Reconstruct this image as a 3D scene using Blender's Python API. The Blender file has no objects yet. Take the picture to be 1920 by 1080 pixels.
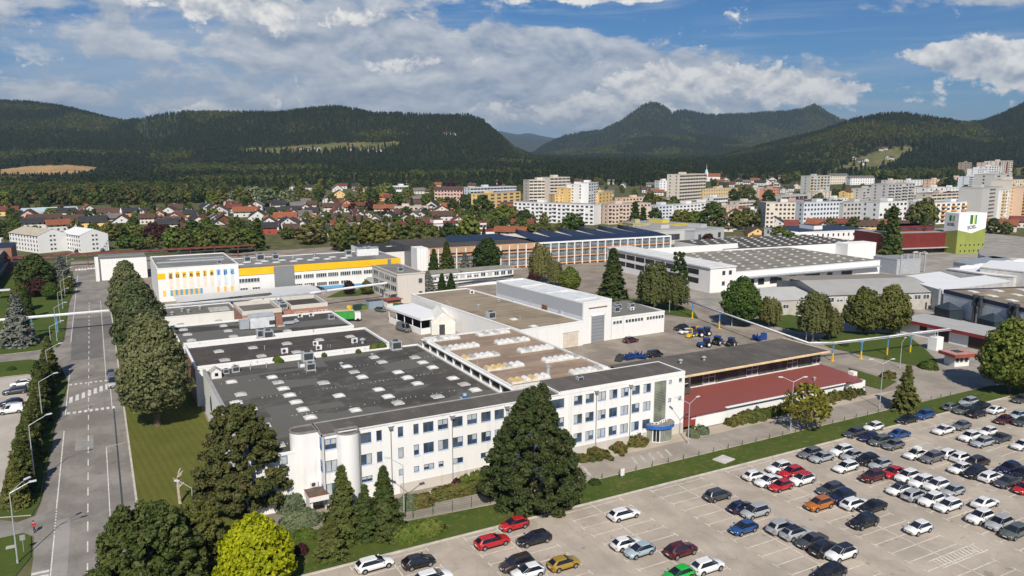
import bpy, math, random
import numpy as np
from mathutils import Vector, Matrix
R = random.Random(7)
SC = bpy.context.scene
COL = SC.collection

# ---------------------------------------------------------------- camera, sky, sun, exposure
FPX, HZ, CAMH = 1444.0, 291.0, 50.0
PITCH = math.atan((540 - HZ) / FPX)
def _ray(u, v):
    x = (u - 960) / FPX; y = -(v - 540) / FPX
    return (x, math.cos(PITCH) + y * math.sin(PITCH), -math.sin(PITCH) + y * math.cos(PITCH))
_d = _ray(169, HZ)
YAW = math.atan2(_d[0], _d[1])
CY_, SY_ = math.cos(YAW), math.sin(YAW)
def wd(u, v):
    d = _ray(u, v)
    return (CY_ * d[0] - SY_ * d[1], SY_ * d[0] + CY_ * d[1], d[2])
def P(u, v, z=0.0):
    """place on the level z that the photograph shows at (u, v) of 1920x1080"""
    d = wd(u, v); t = (z - CAMH) / d[2]
    return Vector((d[0] * t, d[1] * t, z))
def HT(base, top):
    d0 = wd(*base); t0 = -CAMH / d0[2]; d1 = wd(*top)
    t = math.hypot(d0[0] * t0, d0[1] * t0) / math.hypot(d1[0], d1[1])
    return CAMH + d1[2] * t
cam = bpy.data.cameras.new('camera'); cam_o = bpy.data.objects.new('camera', cam); COL.objects.link(cam_o)
cam.sensor_width = 36; cam.lens = 36 * FPX / 1920
cam.clip_start = 1; cam.clip_end = 60000
cam_o.location = (0, 0, CAMH); cam_o.rotation_euler = (math.pi / 2 - PITCH, 0, YAW)
SC.camera = cam_o
SC.view_settings.view_transform = 'Standard'; SC.view_settings.look = 'None'
SC.view_settings.exposure = 0.17; SC.view_settings.gamma = 1
SC.view_settings.use_curve_mapping = False
SC.render.engine = 'CYCLES'
SC.cycles.use_denoising = True
SC.cycles.max_bounces = 6; SC.cycles.diffuse_bounces = 3; SC.cycles.glossy_bounces = 3
SC.cycles.transmission_bounces = 3; SC.cycles.transparent_max_bounces = 8; SC.cycles.volume_bounces = 0
SC.cycles.sample_clamp_indirect = 6

SUN_EL = math.radians(42.3); SHADOW_AZ = math.radians(24.6)      # shadows fall towards this azimuth (from +Y to +X)
sun = bpy.data.lights.new('sun', 'SUN'); sun_o = bpy.data.objects.new('sun', sun); COL.objects.link(sun_o)
sun.energy = 5.0; sun.angle = math.radians(0.5); sun.color = (1.0, 0.93, 0.82)
sd = Vector((math.sin(SHADOW_AZ) * math.cos(SUN_EL), math.cos(SHADOW_AZ) * math.cos(SUN_EL), -math.sin(SUN_EL)))
sun_o.rotation_euler = sd.to_track_quat('-Z', 'Y').to_euler(); sun_o.location = (-40, -60, 120)

world = bpy.data.worlds.new('World'); SC.world = world; world.use_nodes = True
def sky_world():
    nt = world.node_tree; nt.nodes.clear(); N = nt.nodes.new; K = nt.links.new
    out = N('ShaderNodeOutputWorld')
    sky = N('ShaderNodeTexSky'); sky.sky_type = 'NISHITA'; sky.sun_disc = False
    sky.sun_elevation = SUN_EL; sky.sun_rotation = SHADOW_AZ + math.pi
    sky.altitude = 400; sky.air_density = 1.0; sky.dust_density = 0.4; sky.ozone_density = 4.0
    hsv = N('ShaderNodeHueSaturation'); hsv.inputs['Saturation'].default_value = 1.12; tint = N('ShaderNodeMix'); tint.data_type = 'RGBA'; tint.blend_type = 'MULTIPLY'; tint.inputs[0].default_value = 1; tint.inputs[7].default_value = (.66, .90, 1.18, 1); K(sky.outputs[0], tint.inputs[6]); K(tint.outputs[2], hsv.inputs['Color'])
    b1 = N('ShaderNodeBackground'); b1.inputs[1].default_value = 0.055; K(hsv.outputs[0], b1.inputs[0])
    tc = N('ShaderNodeTexCoord'); sep = N('ShaderNodeSeparateXYZ'); K(tc.outputs['Generated'], sep.inputs[0])
    def m(op, a, b=None, c=None, clamp=False):
        n = N('ShaderNodeMath'); n.operation = op; n.use_clamp = clamp
        for i, s in enumerate((a, b, c)):
            if s is None: continue
            if isinstance(s, (int, float)): n.inputs[i].default_value = s
            else: K(s, n.inputs[i])
        return n.outputs[0]
    el = m('MULTIPLY', m('ARCSINE', sep.outputs[2]), 180 / math.pi)                       # degrees above the horizon
    rot = m('ADD', m('MULTIPLY', m('ARCTAN2', sep.outputs[0], sep.outputs[1]), 180 / math.pi), math.degrees(YAW))   # degrees right of view
    h = m('SQRT', m('ADD', m('MULTIPLY', sep.outputs[0], sep.outputs[0]), m('MULTIPLY', sep.outputs[1], sep.outputs[1])))
    nx = m('DIVIDE', sep.outputs[0], h); ny = m('DIVIDE', sep.outputs[1], h)
    def coord(kaz, kel, off=0.0, del_=0.0):
        c = N('ShaderNodeCombineXYZ')
        K(m('MULTIPLY', nx, kaz), c.inputs[0]); K(m('MULTIPLY', ny, kaz), c.inputs[1])
        K(m('ADD', m('MULTIPLY', m('ADD', el, del_), kel), off), c.inputs[2]); return c.outputs[0]
    def noise(vec, sc, det, rough, dist=0.0, lac=2.1):
        n = N('ShaderNodeTexNoise'); n.inputs['Scale'].default_value = sc; n.inputs['Detail'].default_value = det
        n.inputs['Roughness'].default_value = rough; n.inputs['Distortion'].default_value = dist; n.inputs['Lacunarity'].default_value = lac
        K(vec, n.inputs['Vector']); return n.outputs[0]
    def blob(az, e, sa, se, amp):
        q = m('ADD', m('POWER', m('DIVIDE', m('SUBTRACT', rot, az), sa), 2), m('POWER', m('DIVIDE', m('SUBTRACT', el, e), se), 2))
        return m('MULTIPLY', m('POWER', 2.718, m('MULTIPLY', q, -1)), amp)
    def ramp(x, a, b, smooth=True):
        n = N('ShaderNodeMapRange'); n.interpolation_type = 'SMOOTHSTEP' if smooth else 'LINEAR'
        K(x, n.inputs[0]); n.inputs[1].default_value = a; n.inputs[2].default_value = b; return n.outputs[0]
    def add(*xs):
        s = xs[0]
        for x in xs[1:]: s = m('ADD', s, x)
        return s
    # three layers: a thin veil, a broken sheet of lumpy grey cloud, bright cumulus heaps
    def emboss(kaz, kel, off, det, rough, dist, up):
        n0 = noise(coord(kaz, kel, off), 1.0, det, rough, dist); l0 = noise(coord(kaz, kel, off), 1.0, 3.2, rough, dist); n1 = noise(coord(kaz, kel, off, up), 1.0, 3.2, rough, dist)
        return n0, add(m('SUBTRACT', l0, n1), m('MULTIPLY', m('SUBTRACT', n0, l0), .55))
    covA = add(blob(-12, 7.4, 17, 3.0, .30), blob(6, 6.4, 10, 2.3, .30), blob(-10, 3.4, 22, 1.6, .24), blob(9, 4.2, 10, 2.0, .22), blob(0, 5.2, 14, 1.5, .1), blob(-33, 8.5, 6, 2.6, .10), blob(-20, 10.3, 10, 1.5, .16), blob(33, 9.9, 9, 1.1, .30), blob(16, 3.8, 7, 1.6, .10),
               blob(4, 9.6, 7, .75, -.30), blob(16, 8.6, 6, 1.9, -.30), blob(28, 7.9, 6, .7, -.22), blob(27, 3.4, 9, .9, -.20), blob(-29, 5.6, 7, .8, -.10))
    aA, eA = emboss(13.0, .46, 3.7, 10, .62, .25, .75)
    dA = add(aA, covA); mA = ramp(dA, .575, .73); litA = m('ADD', m('MULTIPLY', eA, 2.4), .50, None, True)
    covB = add(blob(11, 5.4, 5, 1.5, .26), blob(17, 5.2, 4, 1.2, .20), blob(5, 3.0, 8, 1.1, .36), blob(21.8, 4.4, 2.6, .8, .28), blob(27.8, 6.3, 2.0, .6, .30), blob(30.5, 6.2, 2.8, .7, .26), blob(33.0, 5.3, 3.4, 1.3, .40), blob(38.0, 6.2, 4.0, 1.2, .40), blob(29.6, 5.2, 2.2, .8, .2), blob(-19, 9.9, 5.5, 1.3, .30), blob(-12, 9.3, 5, .9, .16), blob(-9, 6.4, 6, .6, .12), blob(-35, 6.0, 4, .5, .22), blob(7, 10.7, 7, .3, .30), blob(-23, 3.0, 3, .4, .16), blob(22, 3.9, 3, .7, .14))
    aB, eB = emboss(18.0, .44, 0.0, 11, .64, .2, .6)
    dB = add(aB, covB); mB = ramp(dB, .615, .71); litB = m('ADD', m('MULTIPLY', eB, 3.0), .66, None, True)
    aC = noise(coord(3.2, .55, 9.1), 1.0, 7, .62, 1.2)
    mC = m('MULTIPLY', ramp(add(aC, blob(-18, 5.0, 20, 5, .34), blob(10, 3, 22, 2.0, .16), blob(24, 8.8, 8, 1.0, .06), blob(36, 3.2, 6, 1.4, -.1)), .45, .85), .72)
    def shade(lit, dark, bright, st):
        c1 = N('ShaderNodeMix'); c1.data_type = 'RGBA'; c1.inputs[6].default_value = (*dark, 1); c1.inputs[7].default_value = (*bright, 1); K(lit, c1.inputs[0])
        b_ = N('ShaderNodeBackground'); K(c1.outputs[2], b_.inputs[0]); b_.inputs[1].default_value = st; return b_.outputs[0]
    def over(f, a_, b_):
        s_ = N('ShaderNodeMixShader'); K(f, s_.inputs[0]); K(a_, s_.inputs[1]); K(b_, s_.inputs[2]); return s_.outputs[0]
    b3 = N('ShaderNodeBackground'); b3.inputs[0].default_value = (.46, .56, .70, 1); b3.inputs[1].default_value = .80
    cur = over(mC, b1.outputs[0], b3.outputs[0])
    cur = over(m('MULTIPLY', mA, .86), cur, shade(litA, (.30, .37, .49), (.84, .84, .84), .80))
    cur = over(m('MULTIPLY', mB, .97), cur, shade(litB, (.27, .33, .43), (.98, .95, .90), .88))
    K(cur, out.inputs[0])
sky_world()

# ---------------------------------------------------------------- helpers
def _link(o, parent=None):
    COL.objects.link(o)
    if parent is not None: o.parent = parent
    return o
def tag(o, label=None, cat=None, group=None, kind=None):
    if label: o['label'] = label
    if cat: o['category'] = cat
    if group: o['group'] = group
    if kind: o['kind'] = kind
    return o
def empty(name, loc, rz=0.0):
    o = bpy.data.objects.new(name, None); o.empty_display_size = .5
    o.location = loc; o.rotation_euler = (0, 0, rz); return _link(o)
def thing(name, label, cat, loc=(0, 0, 0), rz=0.0, group=None):
    return tag(empty(name, loc, rz), label, cat, group)
def inst(name, mesh, parent=None, loc=None, rz=0.0, sc=None, rot=None):
    o = bpy.data.objects.new(name, mesh)
    if loc is not None: o.location = loc
    if rot is not None: o.rotation_euler = rot
    elif rz: o.rotation_euler = (0, 0, rz)
    if sc is not None: o.scale = (sc, sc, sc) if isinstance(sc, (int, float)) else sc
    return _link(o, parent)

class MB:
    def __init__(s): s.v = []; s.f = []; s.m = []
    def poly(s, pts, m=0):
        i = len(s.v); s.v += [tuple(p) for p in pts]; s.f.append(tuple(range(i, i + len(pts)))); s.m.append(m); return s
    def box(s, x0, x1, y0, y1, z0, z1, m=0, top=None, skip=''):
        i = len(s.v)
        s.v += [(x0, y0, z0), (x1, y0, z0), (x1, y1, z0), (x0, y1, z0), (x0, y0, z1), (x1, y0, z1), (x1, y1, z1), (x0, y1, z1)]
        for k, q in (('b', (0, 3, 2, 1)), ('t', (4, 5, 6, 7)), ('s', (0, 1, 5, 4)), ('e', (1, 2, 6, 5)), ('n', (2, 3, 7, 6)), ('w', (3, 0, 4, 7))):
            if k in skip: continue
            s.f.append(tuple(i + a for a in q)); s.m.append(top if (k == 't' and top is not None) else m)
        return s
    def prism(s, poly, z0, z1, m=0, top=None, cap=True, bottom=False):
        n = len(poly); i = len(s.v)
        s.v += [(p[0], p[1], z0) for p in poly] + [(p[0], p[1], z1) for p in poly]
        for a in range(n):
            b = (a + 1) % n; s.f.append((i + a, i + b, i + n + b, i + n + a)); s.m.append(m)
        if cap: s.f.append(tuple(range(i + n, i + 2 * n))); s.m.append(m if top is None else top)
        if bottom: s.f.append(tuple(range(i + n - 1, i - 1, -1))); s.m.append(m)
        return s
    def cyl(s, p0, p1, r0, r1=None, n=8, m=0, caps=True):
        r1 = r0 if r1 is None else r1
        p0 = Vector(p0); p1 = Vector(p1); d = (p1 - p0).normalized()
        a = d.orthogonal().normalized(); b = d.cross(a); i = len(s.v)
        for p, r in ((p0, r0), (p1, r1)):
            for k in range(n):
                t = 2 * math.pi * k / n; s.v.append(tuple(p + a * (r * math.cos(t)) + b * (r * math.sin(t))))
        for k in range(n):
            q = (k + 1) % n; s.f.append((i + k, i + q, i + n + q, i + n + k)); s.m.append(m)
        if caps:
            s.f.append(tuple(range(i + n - 1, i - 1, -1))); s.m.append(m); s.f.append(tuple(range(i + n, i + 2 * n))); s.m.append(m)
        return s
    def lathe(s, prof, n=10, c=(0, 0, 0), m=0, sx=1, sy=1):
        i = len(s.v)
        for r, z in prof:
            for k in range(n):
                t = 2 * math.pi * k / n; s.v.append((c[0] + r * math.cos(t) * sx, c[1] + r * math.sin(t) * sy, c[2] + z))
        for j in range(len(prof) - 1):
            for k in range(n):
                q = (k + 1) % n; s.f.append((i + j * n + k, i + j * n + q, i + (j + 1) * n + q, i + (j + 1) * n + k)); s.m.append(m)
        return s
    def mesh(s, name, mats, smooth=False):
        me = bpy.data.meshes.new(name); me.from_pydata(s.v, [], s.f)
        for q in (mats if isinstance(mats, (list, tuple)) else [mats]): me.materials.append(q)
        if any(s.m): me.polygons.foreach_set('material_index', s.m)
        if smooth: me.polygons.foreach_set('use_smooth', [True] * len(me.polygons))
        me.update(); return me
    def obj(s, name, mats, parent=None, loc=None, rz=0.0, smooth=False):
        return inst(name, s.mesh(name, mats, smooth), parent, loc, rz)

def np_mesh(name, V, F, mats, mi=None, smooth=False):
    """fast mesh from an (n,3) array and an (m,k) face array"""
    me = bpy.data.meshes.new(name); V = np.asarray(V, np.float32); F = np.asarray(F, np.int32)
    me.vertices.add(len(V)); me.vertices.foreach_set('co', V.ravel())
    k = F.shape[1]; me.loops.add(F.size); me.loops.foreach_set('vertex_index', F.ravel())
    me.polygons.add(len(F)); me.polygons.foreach_set('loop_start', np.arange(0, F.size, k, dtype=np.int32))
    for q in (mats if isinstance(mats, (list, tuple)) else [mats]): me.materials.append(q)
    if mi is not None: me.polygons.foreach_set('material_index', np.asarray(mi, np.int32))
    if smooth: me.polygons.foreach_set('use_smooth', np.ones(len(F), bool))
    me.update(calc_edges=True); return me

# ---------------------------------------------------------------- materials
class NT:
    def __init__(s, name):
        s.mat = bpy.data.materials.new(name); s.mat.use_nodes = True; s.nt = s.mat.node_tree
        s.b = s.nt.nodes['Principled BSDF']; s.out = s.nt.nodes['Material Output']
    def n(s, t, **kw):
        q = s.nt.nodes.new(t)
        for k, v in kw.items(): setattr(q, k, v)
        return q
    def k(s, a, b): s.nt.links.new(a, b)
    def setin(s, node, i, v):
        if isinstance(v, bpy.types.NodeSocket): s.k(v, node.inputs[i])
        else: node.inputs[i].default_value = v
    def pos(s, obj=False, scale=None, rz=0.0):
        o = s.n('ShaderNodeTexCoord').outputs['Object'] if obj else s.n('ShaderNodeNewGeometry').outputs['Position']
        if scale is None and not rz: return o
        mp = s.n('ShaderNodeMapping'); mp.inputs['Scale'].default_value = scale or (1, 1, 1); mp.inputs['Rotation'].default_value = (0, 0, rz)
        s.k(o, mp.inputs[0]); return mp.outputs[0]
    def noise(s, vec, sc, det=4, rough=.55, dist=0):
        q = s.n('ShaderNodeTexNoise'); s.k(vec, q.inputs['Vector']); q.inputs['Scale'].default_value = sc
        q.inputs['Detail'].default_value = det; q.inputs['Roughness'].default_value = rough; q.inputs['Distortion'].default_value = dist
        return q.outputs[0]
    def ramp(s, x, a, b, lo=0.0, hi=1.0):
        q = s.n('ShaderNodeMapRange', interpolation_type='SMOOTHSTEP'); s.k(x, q.inputs[0])
        for i, v in enumerate((a, b, lo, hi)): q.inputs[i + 1].default_value = v
        return q.outputs[0]
    def mix(s, f, a, b, mode='MIX'):
        q = s.n('ShaderNodeMix', data_type='RGBA', blend_type=mode)
        s.setin(q, 0, f)
        for i, c in ((6, a), (7, b)):
            s.setin(q, i, c if isinstance(c, bpy.types.NodeSocket) else (*c[:3], 1))
        return q.outputs[2]
    def math(s, op, a, b=0.0, clamp=False):
        q = s.n('ShaderNodeMath', operation=op, use_clamp=clamp); s.setin(q, 0, a); s.setin(q, 1, b); return q.outputs[0]
    def bump(s, h, st=.3, d=.05):
        q = s.n('ShaderNodeBump'); q.inputs['Strength'].default_value = st; q.inputs['Distance'].default_value = d
        s.k(h, q.inputs['Height']); s.k(q.outputs[0], s.b.inputs['Normal'])
    def done(s, col, rough=.8, spec=.3, metal=0.0):
        s.setin(s.b, 'Base Color', col if isinstance(col, bpy.types.NodeSocket) else (*col[:3], 1))
        s.setin(s.b, 'Roughness', rough); s.b.inputs['Specular IOR Level'].default_value = spec; s.b.inputs['Metallic'].default_value = metal
        return s.mat
def sc_(c, k): return tuple(min(1.0, x * k) for x in c[:3])
_MC = {}
def MAT(name, col, rough=.8, var=.12, scale=.6, spec=.25, metal=0.0, bump=0.0, fine=None, obj=False):
    """plain surface: two scales of mottling in its own colour"""
    if name in _MC: return _MC[name]
    t = NT(name); p = t.pos(obj)
    a = t.noise(p, scale, 4); b = t.noise(p, fine or scale * 9, 3)
    c = t.mix(t.ramp(a, .3, .7), sc_(col, 1 - var), sc_(col, 1 + var))
    c = t.mix(t.math('MULTIPLY', t.ramp(b, .35, .75), var * .9), c, sc_(col, .72))
    if bump: t.bump(b, bump, .03)
    _MC[name] = t.done(c, rough, spec, metal); return _MC[name]
def GLASS(name, col=(.03, .045, .06), rough=.06, spec=.5):
    if name in _MC: return _MC[name]
    t = NT(name); p = t.pos()
    a = t.noise(p, .35, 2)
    _MC[name] = t.done(t.mix(t.ramp(a, .35, .65), sc_(col, .6), sc_(col, 1.5)), rough, spec); return _MC[name]
def m_bitumen(name, col, strip=(1.0, 9.0), rz=0.0, patch=None, pf=.62, light=.0, weath=.22):
    """roofing felt: lapped strips, weather stains, patched areas"""
    t = NT(name); p = t.pos()
    mp = t.pos(False, (1, 1, 1), rz)
    br = t.n('ShaderNodeTexBrick', offset=.37); t.k(mp, br.inputs['Vector'])
    br.inputs['Color1'].default_value = (*sc_(col, .72), 1); br.inputs['Color2'].default_value = (*sc_(col, 1.28), 1); br.inputs['Mortar'].default_value = (*sc_(col, .5), 1)
    br.inputs['Scale'].default_value = 1; br.inputs['Mortar Size'].default_value = .03; br.inputs['Brick Width'].default_value = strip[1]; br.inputs['Row Height'].default_value = strip[0]
    big = t.noise(p, .09, 5, .6); mid = t.noise(p, .55, 5, .65); fine = t.noise(p, 5, 3)
    c = t.mix(.55, br.outputs[0], col)
    c = t.mix(t.math('MULTIPLY', t.ramp(big, .42, .66), .55), c, sc_(col, .55))
    c = t.mix(t.math('MULTIPLY', t.ramp(mid, .5, .75), weath + .15), c, tuple(.6 * x + .4 * g for x, g in zip(sc_(col, 2.0), (.20, .17, .13))))
    if patch:
        vo = t.n('ShaderNodeTexVoronoi', distance='CHEBYCHEV'); t.k(t.pos(False, (.07, .16, .1), rz), vo.inputs['Vector']); vo.inputs['Scale'].default_value = 1
        sepc = t.n('ShaderNodeSeparateColor'); t.k(vo.outputs['Color'], sepc.inputs[0])
        c = t.mix(t.math('MULTIPLY', t.ramp(sepc.outputs[0], pf, pf + .02), .75), c, patch)
    c = t.mix(t.math('MULTIPLY', t.ramp(fine, .45, .8), .25), c, sc_(col, 1.7))
    t.bump(fine, .25, .02)
    return t.done(c, .88, .2)
def m_render(name, col, dirt=.25):
    """painted render with rain streaks running down and soiling near the foot"""
    if name in _MC: return _MC[name]
    t = NT(name)
    st = t.noise(t.pos(False, (1.3, 1.3, .12)), 1.0, 5, .6); bl = t.noise(t.pos(), .22, 4); fn = t.noise(t.pos(), 6, 3)
    c = t.mix(t.math('MULTIPLY', t.ramp(st, .52, .78), dirt), col, (col[0] * .62, col[1] * .60, col[2] * .55))
    c = t.mix(t.math('MULTIPLY', t.ramp(bl, .45, .75), dirt * .6), c, sc_(col, .8))
    c = t.mix(t.math('MULTIPLY', t.ramp(fn, .5, .8), .07), c, sc_(col, .7))
    t.bump(fn, .08, .01)
    _MC[name] = t.done(c, .85, .2); return _MC[name]
def m_sheet(name, col, pitch=.35, rz=0.0, rough=.5, metal=0.0, stain=.3, depth=.04, spec=.35):
    """ribbed sheet metal, ribs along local y after rz"""
    if name in _MC: return _MC[name]
    t = NT(name); w = t.n('ShaderNodeTexWave', wave_type='BANDS', bands_direction='X', wave_profile='SIN'); t.k(t.pos(False, (1, 1, 1), rz), w.inputs['Vector'])
    w.inputs['Scale'].default_value = .314 / pitch; w.inputs['Distortion'].default_value = 0
    a = t.noise(t.pos(), .15, 5, .6); b = t.noise(t.pos(), 1.6, 4)
    c = t.mix(t.math('MULTIPLY', t.ramp(a, .4, .7), stain), col, sc_(col, .62))
    c = t.mix(t.math('MULTIPLY', t.ramp(b, .5, .8), stain * .5), c, (col[0] * .8, col[1] * .72, col[2] * .62))
    t.bump(w.outputs[0], .5, depth)
    _MC[name] = t.done(c, rough, spec, metal); return _MC[name]
def m_brick(name, c1, c2, mortar, bw=.25, rh=.075):
    if name in _MC: return _MC[name]
    t = NT(name); p = t.pos()
    sp = t.n('ShaderNodeSeparateXYZ'); t.k(p, sp.inputs[0]); cb = t.n('ShaderNodeCombineXYZ')
    t.k(t.math('ADD', sp.outputs[0], sp.outputs[1]), cb.inputs[0]); t.k(sp.outputs[2], cb.inputs[1])
    br = t.n('ShaderNodeTexBrick'); t.k(cb.outputs[0], br.inputs['Vector'])
    for i, c in (('Color1', c1), ('Color2', c2), ('Mortar', mortar)): br.inputs[i].default_value = (*c, 1)
    br.inputs['Scale'].default_value = 1; br.inputs['Brick Width'].default_value = bw; br.inputs['Row Height'].default_value = rh; br.inputs['Mortar Size'].default_value = .012
    a = t.noise(p, .5, 4)
    _MC[name] = t.done(t.mix(t.math('MULTIPLY', t.ramp(a, .4, .7), .3), br.outputs[0], sc_(c1, .6)), .85, .2); return _MC[name]
def m_tile(name, col):
    """clay roof tiles: rows follow the height, colour varies tile by tile"""
    if name in _MC: return _MC[name]
    t = NT(name); p = t.pos(); sp = t.n('ShaderNodeSeparateXYZ'); t.k(p, sp.inputs[0]); cb = t.n('ShaderNodeCombineXYZ')
    t.k(t.math('ADD', sp.outputs[0], t.math('MULTIPLY', sp.outputs[1], .7)), cb.inputs[0]); t.k(sp.outputs[2], cb.inputs[1])
    br = t.n('ShaderNodeTexBrick'); t.k(cb.outputs[0], br.inputs['Vector'])
    for i, c in (('Color1', sc_(col, .8)), ('Color2', sc_(col, 1.2)), ('Mortar', sc_(col, .4))): br.inputs[i].default_value = (*c, 1)
    br.inputs['Scale'].default_value = 1; br.inputs['Brick Width'].default_value = .6; br.inputs['Row Height'].default_value = .25; br.inputs['Mortar Size'].default_value = .02
    a = t.noise(p, .25, 5, .6); oi = t.n('ShaderNodeObjectInfo')
    c = t.mix(t.math('MULTIPLY', t.ramp(a, .4, .7), .45), br.outputs[0], sc_(col, .5))
    c = t.mix(t.math('MULTIPLY', oi.outputs['Random'], .35), c, sc_(col, .6))
    _MC[name] = t.done(c, .8, .25); return _MC[name]
def m_leaf(name, cols, rough=.6, trans=.25, inst_var=.35):
    """leaf cards: colour varies leaf by leaf and tree by tree; a little light passes through"""
    if name in _MC: return _MC[name]
    t = NT(name); g = t.n('ShaderNodeNewGeometry'); oi = t.n('ShaderNodeObjectInfo')
    cols = [sc_(q, 1.28) for q in cols]; c = t.mix(g.outputs['Random Per Island'], cols[0], cols[1])
    big = t.noise(t.pos(), .45, 3)
    c = t.mix(t.math('MULTIPLY', t.ramp(big, .42, .7), .6), c, cols[2])
    hs = t.n('ShaderNodeHueSaturation'); t.k(c, hs.inputs['Color'])
    t.k(t.math('ADD', t.math('MULTIPLY', oi.outputs['Random'], inst_var * 1.3), 1 - inst_var * .65), hs.inputs['Value'])
    t.k(t.math('ADD', t.math('MULTIPLY', oi.outputs['Random'], -.05 * inst_var / .35), .5 + .025 * inst_var / .35), hs.inputs['Hue'])
    t.done(hs.outputs[0], rough, .18)
    tr = t.n('ShaderNodeBsdfTranslucent'); t.k(hs.outputs[0], tr.inputs[0])
    mx = t.n('ShaderNodeMixShader'); mx.inputs[0].default_value = trans
    t.k(t.b.outputs[0], mx.inputs[1]); t.k(tr.outputs[0], mx.inputs[2]); t.k(mx.outputs[0], t.out.inputs[0])
    _MC[name] = t.mat; return t.mat
def m_asphalt(name, col, patch=.3, crack=True, dirt=(.34, .29, .23), dirtf=.35, sc=.12, spots=0.0):
    t = NT(name); p = t.pos()
    big = t.noise(p, sc, 5, .6); mid = t.noise(p, .9, 5, .6); fine = t.noise(p, 11, 2)
    c = t.mix(t.ramp(big, .35, .65), sc_(col, 1 - patch * .45), sc_(col, 1 + patch * .3))
    c = t.mix(t.math('MULTIPLY', t.ramp(mid, .5, .78), dirtf), c, dirt)
    lw = t.noise(t.pos(False, (.5, .04, 1)), 1.0, 3, .5)
    c = t.mix(t.math('MULTIPLY', t.ramp(lw, .5, .75), patch * .5), c, sc_(col, .68))
    vo = t.n('ShaderNodeTexVoronoi', distance='CHEBYCHEV'); t.k(t.pos(False, (.09, .05, 1)), vo.inputs['Vector'])
    se = t.n('ShaderNodeSeparateColor'); t.k(vo.outputs['Color'], se.inputs[0])
    c = t.mix(t.math('MULTIPLY', t.ramp(se.outputs[1], .74, .76), patch * .55), c, sc_(col, .66))
    c = t.mix(t.math('MULTIPLY', t.ramp(fine, .4, .8), .2), c, sc_(col, .6))
    if spots:
        s1 = t.noise(p, .55, 2, .4); s2 = t.noise(t.pos(False, (.9, .25, 1)), 1.0, 4, .6)
        c = t.mix(t.math('MULTIPLY', t.ramp(s1, .66, .74), spots), c, sc_(col, .45)); c = t.mix(t.math('MULTIPLY', t.ramp(s2, .58, .72), spots * .45), c, sc_(col, .62))
    if crack:
        vc = t.n('ShaderNodeTexVoronoi', feature='DISTANCE_TO_EDGE'); t.k(t.pos(False, (.11, .07, 1)), vc.inputs['Vector'])
        wob = t.noise(p, .8, 3)
        c = t.mix(t.math('MULTIPLY', t.ramp(t.math('ADD', vc.outputs[0], t.math('MULTIPLY', wob, .02)), .012, .017, 1, 0), .5), c, sc_(col, .4))
    t.bump(fine, .2, .01)
    return t.done(c, .9, .25)
def m_grass(name, a, b, dry, df=.5, stripe=0.0, srz=0.0):
    t = NT(name); p = t.pos()
    n1 = t.noise(p, .12, 5, .6); n2 = t.noise(p, .9, 5, .65); n3 = t.noise(p, 7, 3)
    c = t.mix(t.ramp(n1, .3, .7), a, b)
    c = t.mix(t.math('MULTIPLY', t.ramp(n2, .5, .72), df), c, dry)
    if stripe:
        w = t.n('ShaderNodeTexWave', bands_direction='X'); t.k(t.pos(False, (1, 1, 1), srz), w.inputs['Vector']); w.inputs['Scale'].default_value = .28; w.inputs['Distortion'].default_value = .6
        c = t.mix(t.math('MULTIPLY', w.outputs[0], stripe), c, sc_(a, .62))
    c = t.mix(t.math('MULTIPLY', t.ramp(n3, .4, .75), .45), c, sc_(a, .45))
    t.bump(n3, .5, .06)
    return t.done(c, .95, .1)

W_ = m_render('white_render', (.78, .77, .75), .34)
WB = m_render('worn_white_render', (.72, .71, .68), .45)
CON = MAT('concrete', (.42, .40, .37), .9, .15, .5, bump=.15)
CONL = MAT('pale_concrete', (.52, .49, .45), .9, .15, .5, bump=.15)
GREYM = MAT('grey_metal', (.38, .40, .42), .5, .1, .8, .4)
GALV = MAT('galvanised_steel', (.50, .53, .55), .42, .1, 1.2, .5, .35, obj=True)
DARKM = MAT('dark_metal', (.05, .055, .06), .5, .15, 1, .4)
BLUEF = MAT('blue_paint', (.03, .12, .33), .45, .1, 1, .4)
BLUEB = MAT('bright_blue_paint', (.02, .13, .50), .45, .1, 1, .4)
YEL = MAT('yellow_paint', (.80, .50, .03), .5, .1, 1, .35)
RED = MAT('red_paint', (.45, .02, .02), .5, .1, 1, .35)
BLK = MAT('black_rubber', (.015, .015, .016), .8, .1, 1, .2)
GL = GLASS('window_glass', (.055, .07, .085))
GLB = GLASS('bluish_window_glass', (.10, .14, .17), .08)
BLIND = MAT('window_blind', (.42, .44, .44), .8, .1, 1)
DARKGL = GLASS('dark_glass', (.012, .016, .02), .1)
WPLAST = MAT('white_plastic', (.72, .72, .71), .5, .08, 1.5, .35)
PAINTW = MAT('road_paint', (.62, .61, .58), .8, .2, 1.5, .2)
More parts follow.
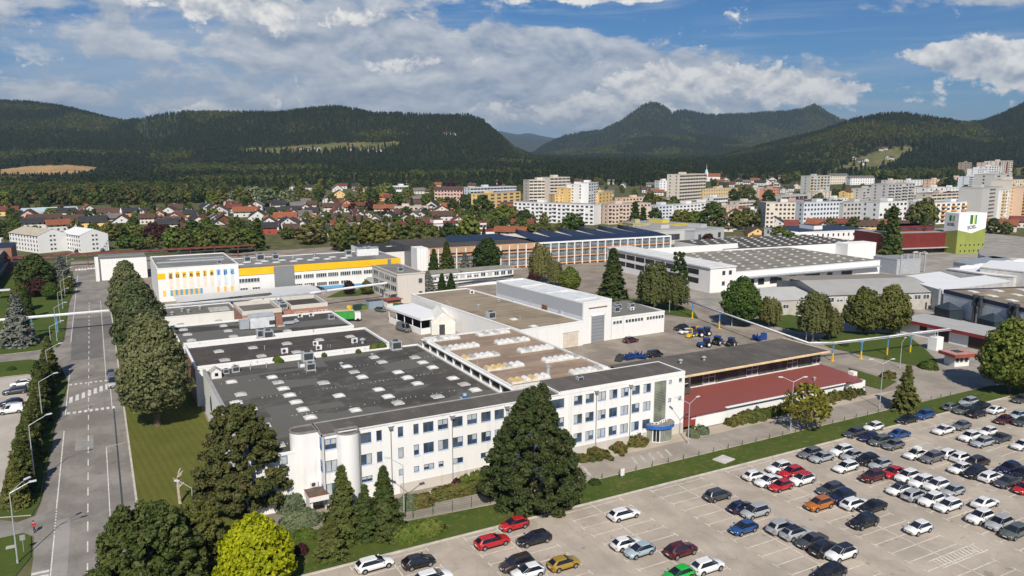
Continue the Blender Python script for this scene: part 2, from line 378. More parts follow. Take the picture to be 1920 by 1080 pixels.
# ---------------------------------------------------------------- terrain: valley floor and hills
FX, FY = math.sin(-YAW), math.cos(-YAW); RX, RY = FY, -FX
def uv_of(x, y, z):
    d = x * FX + y * FY; lat = x * RX + y * RY; dz = z - CAMH
    c, s = math.cos(PITCH), math.sin(PITCH); zc = d * c - dz * s; yc = d * s + dz * c
    return 960 + FPX * lat / zc, 540 - FPX * yc / zc
def slope_v(v):
    d = [(_ray(960, q)) for q in np.atleast_1d(v)]
    return np.array([q[2] / q[1] for q in d])
_r1 = np.array([(-900, 230), (-400, 180), (0, 184), (60, 187), (130, 196), (200, 215), (235, 222), (270, 217), (345, 205), (400, 202), (460, 206), (520, 208), (580, 202), (630, 198), (670, 203), (700, 209), (740, 207), (790, 209), (830, 211), (880, 210), (905, 219), (935, 245), (965, 272), (1000, 288), (1050, 291), (1130, 292), (1250, 291), (1350, 289), (1400, 275), (1450, 262), (1540, 240), (1600, 216), (1660, 207), (1700, 207), (1760, 215), (1815, 223), (1850, 218), (1880, 206), (1920, 186), (2100, 150), (2700, 190)], float)
_d1 = np.array([(-600, 3200), (0, 2900), (200, 2900), (290, 2600), (500, 2450), (900, 2350), (1000, 2700), (1250, 2800), (1400, 2500), (1650, 2300), (1800, 2400), (1860, 2900), (2000, 2800)], float)
_r2 = np.array([(-500, 300), (850, 300), (1000, 286), (1020, 271), (1060, 253), (1090, 247), (1130, 243), (1165, 225), (1185, 210), (1203, 197), (1219, 190), (1233, 192), (1247, 199), (1262, 210), (1276, 205), (1289, 206), (1310, 211), (1340, 215), (1390, 212), (1440, 208), (1480, 207), (1505, 203), (1526, 194), (1538, 199), (1553, 210), (1580, 223), (1650, 240), (1800, 250), (2500, 240)], float)
_r15 = np.array([(-500, 300), (1040, 296), (1090, 284), (1150, 270), (1200, 257), (1260, 247), (1330, 250), (1400, 263), (1480, 288), (1600, 300), (2500, 300)], float)
_r3 = np.array([(-800, 268), (800, 268), (900, 250), (940, 246), (985, 247), (1010, 252), (1050, 257), (1100, 262), (1200, 268), (2500, 268)], float)
def _hash(ix, iy, s):
    h = (ix * 374761393 + iy * 668265263 + s * 974634777) & 0xFFFFFFFF
    h = ((h ^ (h >> 13)) * 1274126177) & 0xFFFFFFFF
    return ((h ^ (h >> 16)) & 0xFFFF) / 65535.0
def vnoise(x, y, s=0):
    x = np.asarray(x, float); y = np.asarray(y, float)
    ix = np.floor(x).astype(np.int64); iy = np.floor(y).astype(np.int64); fx = x - ix; fy = y - iy
    fx = fx * fx * (3 - 2 * fx); fy = fy * fy * (3 - 2 * fy)
    a, b, c, d = _hash(ix, iy, s), _hash(ix + 1, iy, s), _hash(ix, iy + 1, s), _hash(ix + 1, iy + 1, s)
    return (a * (1 - fx) + b * fx) * (1 - fy) + (c * (1 - fx) + d * fx) * fy
def TZ(x, y):
    """height of the land at x, y (arrays)"""
    x = np.atleast_1d(np.asarray(x, float)); y = np.atleast_1d(np.asarray(y, float))
    r = np.hypot(x, y); th = np.arctan2(x * RX + y * RY, x * FX + y * FY)
    tc = np.clip(th, -1.0, 1.0); d = r * np.cos(tc)
    u = 960 + FPX * np.tan(tc) / .976
    v1 = np.interp(u, _r1[:, 0], _r1[:, 1]); d1 = np.interp(u, _d1[:, 0], _d1[:, 1])
    v2 = np.interp(u, _r2[:, 0], _r2[:, 1]); v15 = np.interp(u, _r15[:, 0], _r15[:, 1]); v3 = np.interp(u, _r3[:, 0], _r3[:, 1])
    vg = np.arange(100, 420.0); sg = slope_v(vg)
    z1 = CAMH + d1 * np.interp(v1, vg, sg) - 13; z15 = CAMH + 3900 * np.interp(v15, vg, sg) - 13
    z2 = CAMH + 5300 * np.interp(v2, vg, sg) - 13; z3 = CAMH + 13000 * np.interp(v3, vg, sg)
    z1 = np.maximum(z1, 26)
    kd = [0 * d, 0 * d + 1000, 0 * d + 1450, 0 * d + 1750, 1750 + (d1 - 1750) * .55, d1, d1 * 1.12, 0 * d + 3400, 0 * d + 3900, 0 * d + 4350, 0 * d + 5300, 0 * d + 6400, 0 * d + 9000, 0 * d + 13000, 0 * d + 17000]
    zm = np.maximum(.6 * z15, 30)
    kz = [0 * d, 0 * d, 0 * d + 12, 0 * d + 24, 24 + (z1 - 24) * .50, z1, z1 * .7 + 8, np.minimum(zm, z1 * .8 + 10), np.maximum(z15, 30), np.maximum(z15 * .75, 40), z2, z2 * .6, 0 * d + 60, z3, z3 * .5]
    z = np.zeros_like(d)
    for i in range(len(kd) - 1):
        f = np.clip((d - kd[i]) / np.maximum(kd[i + 1] - kd[i], 1), 0, 1)
        if i in (3, 4): f = f * f * (3 - 2 * f) * .5 + f * .5
        z = np.where((d >= kd[i]) & (d < kd[i + 1]), kz[i] + (kz[i + 1] - kz[i]) * f, z)
    z = z + 15 * np.exp(-((u - 95) / 75) ** 2 - ((d - 1640) / 230) ** 2)
    rough = np.clip((z - 20) / 160, 0, 1) * np.clip((d - 1300) / 900, 0, 1)
    n = (vnoise(x / 330, y / 330, 1) - .5) * 44 + (vnoise(x / 140, y / 140, 2) - .5) * 20
    near_ridge = np.minimum(np.abs(d - d1) / 350, np.abs(d - 5300) / 700); damp = np.clip(near_ridge, 0, 1)
    big = np.clip((d - 3300) / 1500, 0, 1)
    n = n + big * ((vnoise(x / 900, y / 900, 3) - .5) * 90 + (vnoise(x / 330, y / 330, 4) - .5) * 70) * damp
    return z + n * rough * (.25 + .75 * damp) - .06
def TZ1(x, y): return float(TZ(x, y)[0])
def PT(u, v, h=0.0):
    """point of the land seen at (u, v), the land raised by h"""
    d = wd(u, v); f = d[0] * FX + d[1] * FY; ts = np.geomspace(60, 16000, 1400) / f
    zs = CAMH + d[2] * ts; g = np.maximum(TZ(d[0] * ts, d[1] * ts), 0) + h
    i = int(np.argmax(zs <= g)) if (zs <= g).any() else len(ts) - 1
    t = ts[i]
    return Vector((d[0] * t, d[1] * t, float(max(TZ1(d[0] * t, d[1] * t), 0))))
# open fields and the quarry, where no wood grows (outlines as seen from the air)
FIELDS = [([(440, 279), (505, 277), (570, 272), (640, 268), (750, 266), (748, 276), (690, 283), (600, 289), (445, 289)], 0),
          ([(1560, 318), (1600, 300), (1640, 284), (1700, 274), (1712, 280), (1690, 300), (1672, 318), (1640, 329), (1520, 332)], 1),
          ([(0, 318), (60, 311), (130, 309), (186, 314), (178, 324), (110, 332), (0, 332)], 2),
          ([(252, 225), (300, 219), (342, 212), (330, 245), (300, 276), (255, 280)], 3),
          ([(1858, 322), (1920, 313), (1960, 313), (1960, 328), (1870, 330)], 1)]
def in_poly(px, py, poly):
    r = np.zeros(px.shape, bool); n = len(poly)
    for i in range(n):
        (x0, y0), (x1, y1) = poly[i], poly[(i + 1) % n]
        c = ((y0 > py) != (y1 > py)) & (px < (x1 - x0) * (py - y0) / (y1 - y0 + 1e-9) + x0); r ^= c
    return r
def field_of(x, y, z):
    u, v = uv_of(x, y, z); f = np.full(np.shape(x), -1)
    fwd = x * FX + y * FY
    for poly, k in FIELDS: f = np.where(in_poly(u, v, poly) & (fwd > 1200) & (fwd < 3000), k, f)
    return f
def build_terrain():
    th = np.concatenate([np.linspace(-math.pi, -.66, 70, endpoint=False), np.linspace(-.66, .66, 420, endpoint=False), np.linspace(.66, math.pi, 70, endpoint=False)])
    r = np.concatenate([[3, 20, 60, 120, 200, 300, 420, 560, 720, 860], np.arange(960, 3300, 22), np.arange(3300, 6500, 60), np.geomspace(6500, 17500, 30)])
    T, RR = np.meshgrid(th, r, indexing='ij'); x = RR * (np.sin(T) * RX + np.cos(T) * FX); y = RR * (np.sin(T) * RY + np.cos(T) * FY)
    z = TZ(x.ravel(), y.ravel()); n, m = T.shape
    V = np.column_stack([x.ravel(), y.ravel(), z])
    i = np.arange(n)[:, None]; j = np.arange(m - 1)[None, :]; i2 = (i + 1) % n
    F = np.stack([i * m + j, i2 * m + j, i2 * m + j + 1, i * m + j + 1], -1).reshape(-1, 4)[:, ::-1]
    t = NT('land'); p = t.pos(); at = t.n('ShaderNodeAttribute', attribute_name='field')
    sc = t.n('ShaderNodeSeparateColor'); t.k(at.outputs['Color'], sc.inputs[0])
    a = t.noise(p, .02, 5, .6); b = t.noise(p, .15, 5, .6); f = t.noise(p, 1.2, 3)
    near = t.mix(t.ramp(b, .38, .64), (.075, .085, .03), (.15, .135, .07)); near = t.mix(t.math('MULTIPLY', t.ramp(f, .45, .75), .4), near, (.05, .065, .02))
    wood = t.mix(t.ramp(a, .35, .65), (.022, .030, .012), (.038, .034, .016))
    vo = t.n('ShaderNodeTexVoronoi'); t.k(t.pos(False, (.012, .02, .02)), vo.inputs['Vector']); vs = t.n('ShaderNodeSeparateColor'); t.k(vo.outputs['Color'], vs.inputs[0])
    mead = t.mix(vs.outputs[0], (.085, .105, .035), (.17, .14, .065)); quar = t.mix(t.ramp(b, .35, .65), (.46, .30, .13), (.30, .19, .09))
    quar = t.mix(t.math('MULTIPLY', t.ramp(a, .45, .6), .6), quar, (.24, .17, .11)); scrub = t.mix(t.ramp(b, .4, .6), (.045, .058, .022), (.03, .038, .016))
    c = t.mix(sc.outputs[0], near, wood)
    av = t.n('ShaderNodeAttribute', attribute_name='cover'); cs = t.n('ShaderNodeSeparateColor'); t.k(av.outputs['Color'], cs.inputs[0])
    c = t.mix(cs.outputs[0], c, mead); c = t.mix(cs.outputs[1], c, quar); c = t.mix(cs.outputs[2], c, scrub)
    t.done(c, .95, .1)
    me = np_mesh('land', V, F, t.mat, smooth=True)
    d = V[:, 0] * FX + V[:, 1] * FY; k = field_of(V[:, 0], V[:, 1], V[:, 2])
    ca = np.zeros((len(V), 4), np.float32); ca[:, 3] = 1; ca[:, 0] = np.clip((np.hypot(V[:, 0], V[:, 1]) - 1150) / 300, 0, 1)
    cv = np.zeros((len(V), 4), np.float32); cv[:, 3] = 1; cv[:, 0] = k == 0; cv[k == 1, 0] = 1; cv[:, 1] = k == 2; cv[:, 2] = k == 3
    for nm, arr in (('field', ca), ('cover', cv)):
        at = me.attributes.new(nm, 'FLOAT_COLOR', 'POINT'); at.data.foreach_set('color', arr.ravel())
    tag(inst('terrain', me), kind='structure')
build_terrain()

# ---------------------------------------------------------------- ground sheets: yards, roads, lawns, car park
def sheet(name, pts, z, mat, kerb=None, parent=None):
    """flat sheet; kerb = (material, height) gives it a raised edge"""
    mb = MB(); pts = [(p[0], p[1]) for p in pts]
    if sum(pts[i][0] * pts[(i + 1) % len(pts)][1] - pts[(i + 1) % len(pts)][0] * pts[i][1] for i in range(len(pts))) < 0: pts = pts[::-1]
    mats = [mat]
    if kerb:
        mb.prism(pts, -.02, z, 1, 0); mats.append(kerb)
    else: mb.poly([(x, y, z) for x, y in pts])
    return tag(mb.obj(name, mats, parent), kind='structure')
A_ROAD = m_asphalt('road_asphalt', (.245, .224, .20), .5, True, (.34, .29, .235), .45, spots=.3)
A_SIDE = m_asphalt('access_road_asphalt', (.32, .28, .235), .4, True, (.42, .35, .27), .4)
A_PARK = m_asphalt('car_park_asphalt', (.425, .365, .30), .36, True, (.36, .30, .235), .3, spots=.5)
A_YARD = m_asphalt('yard_asphalt', (.275, .235, .192), .5, True, (.34, .28, .22), .4)
A_TOWN = m_asphalt('town_asphalt', (.32, .295, .26), .5, False)
DUST = m_asphalt('dusty_shoulder', (.44, .375, .29), .2, False)
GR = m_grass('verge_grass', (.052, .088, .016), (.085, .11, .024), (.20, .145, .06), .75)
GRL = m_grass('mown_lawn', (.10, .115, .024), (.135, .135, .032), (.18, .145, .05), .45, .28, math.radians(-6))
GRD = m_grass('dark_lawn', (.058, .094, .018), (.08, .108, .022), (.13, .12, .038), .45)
KERB = MAT('kerb_concrete', (.50, .46, .40), .9, .15, .8)

sheet('factory_yard', [(1.75, 94), (34, 94), (150, 94), (176, 94), (172, 175), (183, 206), (200, 235), (240, 330), (150, 420), (-12, 420), (-12, 386), (3.4, 386), (1.75, 330)], -.03, A_YARD)
sheet('industrial_ground', [(172, 175), (176, 94), (320, 94), (480, 150), (520, 330), (240, 330), (200, 235), (183, 206)], -.034, A_TOWN)
sheet('car_park', [(8, 18), (240, 18), (240, 87.1), (8, 87.1)], 0.0, A_PARK)
mbk = MB()
mbk.box(8, 166, 87.1, 87.4, -.02, .13); mbk.box(164.3, 164.6, 60, 87.1, -.02, .13)
tag(mbk.obj('car_park_kerb', KERB), kind='structure')
sheet('grass_verge', [(12, 87.4), (250, 87.4), (250, 90), (178, 91), (170, 93.6), (135, 93.6), (48, 93.4), (33, 94.6), (20, 99), (12, 101)], .10, GR)
sheet('grass_verge', [(164.6, 60), (250, 60), (250, 87.1), (164.6, 87.1)], .10, GR)
sheet('road_shoulder', [(26, 97), (34, 93.3), (136, 93.3), (176, 91), (176, 100), (120, 103.4), (90, 103.4), (60, 103.4), (34, 102)], -.012, DUST)
sheet('access_road', [(34, 94.7), (48, 93.9), (135, 94.1), (160, 93.8), (178, 90), (182, 92), (176, 101), (171.5, 108), (168.5, 115), (167.5, 125), (166.5, 150), (161, 150), (158.3, 129), (155.8, 120), (156, 107), (151, 101.8), (140, 100.2), (117, 100.2), (70, 100.0), (48, 99.2), (34, 99.4)], 0.0, A_SIDE)
sheet('yard_road', [(161, 150), (166.5, 150), (169, 189), (171, 199), (183, 225), (195, 265), (187, 268), (176, 232), (166, 205), (161, 180)], 0.0, A_SIDE)
sheet('main_road', [(-10.4, 60), (1.75, 60), (1.75, 300), (3.3, 330), (3.3, 386), (-10.8, 386), (-9.2, 330), (-10.3, 300), (-10.2, 240), (-11.4, 231), (-17.3, 228.7), (-30, 226.8), (-80, 224), (-80, 217.5), (-30, 221.0), (-17, 220.2), (-12.5, 215), (-10.4, 210), (-8.2, 192), (-9.7, 162), (-10.1, 141), (-10.3, 126), (-10.9, 121), (-13, 120), (-15.2, 122), (-40, 122), (-40, 115.5), (-14.6, 115.8), (-12.0, 116), (-10.7, 114.2), (-10.4, 108)], 0.0, A_ROAD)
sheet('asphalt_patch', [(-8.2, 60), (-6.6, 60), (-6.5, 118), (-8.2, 118)], .004, m_asphalt('pale_asphalt', (.30, .285, .265), .3))
sheet('asphalt_patch', [(-8.3, 214), (-1.2, 214), (-1.2, 236), (1.7, 236), (1.7, 270), (-8.8, 270)], .004, m_asphalt('dark_asphalt', (.155, .146, .138), .3))
sheet('asphalt_patch', [(-6.4, 146), (-3.6, 146), (-3.6, 153), (-6.4, 153)], .004, MAT('repair_asphalt', (.27, .26, .245), .9, .12, .7))
sheet('tar_joint', [(-.15, 60), (.12, 60), (.2, 168), (-.05, 168)], .005, MAT('tar', (.06, .065, .08), .7, .2, 2))
sheet('kerb_strip', [(1.75, 60), (2.05, 60), (2.05, 300), (1.75, 300)], .12, KERB, KERB)
sheet('lawn', [(2.05, 94), (12, 101), (18, 104.8), (15.6, 106), (15.6, 170), (14.5, 178), (14.4, 330), (3.3, 330), (2.05, 300)], .10, GRL)
LOTL = m_asphalt('pale_lot_concrete', (.44, .40, .35), .22, False)
sheet('left_car_park', [(-80, 122.3), (-15.3, 122.3), (-15.9, 130), (-15.9, 168), (-15.2, 190), (-13.4, 200), (-15.9, 204.2), (-80, 206)], 0.0, LOTL)
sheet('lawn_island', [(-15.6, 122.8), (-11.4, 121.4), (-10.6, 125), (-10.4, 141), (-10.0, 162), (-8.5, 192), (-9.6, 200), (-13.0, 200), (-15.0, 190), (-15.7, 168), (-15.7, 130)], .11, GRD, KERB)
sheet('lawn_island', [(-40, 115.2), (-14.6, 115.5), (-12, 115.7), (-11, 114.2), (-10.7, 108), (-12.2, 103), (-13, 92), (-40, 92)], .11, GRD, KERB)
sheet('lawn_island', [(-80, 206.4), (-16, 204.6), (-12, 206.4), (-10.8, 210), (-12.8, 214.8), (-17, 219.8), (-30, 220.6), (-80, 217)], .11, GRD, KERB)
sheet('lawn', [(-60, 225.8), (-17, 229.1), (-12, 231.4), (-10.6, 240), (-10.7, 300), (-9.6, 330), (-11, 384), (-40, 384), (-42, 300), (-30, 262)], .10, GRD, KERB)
sheet('lawn', [P(1555, 652), P(1612, 664), P(1690, 681), P(1745, 690), P(1760, 680), P(1735, 655), P(1700, 628), P(1560, 620), P(1535, 640)], .10, GRD)
sheet('lawn', [P(1590, 690), P(1640, 705), P(1682, 716), P(1655, 731), P(1618, 722)], .10, GR)
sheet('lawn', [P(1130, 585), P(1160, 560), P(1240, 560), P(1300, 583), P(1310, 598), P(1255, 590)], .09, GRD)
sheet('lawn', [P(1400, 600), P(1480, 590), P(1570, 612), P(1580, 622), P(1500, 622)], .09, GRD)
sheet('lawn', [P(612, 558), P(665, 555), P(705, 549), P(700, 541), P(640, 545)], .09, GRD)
# road markings
mk = MB()
def line(x0, y0, x1, y1, w, z=.012):
    d = Vector((x1 - x0, y1 - y0)); n = Vector((-d.y, d.x)).normalized() * (w / 2)
    mk.poly([(x0 + n.x, y0 + n.y, z), (x0 - n.x, y0 - n.y, z), (x1 - n.x, y1 - n.y, z), (x1 + n.x, y1 + n.y, z)])
y = 62
while y < 300:
    if not 164 < y < 166: line(-4.38, y, -4.38, y + 3.2, .16)
    y += 6.3
tag(mk.obj('centre_line', PAINTW), kind='structure'); mk = MB()
for a, b in ((60, 113), (122, 158), (168, 206), (236, 372)): line(-8.35 - (.35 if a > 200 else 0), a, -8.3 - (.4 if a > 200 else 0), b, .16)
for q in range(9): line(-8.32, 113 + q, -8.32, 113.5 + q, .16)
line(-1.62, 60, -1.62, 145.5, .13); line(-1.62, 145.5, 1.5, 146.3, .13); line(-.2, 168, -.2, 191, .13); line(-.9, 192, -.9, 300, .13)
tag(mk.obj('edge_line', PAINTW), kind='structure')
mk = MB()
for k in range(7):
    x = -7.9 + k * 1.12
    mk.poly([(x, 176 + k * 1.15, .013), (x + .62, 176.6 + k * 1.15, .013), (x + .62, 181 + k * 1.15, .013), (x, 180.4 + k * 1.15, .013)])
for k in range(9):
    x = -8.1 + k * .98; mk.box(x, x + .55, 168.2, 169.7, .005, .014, skip='b'); mk.box(x, x + .5, 190.2, 191.3, .005, .014, skip='b')
tag(mk.obj('zebra_crossing', PAINTW), kind='structure')
mk = MB()
for k in range(4): mk.box(-10.0 - k * .12, -8.5, 99.5 + k * 1.15, 100.1 + k * 1.15, .005, .014, skip='b')
tag(mk.obj('zebra_crossing', PAINTW), kind='structure')
mk = MB()
for q in range(14): line(-8.6 + q * .75, 330, -8.2 + q * .75, 330, .4)
for q in range(5): line(60 + q * 1.4, 95.2, 60.9 + q * 1.4, 99.0, .5); line(75 + q * 1.8, 95.6, 76 + q * 1.8, 98.4, .45)
tag(mk.obj('faded_marking', MAT('faded_paint', (.42, .39, .35), .85, .2, 1.2)), kind='structure')
mk = MB()
ROWC = [29.1, 44.5, 59.9, 75.5, 90.7, 105.8, 120.9, 136.0, 151.2]
PLINE = MAT('parking_paint', (.66, .61, .53), .85, .2, .9)
for ci, xc in enumerate(ROWC):
    y = 86.2
    line(xc, 86.8, xc, 24, .12)
    k = 0
    while y > 26:
        line(xc - 5.0, y, xc + 5.0, y, .12); line(xc - 5, y - .55, xc - 5, y + .55, .12); line(xc + 5, y - .55, xc + 5, y + .55, .12)
        y -= 2.43; k += 1
tag(mk.obj('parking_line', PLINE), kind='structure')
mk = MB()
for q in range(13): line(88.4 + q * .68, 51.9, 88.4 + q * .68 + .35, 53.4, .2, .02)
line(88, 51.75, 97.5, 51.75, .14, .02); line(88, 53.55, 97.5, 53.55, .14, .02)
tag(mk.obj('hatched_bay', PLINE), kind='structure')
# ---------------------------------------------------------------- building helpers
def wall_holes(mb, L, z0, z1, ops, y=0.0, rev=.16, m=0, mr=None):
    """front wall in the plane y facing -y, with real openings (x0, x1, z0, z1) and their reveals"""
    xs = sorted({0.0, L, *[o[0] for o in ops], *[o[1] for o in ops]}); zs = sorted({z0, z1, *[o[2] for o in ops], *[o[3] for o in ops]})
    for i in range(len(xs) - 1):
        j = 0
        while j < len(zs) - 1:
            cx = (xs[i] + xs[i + 1]) / 2
            solid = lambda q: not any(o[0] < cx < o[1] and o[2] < (zs[q] + zs[q + 1]) / 2 < o[3] for o in ops)
            if solid(j):
                e = j
                while e + 1 < len(zs) - 1 and solid(e + 1): e += 1
                mb.poly([(xs[i], y, zs[j]), (xs[i + 1], y, zs[j]), (xs[i + 1], y, zs[e + 1]), (xs[i], y, zs[e + 1])], m); j = e + 1
            else: j += 1
    for a, b, c, d in ops:
        q = m if mr is None else mr
        mb.poly([(a, y, c), (a, y + rev, c), (b, y + rev, c), (b, y, c)][::-1], q); mb.poly([(a, y, d), (b, y, d), (b, y + rev, d), (a, y + rev, d)][::-1], q)
        mb.poly([(a, y, c), (a, y, d), (a, y + rev, d), (a, y + rev, c)][::-1], q); mb.poly([(b, y, c), (b, y + rev, c), (b, y + rev, d), (b, y, d)][::-1], q)
_WC = {}
def window(parent, x, z, w, h, y=0.0, rz=0.0, cols=2, rows=1, mat=BLUEF, blind=None, fr=.09, rev=.13, loc=None):
    """frame with its panes as sub-parts; x, z = lower left corner on the facade plane y"""
    key = ('f', round(w, 2), round(h, 2), cols, rows, mat.name, fr)
    if key not in _WC:
        mb = MB(); d0, d1 = -.03, .05
        mb.box(0, w, d0, d1, 0, fr); mb.box(0, w, d0, d1, h - fr, h); mb.box(0, fr, d0, d1, fr, h - fr); mb.box(w - fr, w, d0, d1, fr, h - fr)
        for c in range(1, cols): mb.box(w * c / cols - fr / 2, w * c / cols + fr / 2, d0 + .003, d1 - .003, fr, h - fr)
        for r in range(1, rows): mb.box(fr, w - fr, d0 + .006, d1 - .006, h * r / rows - fr / 2, h * r / rows + fr / 2)
        _WC[key] = mb.mesh('window', mat)
    o = inst('window', _WC[key], parent, loc or (x, y + rev, z), rz)
    for c in range(cols):
        for r in range(rows):
            b = blind if blind is not None else R.choice([0, 0, 1, 1, 2])
            k2 = ('p', round(w / cols, 2), round(h / rows, 2), b, mat.name)
            if k2 not in _WC:
                pw, ph = w / cols - fr * 1.2, h / rows - fr * 1.2; mb = MB()
                zb = {0: ph, 1: .0, 2: ph * .45}[b]
                if zb > 0: mb.poly([(0, 0, 0), (pw, 0, 0), (pw, 0, zb), (0, 0, zb)], 0)
                if zb < ph: mb.poly([(0, .004, zb), (pw, .004, zb), (pw, .004, ph), (0, .004, ph)], 1)
                _WC[k2] = mb.mesh('pane', [GL, BLIND])
            inst('pane', _WC[k2], o, (w * c / cols + fr * .6, .012, h * r / rows + fr * .6))
    return o
def dome_mesh(name, w, d, h=.45, curb=.28, mats=None, n=6):
    mb = MB(); mb.box(-w / 2 - .12, w / 2 + .12, -d / 2 - .12, d / 2 + .12, -.05, curb, 1)
    i0 = len(mb.v)
    for a in range(n + 1):
        for b in range(n + 1):
            s, t = a / n * 2 - 1, b / n * 2 - 1
            mb.v.append((s * w / 2, t * d / 2, curb + .03 + h * ((1 - s ** 4) * (1 - t ** 4)) ** .5))
    for a in range(n):
        for b in range(n):
            k = i0 + a * (n + 1) + b; mb.f.append((k, k + n + 1, k + n + 2, k + 1)); mb.m.append(0)
    return mb.mesh(name, mats)
ACRY = NT('acrylic_dome'); ACRY = ACRY.done(ACRY.mix(ACRY.ramp(ACRY.noise(ACRY.pos(), .8, 4), .35, .7), (.76, .75, .73), (.58, .57, .54)), .25, .5)
ACRYG = MAT('soiled_acrylic', (.40, .40, .38), .35, .2, .9, .4)
ACRYY = MAT('yellowed_acrylic', (.62, .46, .22), .35, .2, .9, .4)
CURB = MAT('skylight_kerb', (.62, .61, .58), .7, .15, 1.2)
DOME = dome_mesh('skylight', 1.65, 1.55, .24, .15, mats=[ACRY, CURB]); DOMEG = dome_mesh('skylight', 1.65, 1.55, .24, .15, mats=[ACRYG, CURB])
def domes(parent, origin, z, pts, mesh=None, sc=1.0, rz=0.0):
    for u, v in pts:
        p = P(u, v, z + .3); inst('skylight', mesh or R.choice([DOME, DOME, DOMEG]), parent, (p.x - origin[0], p.y - origin[1], z), rz, (R.uniform(.95, 1.08) * sc, sc, R.uniform(.8, 1.1) * sc))
def hall(name, label, X0, X1, Y0, Y1, h, wall, roof, par=.35, pw=.3, rz=0.0, group=None, cat='building', left=None, pmat=None):
    """flat-roofed building on (X0, Y0): walls with parapet, roof below the parapet top"""
    t = thing(name, label, cat, (X0, Y0, 0), rz, group); L, D = X1 - X0, Y1 - Y0
    mb = MB(); mb.box(0, L, 0, D, -.1, h, 0, skip='tb')
    if left is not None: mb.m[-1] = 1                                         # the west wall has its own finish
    mats = [wall, left or wall, pmat or wall]
    for a in ((0, L, 0, pw), (0, L, D - pw, D), (0, pw, pw, D - pw), (L - pw, L, pw, D - pw)): mb.box(a[0] - .04, a[1] + .04, a[2] - .04, a[3] + .04, h, h + par, 2)
    mb.obj('wall', mats, t)
    MB().poly([(0, 0, h + .02), (L, 0, h + .02), (L, D, h + .02), (0, D, h + .02)]).obj('roof', roof, t)
    return t
def vent(parent, loc, kind=0, s=1.0, rz=0.0):
    """roof-top kit: 0 fan box, 1 split air conditioner, 2 mushroom vent, 3 pipe"""
    k = ('vent', kind)
    if k not in _WC:
        mb = MB()
        if kind == 0:
            mb.box(-.75, .75, -.6, .6, .12, 1.25, 0); mb.box(-.8, .8, -.65, .65, 0, .12, 1); mb.box(-.6, .6, -.63, -.6, .25, 1.1, 2); mb.cyl((0, 0, 1.25), (0, 0, 1.4), .42, .38, 10, 2)
        elif kind == 1:
            mb.box(-.5, .5, -.2, .2, .15, .9, 0); mb.cyl((-.12, -.205, .52), (-.12, -.225, .52), .28, .28, 12, 2); mb.box(-.45, -.35, -.2, .2, 0, .15, 1); mb.box(.35, .45, -.2, .2, 0, .15, 1)
        elif kind == 2:
            mb.cyl((0, 0, 0), (0, 0, .5), .22, .22, 10, 0); mb.cyl((0, 0, .5), (0, 0, .62), .42, .42, 10, 0); mb.cyl((0, 0, .62), (0, 0, .78), .42, .1, 10, 0)
        else: mb.cyl((0, 0, 0), (0, 0, 1.1), .09, .09, 8, 0); mb.cyl((0, 0, 1.1), (0, 0, 1.22), .2, .05, 8, 0)
        _WC[k] = mb.mesh(['fan_unit', 'air_conditioner', 'roof_vent', 'vent_pipe'][kind], [GALV if kind != 1 else WPLAST, CON, DARKM])
    return inst(['fan_unit', 'air_conditioner', 'roof_vent', 'vent_pipe'][kind], _WC[k], parent, loc, rz, s)
def rail(mb, pts, r=.05, h=None, m=0):
    for a, b in zip(pts[:-1], pts[1:]): mb.cyl(a, b, r, r, 6, m)

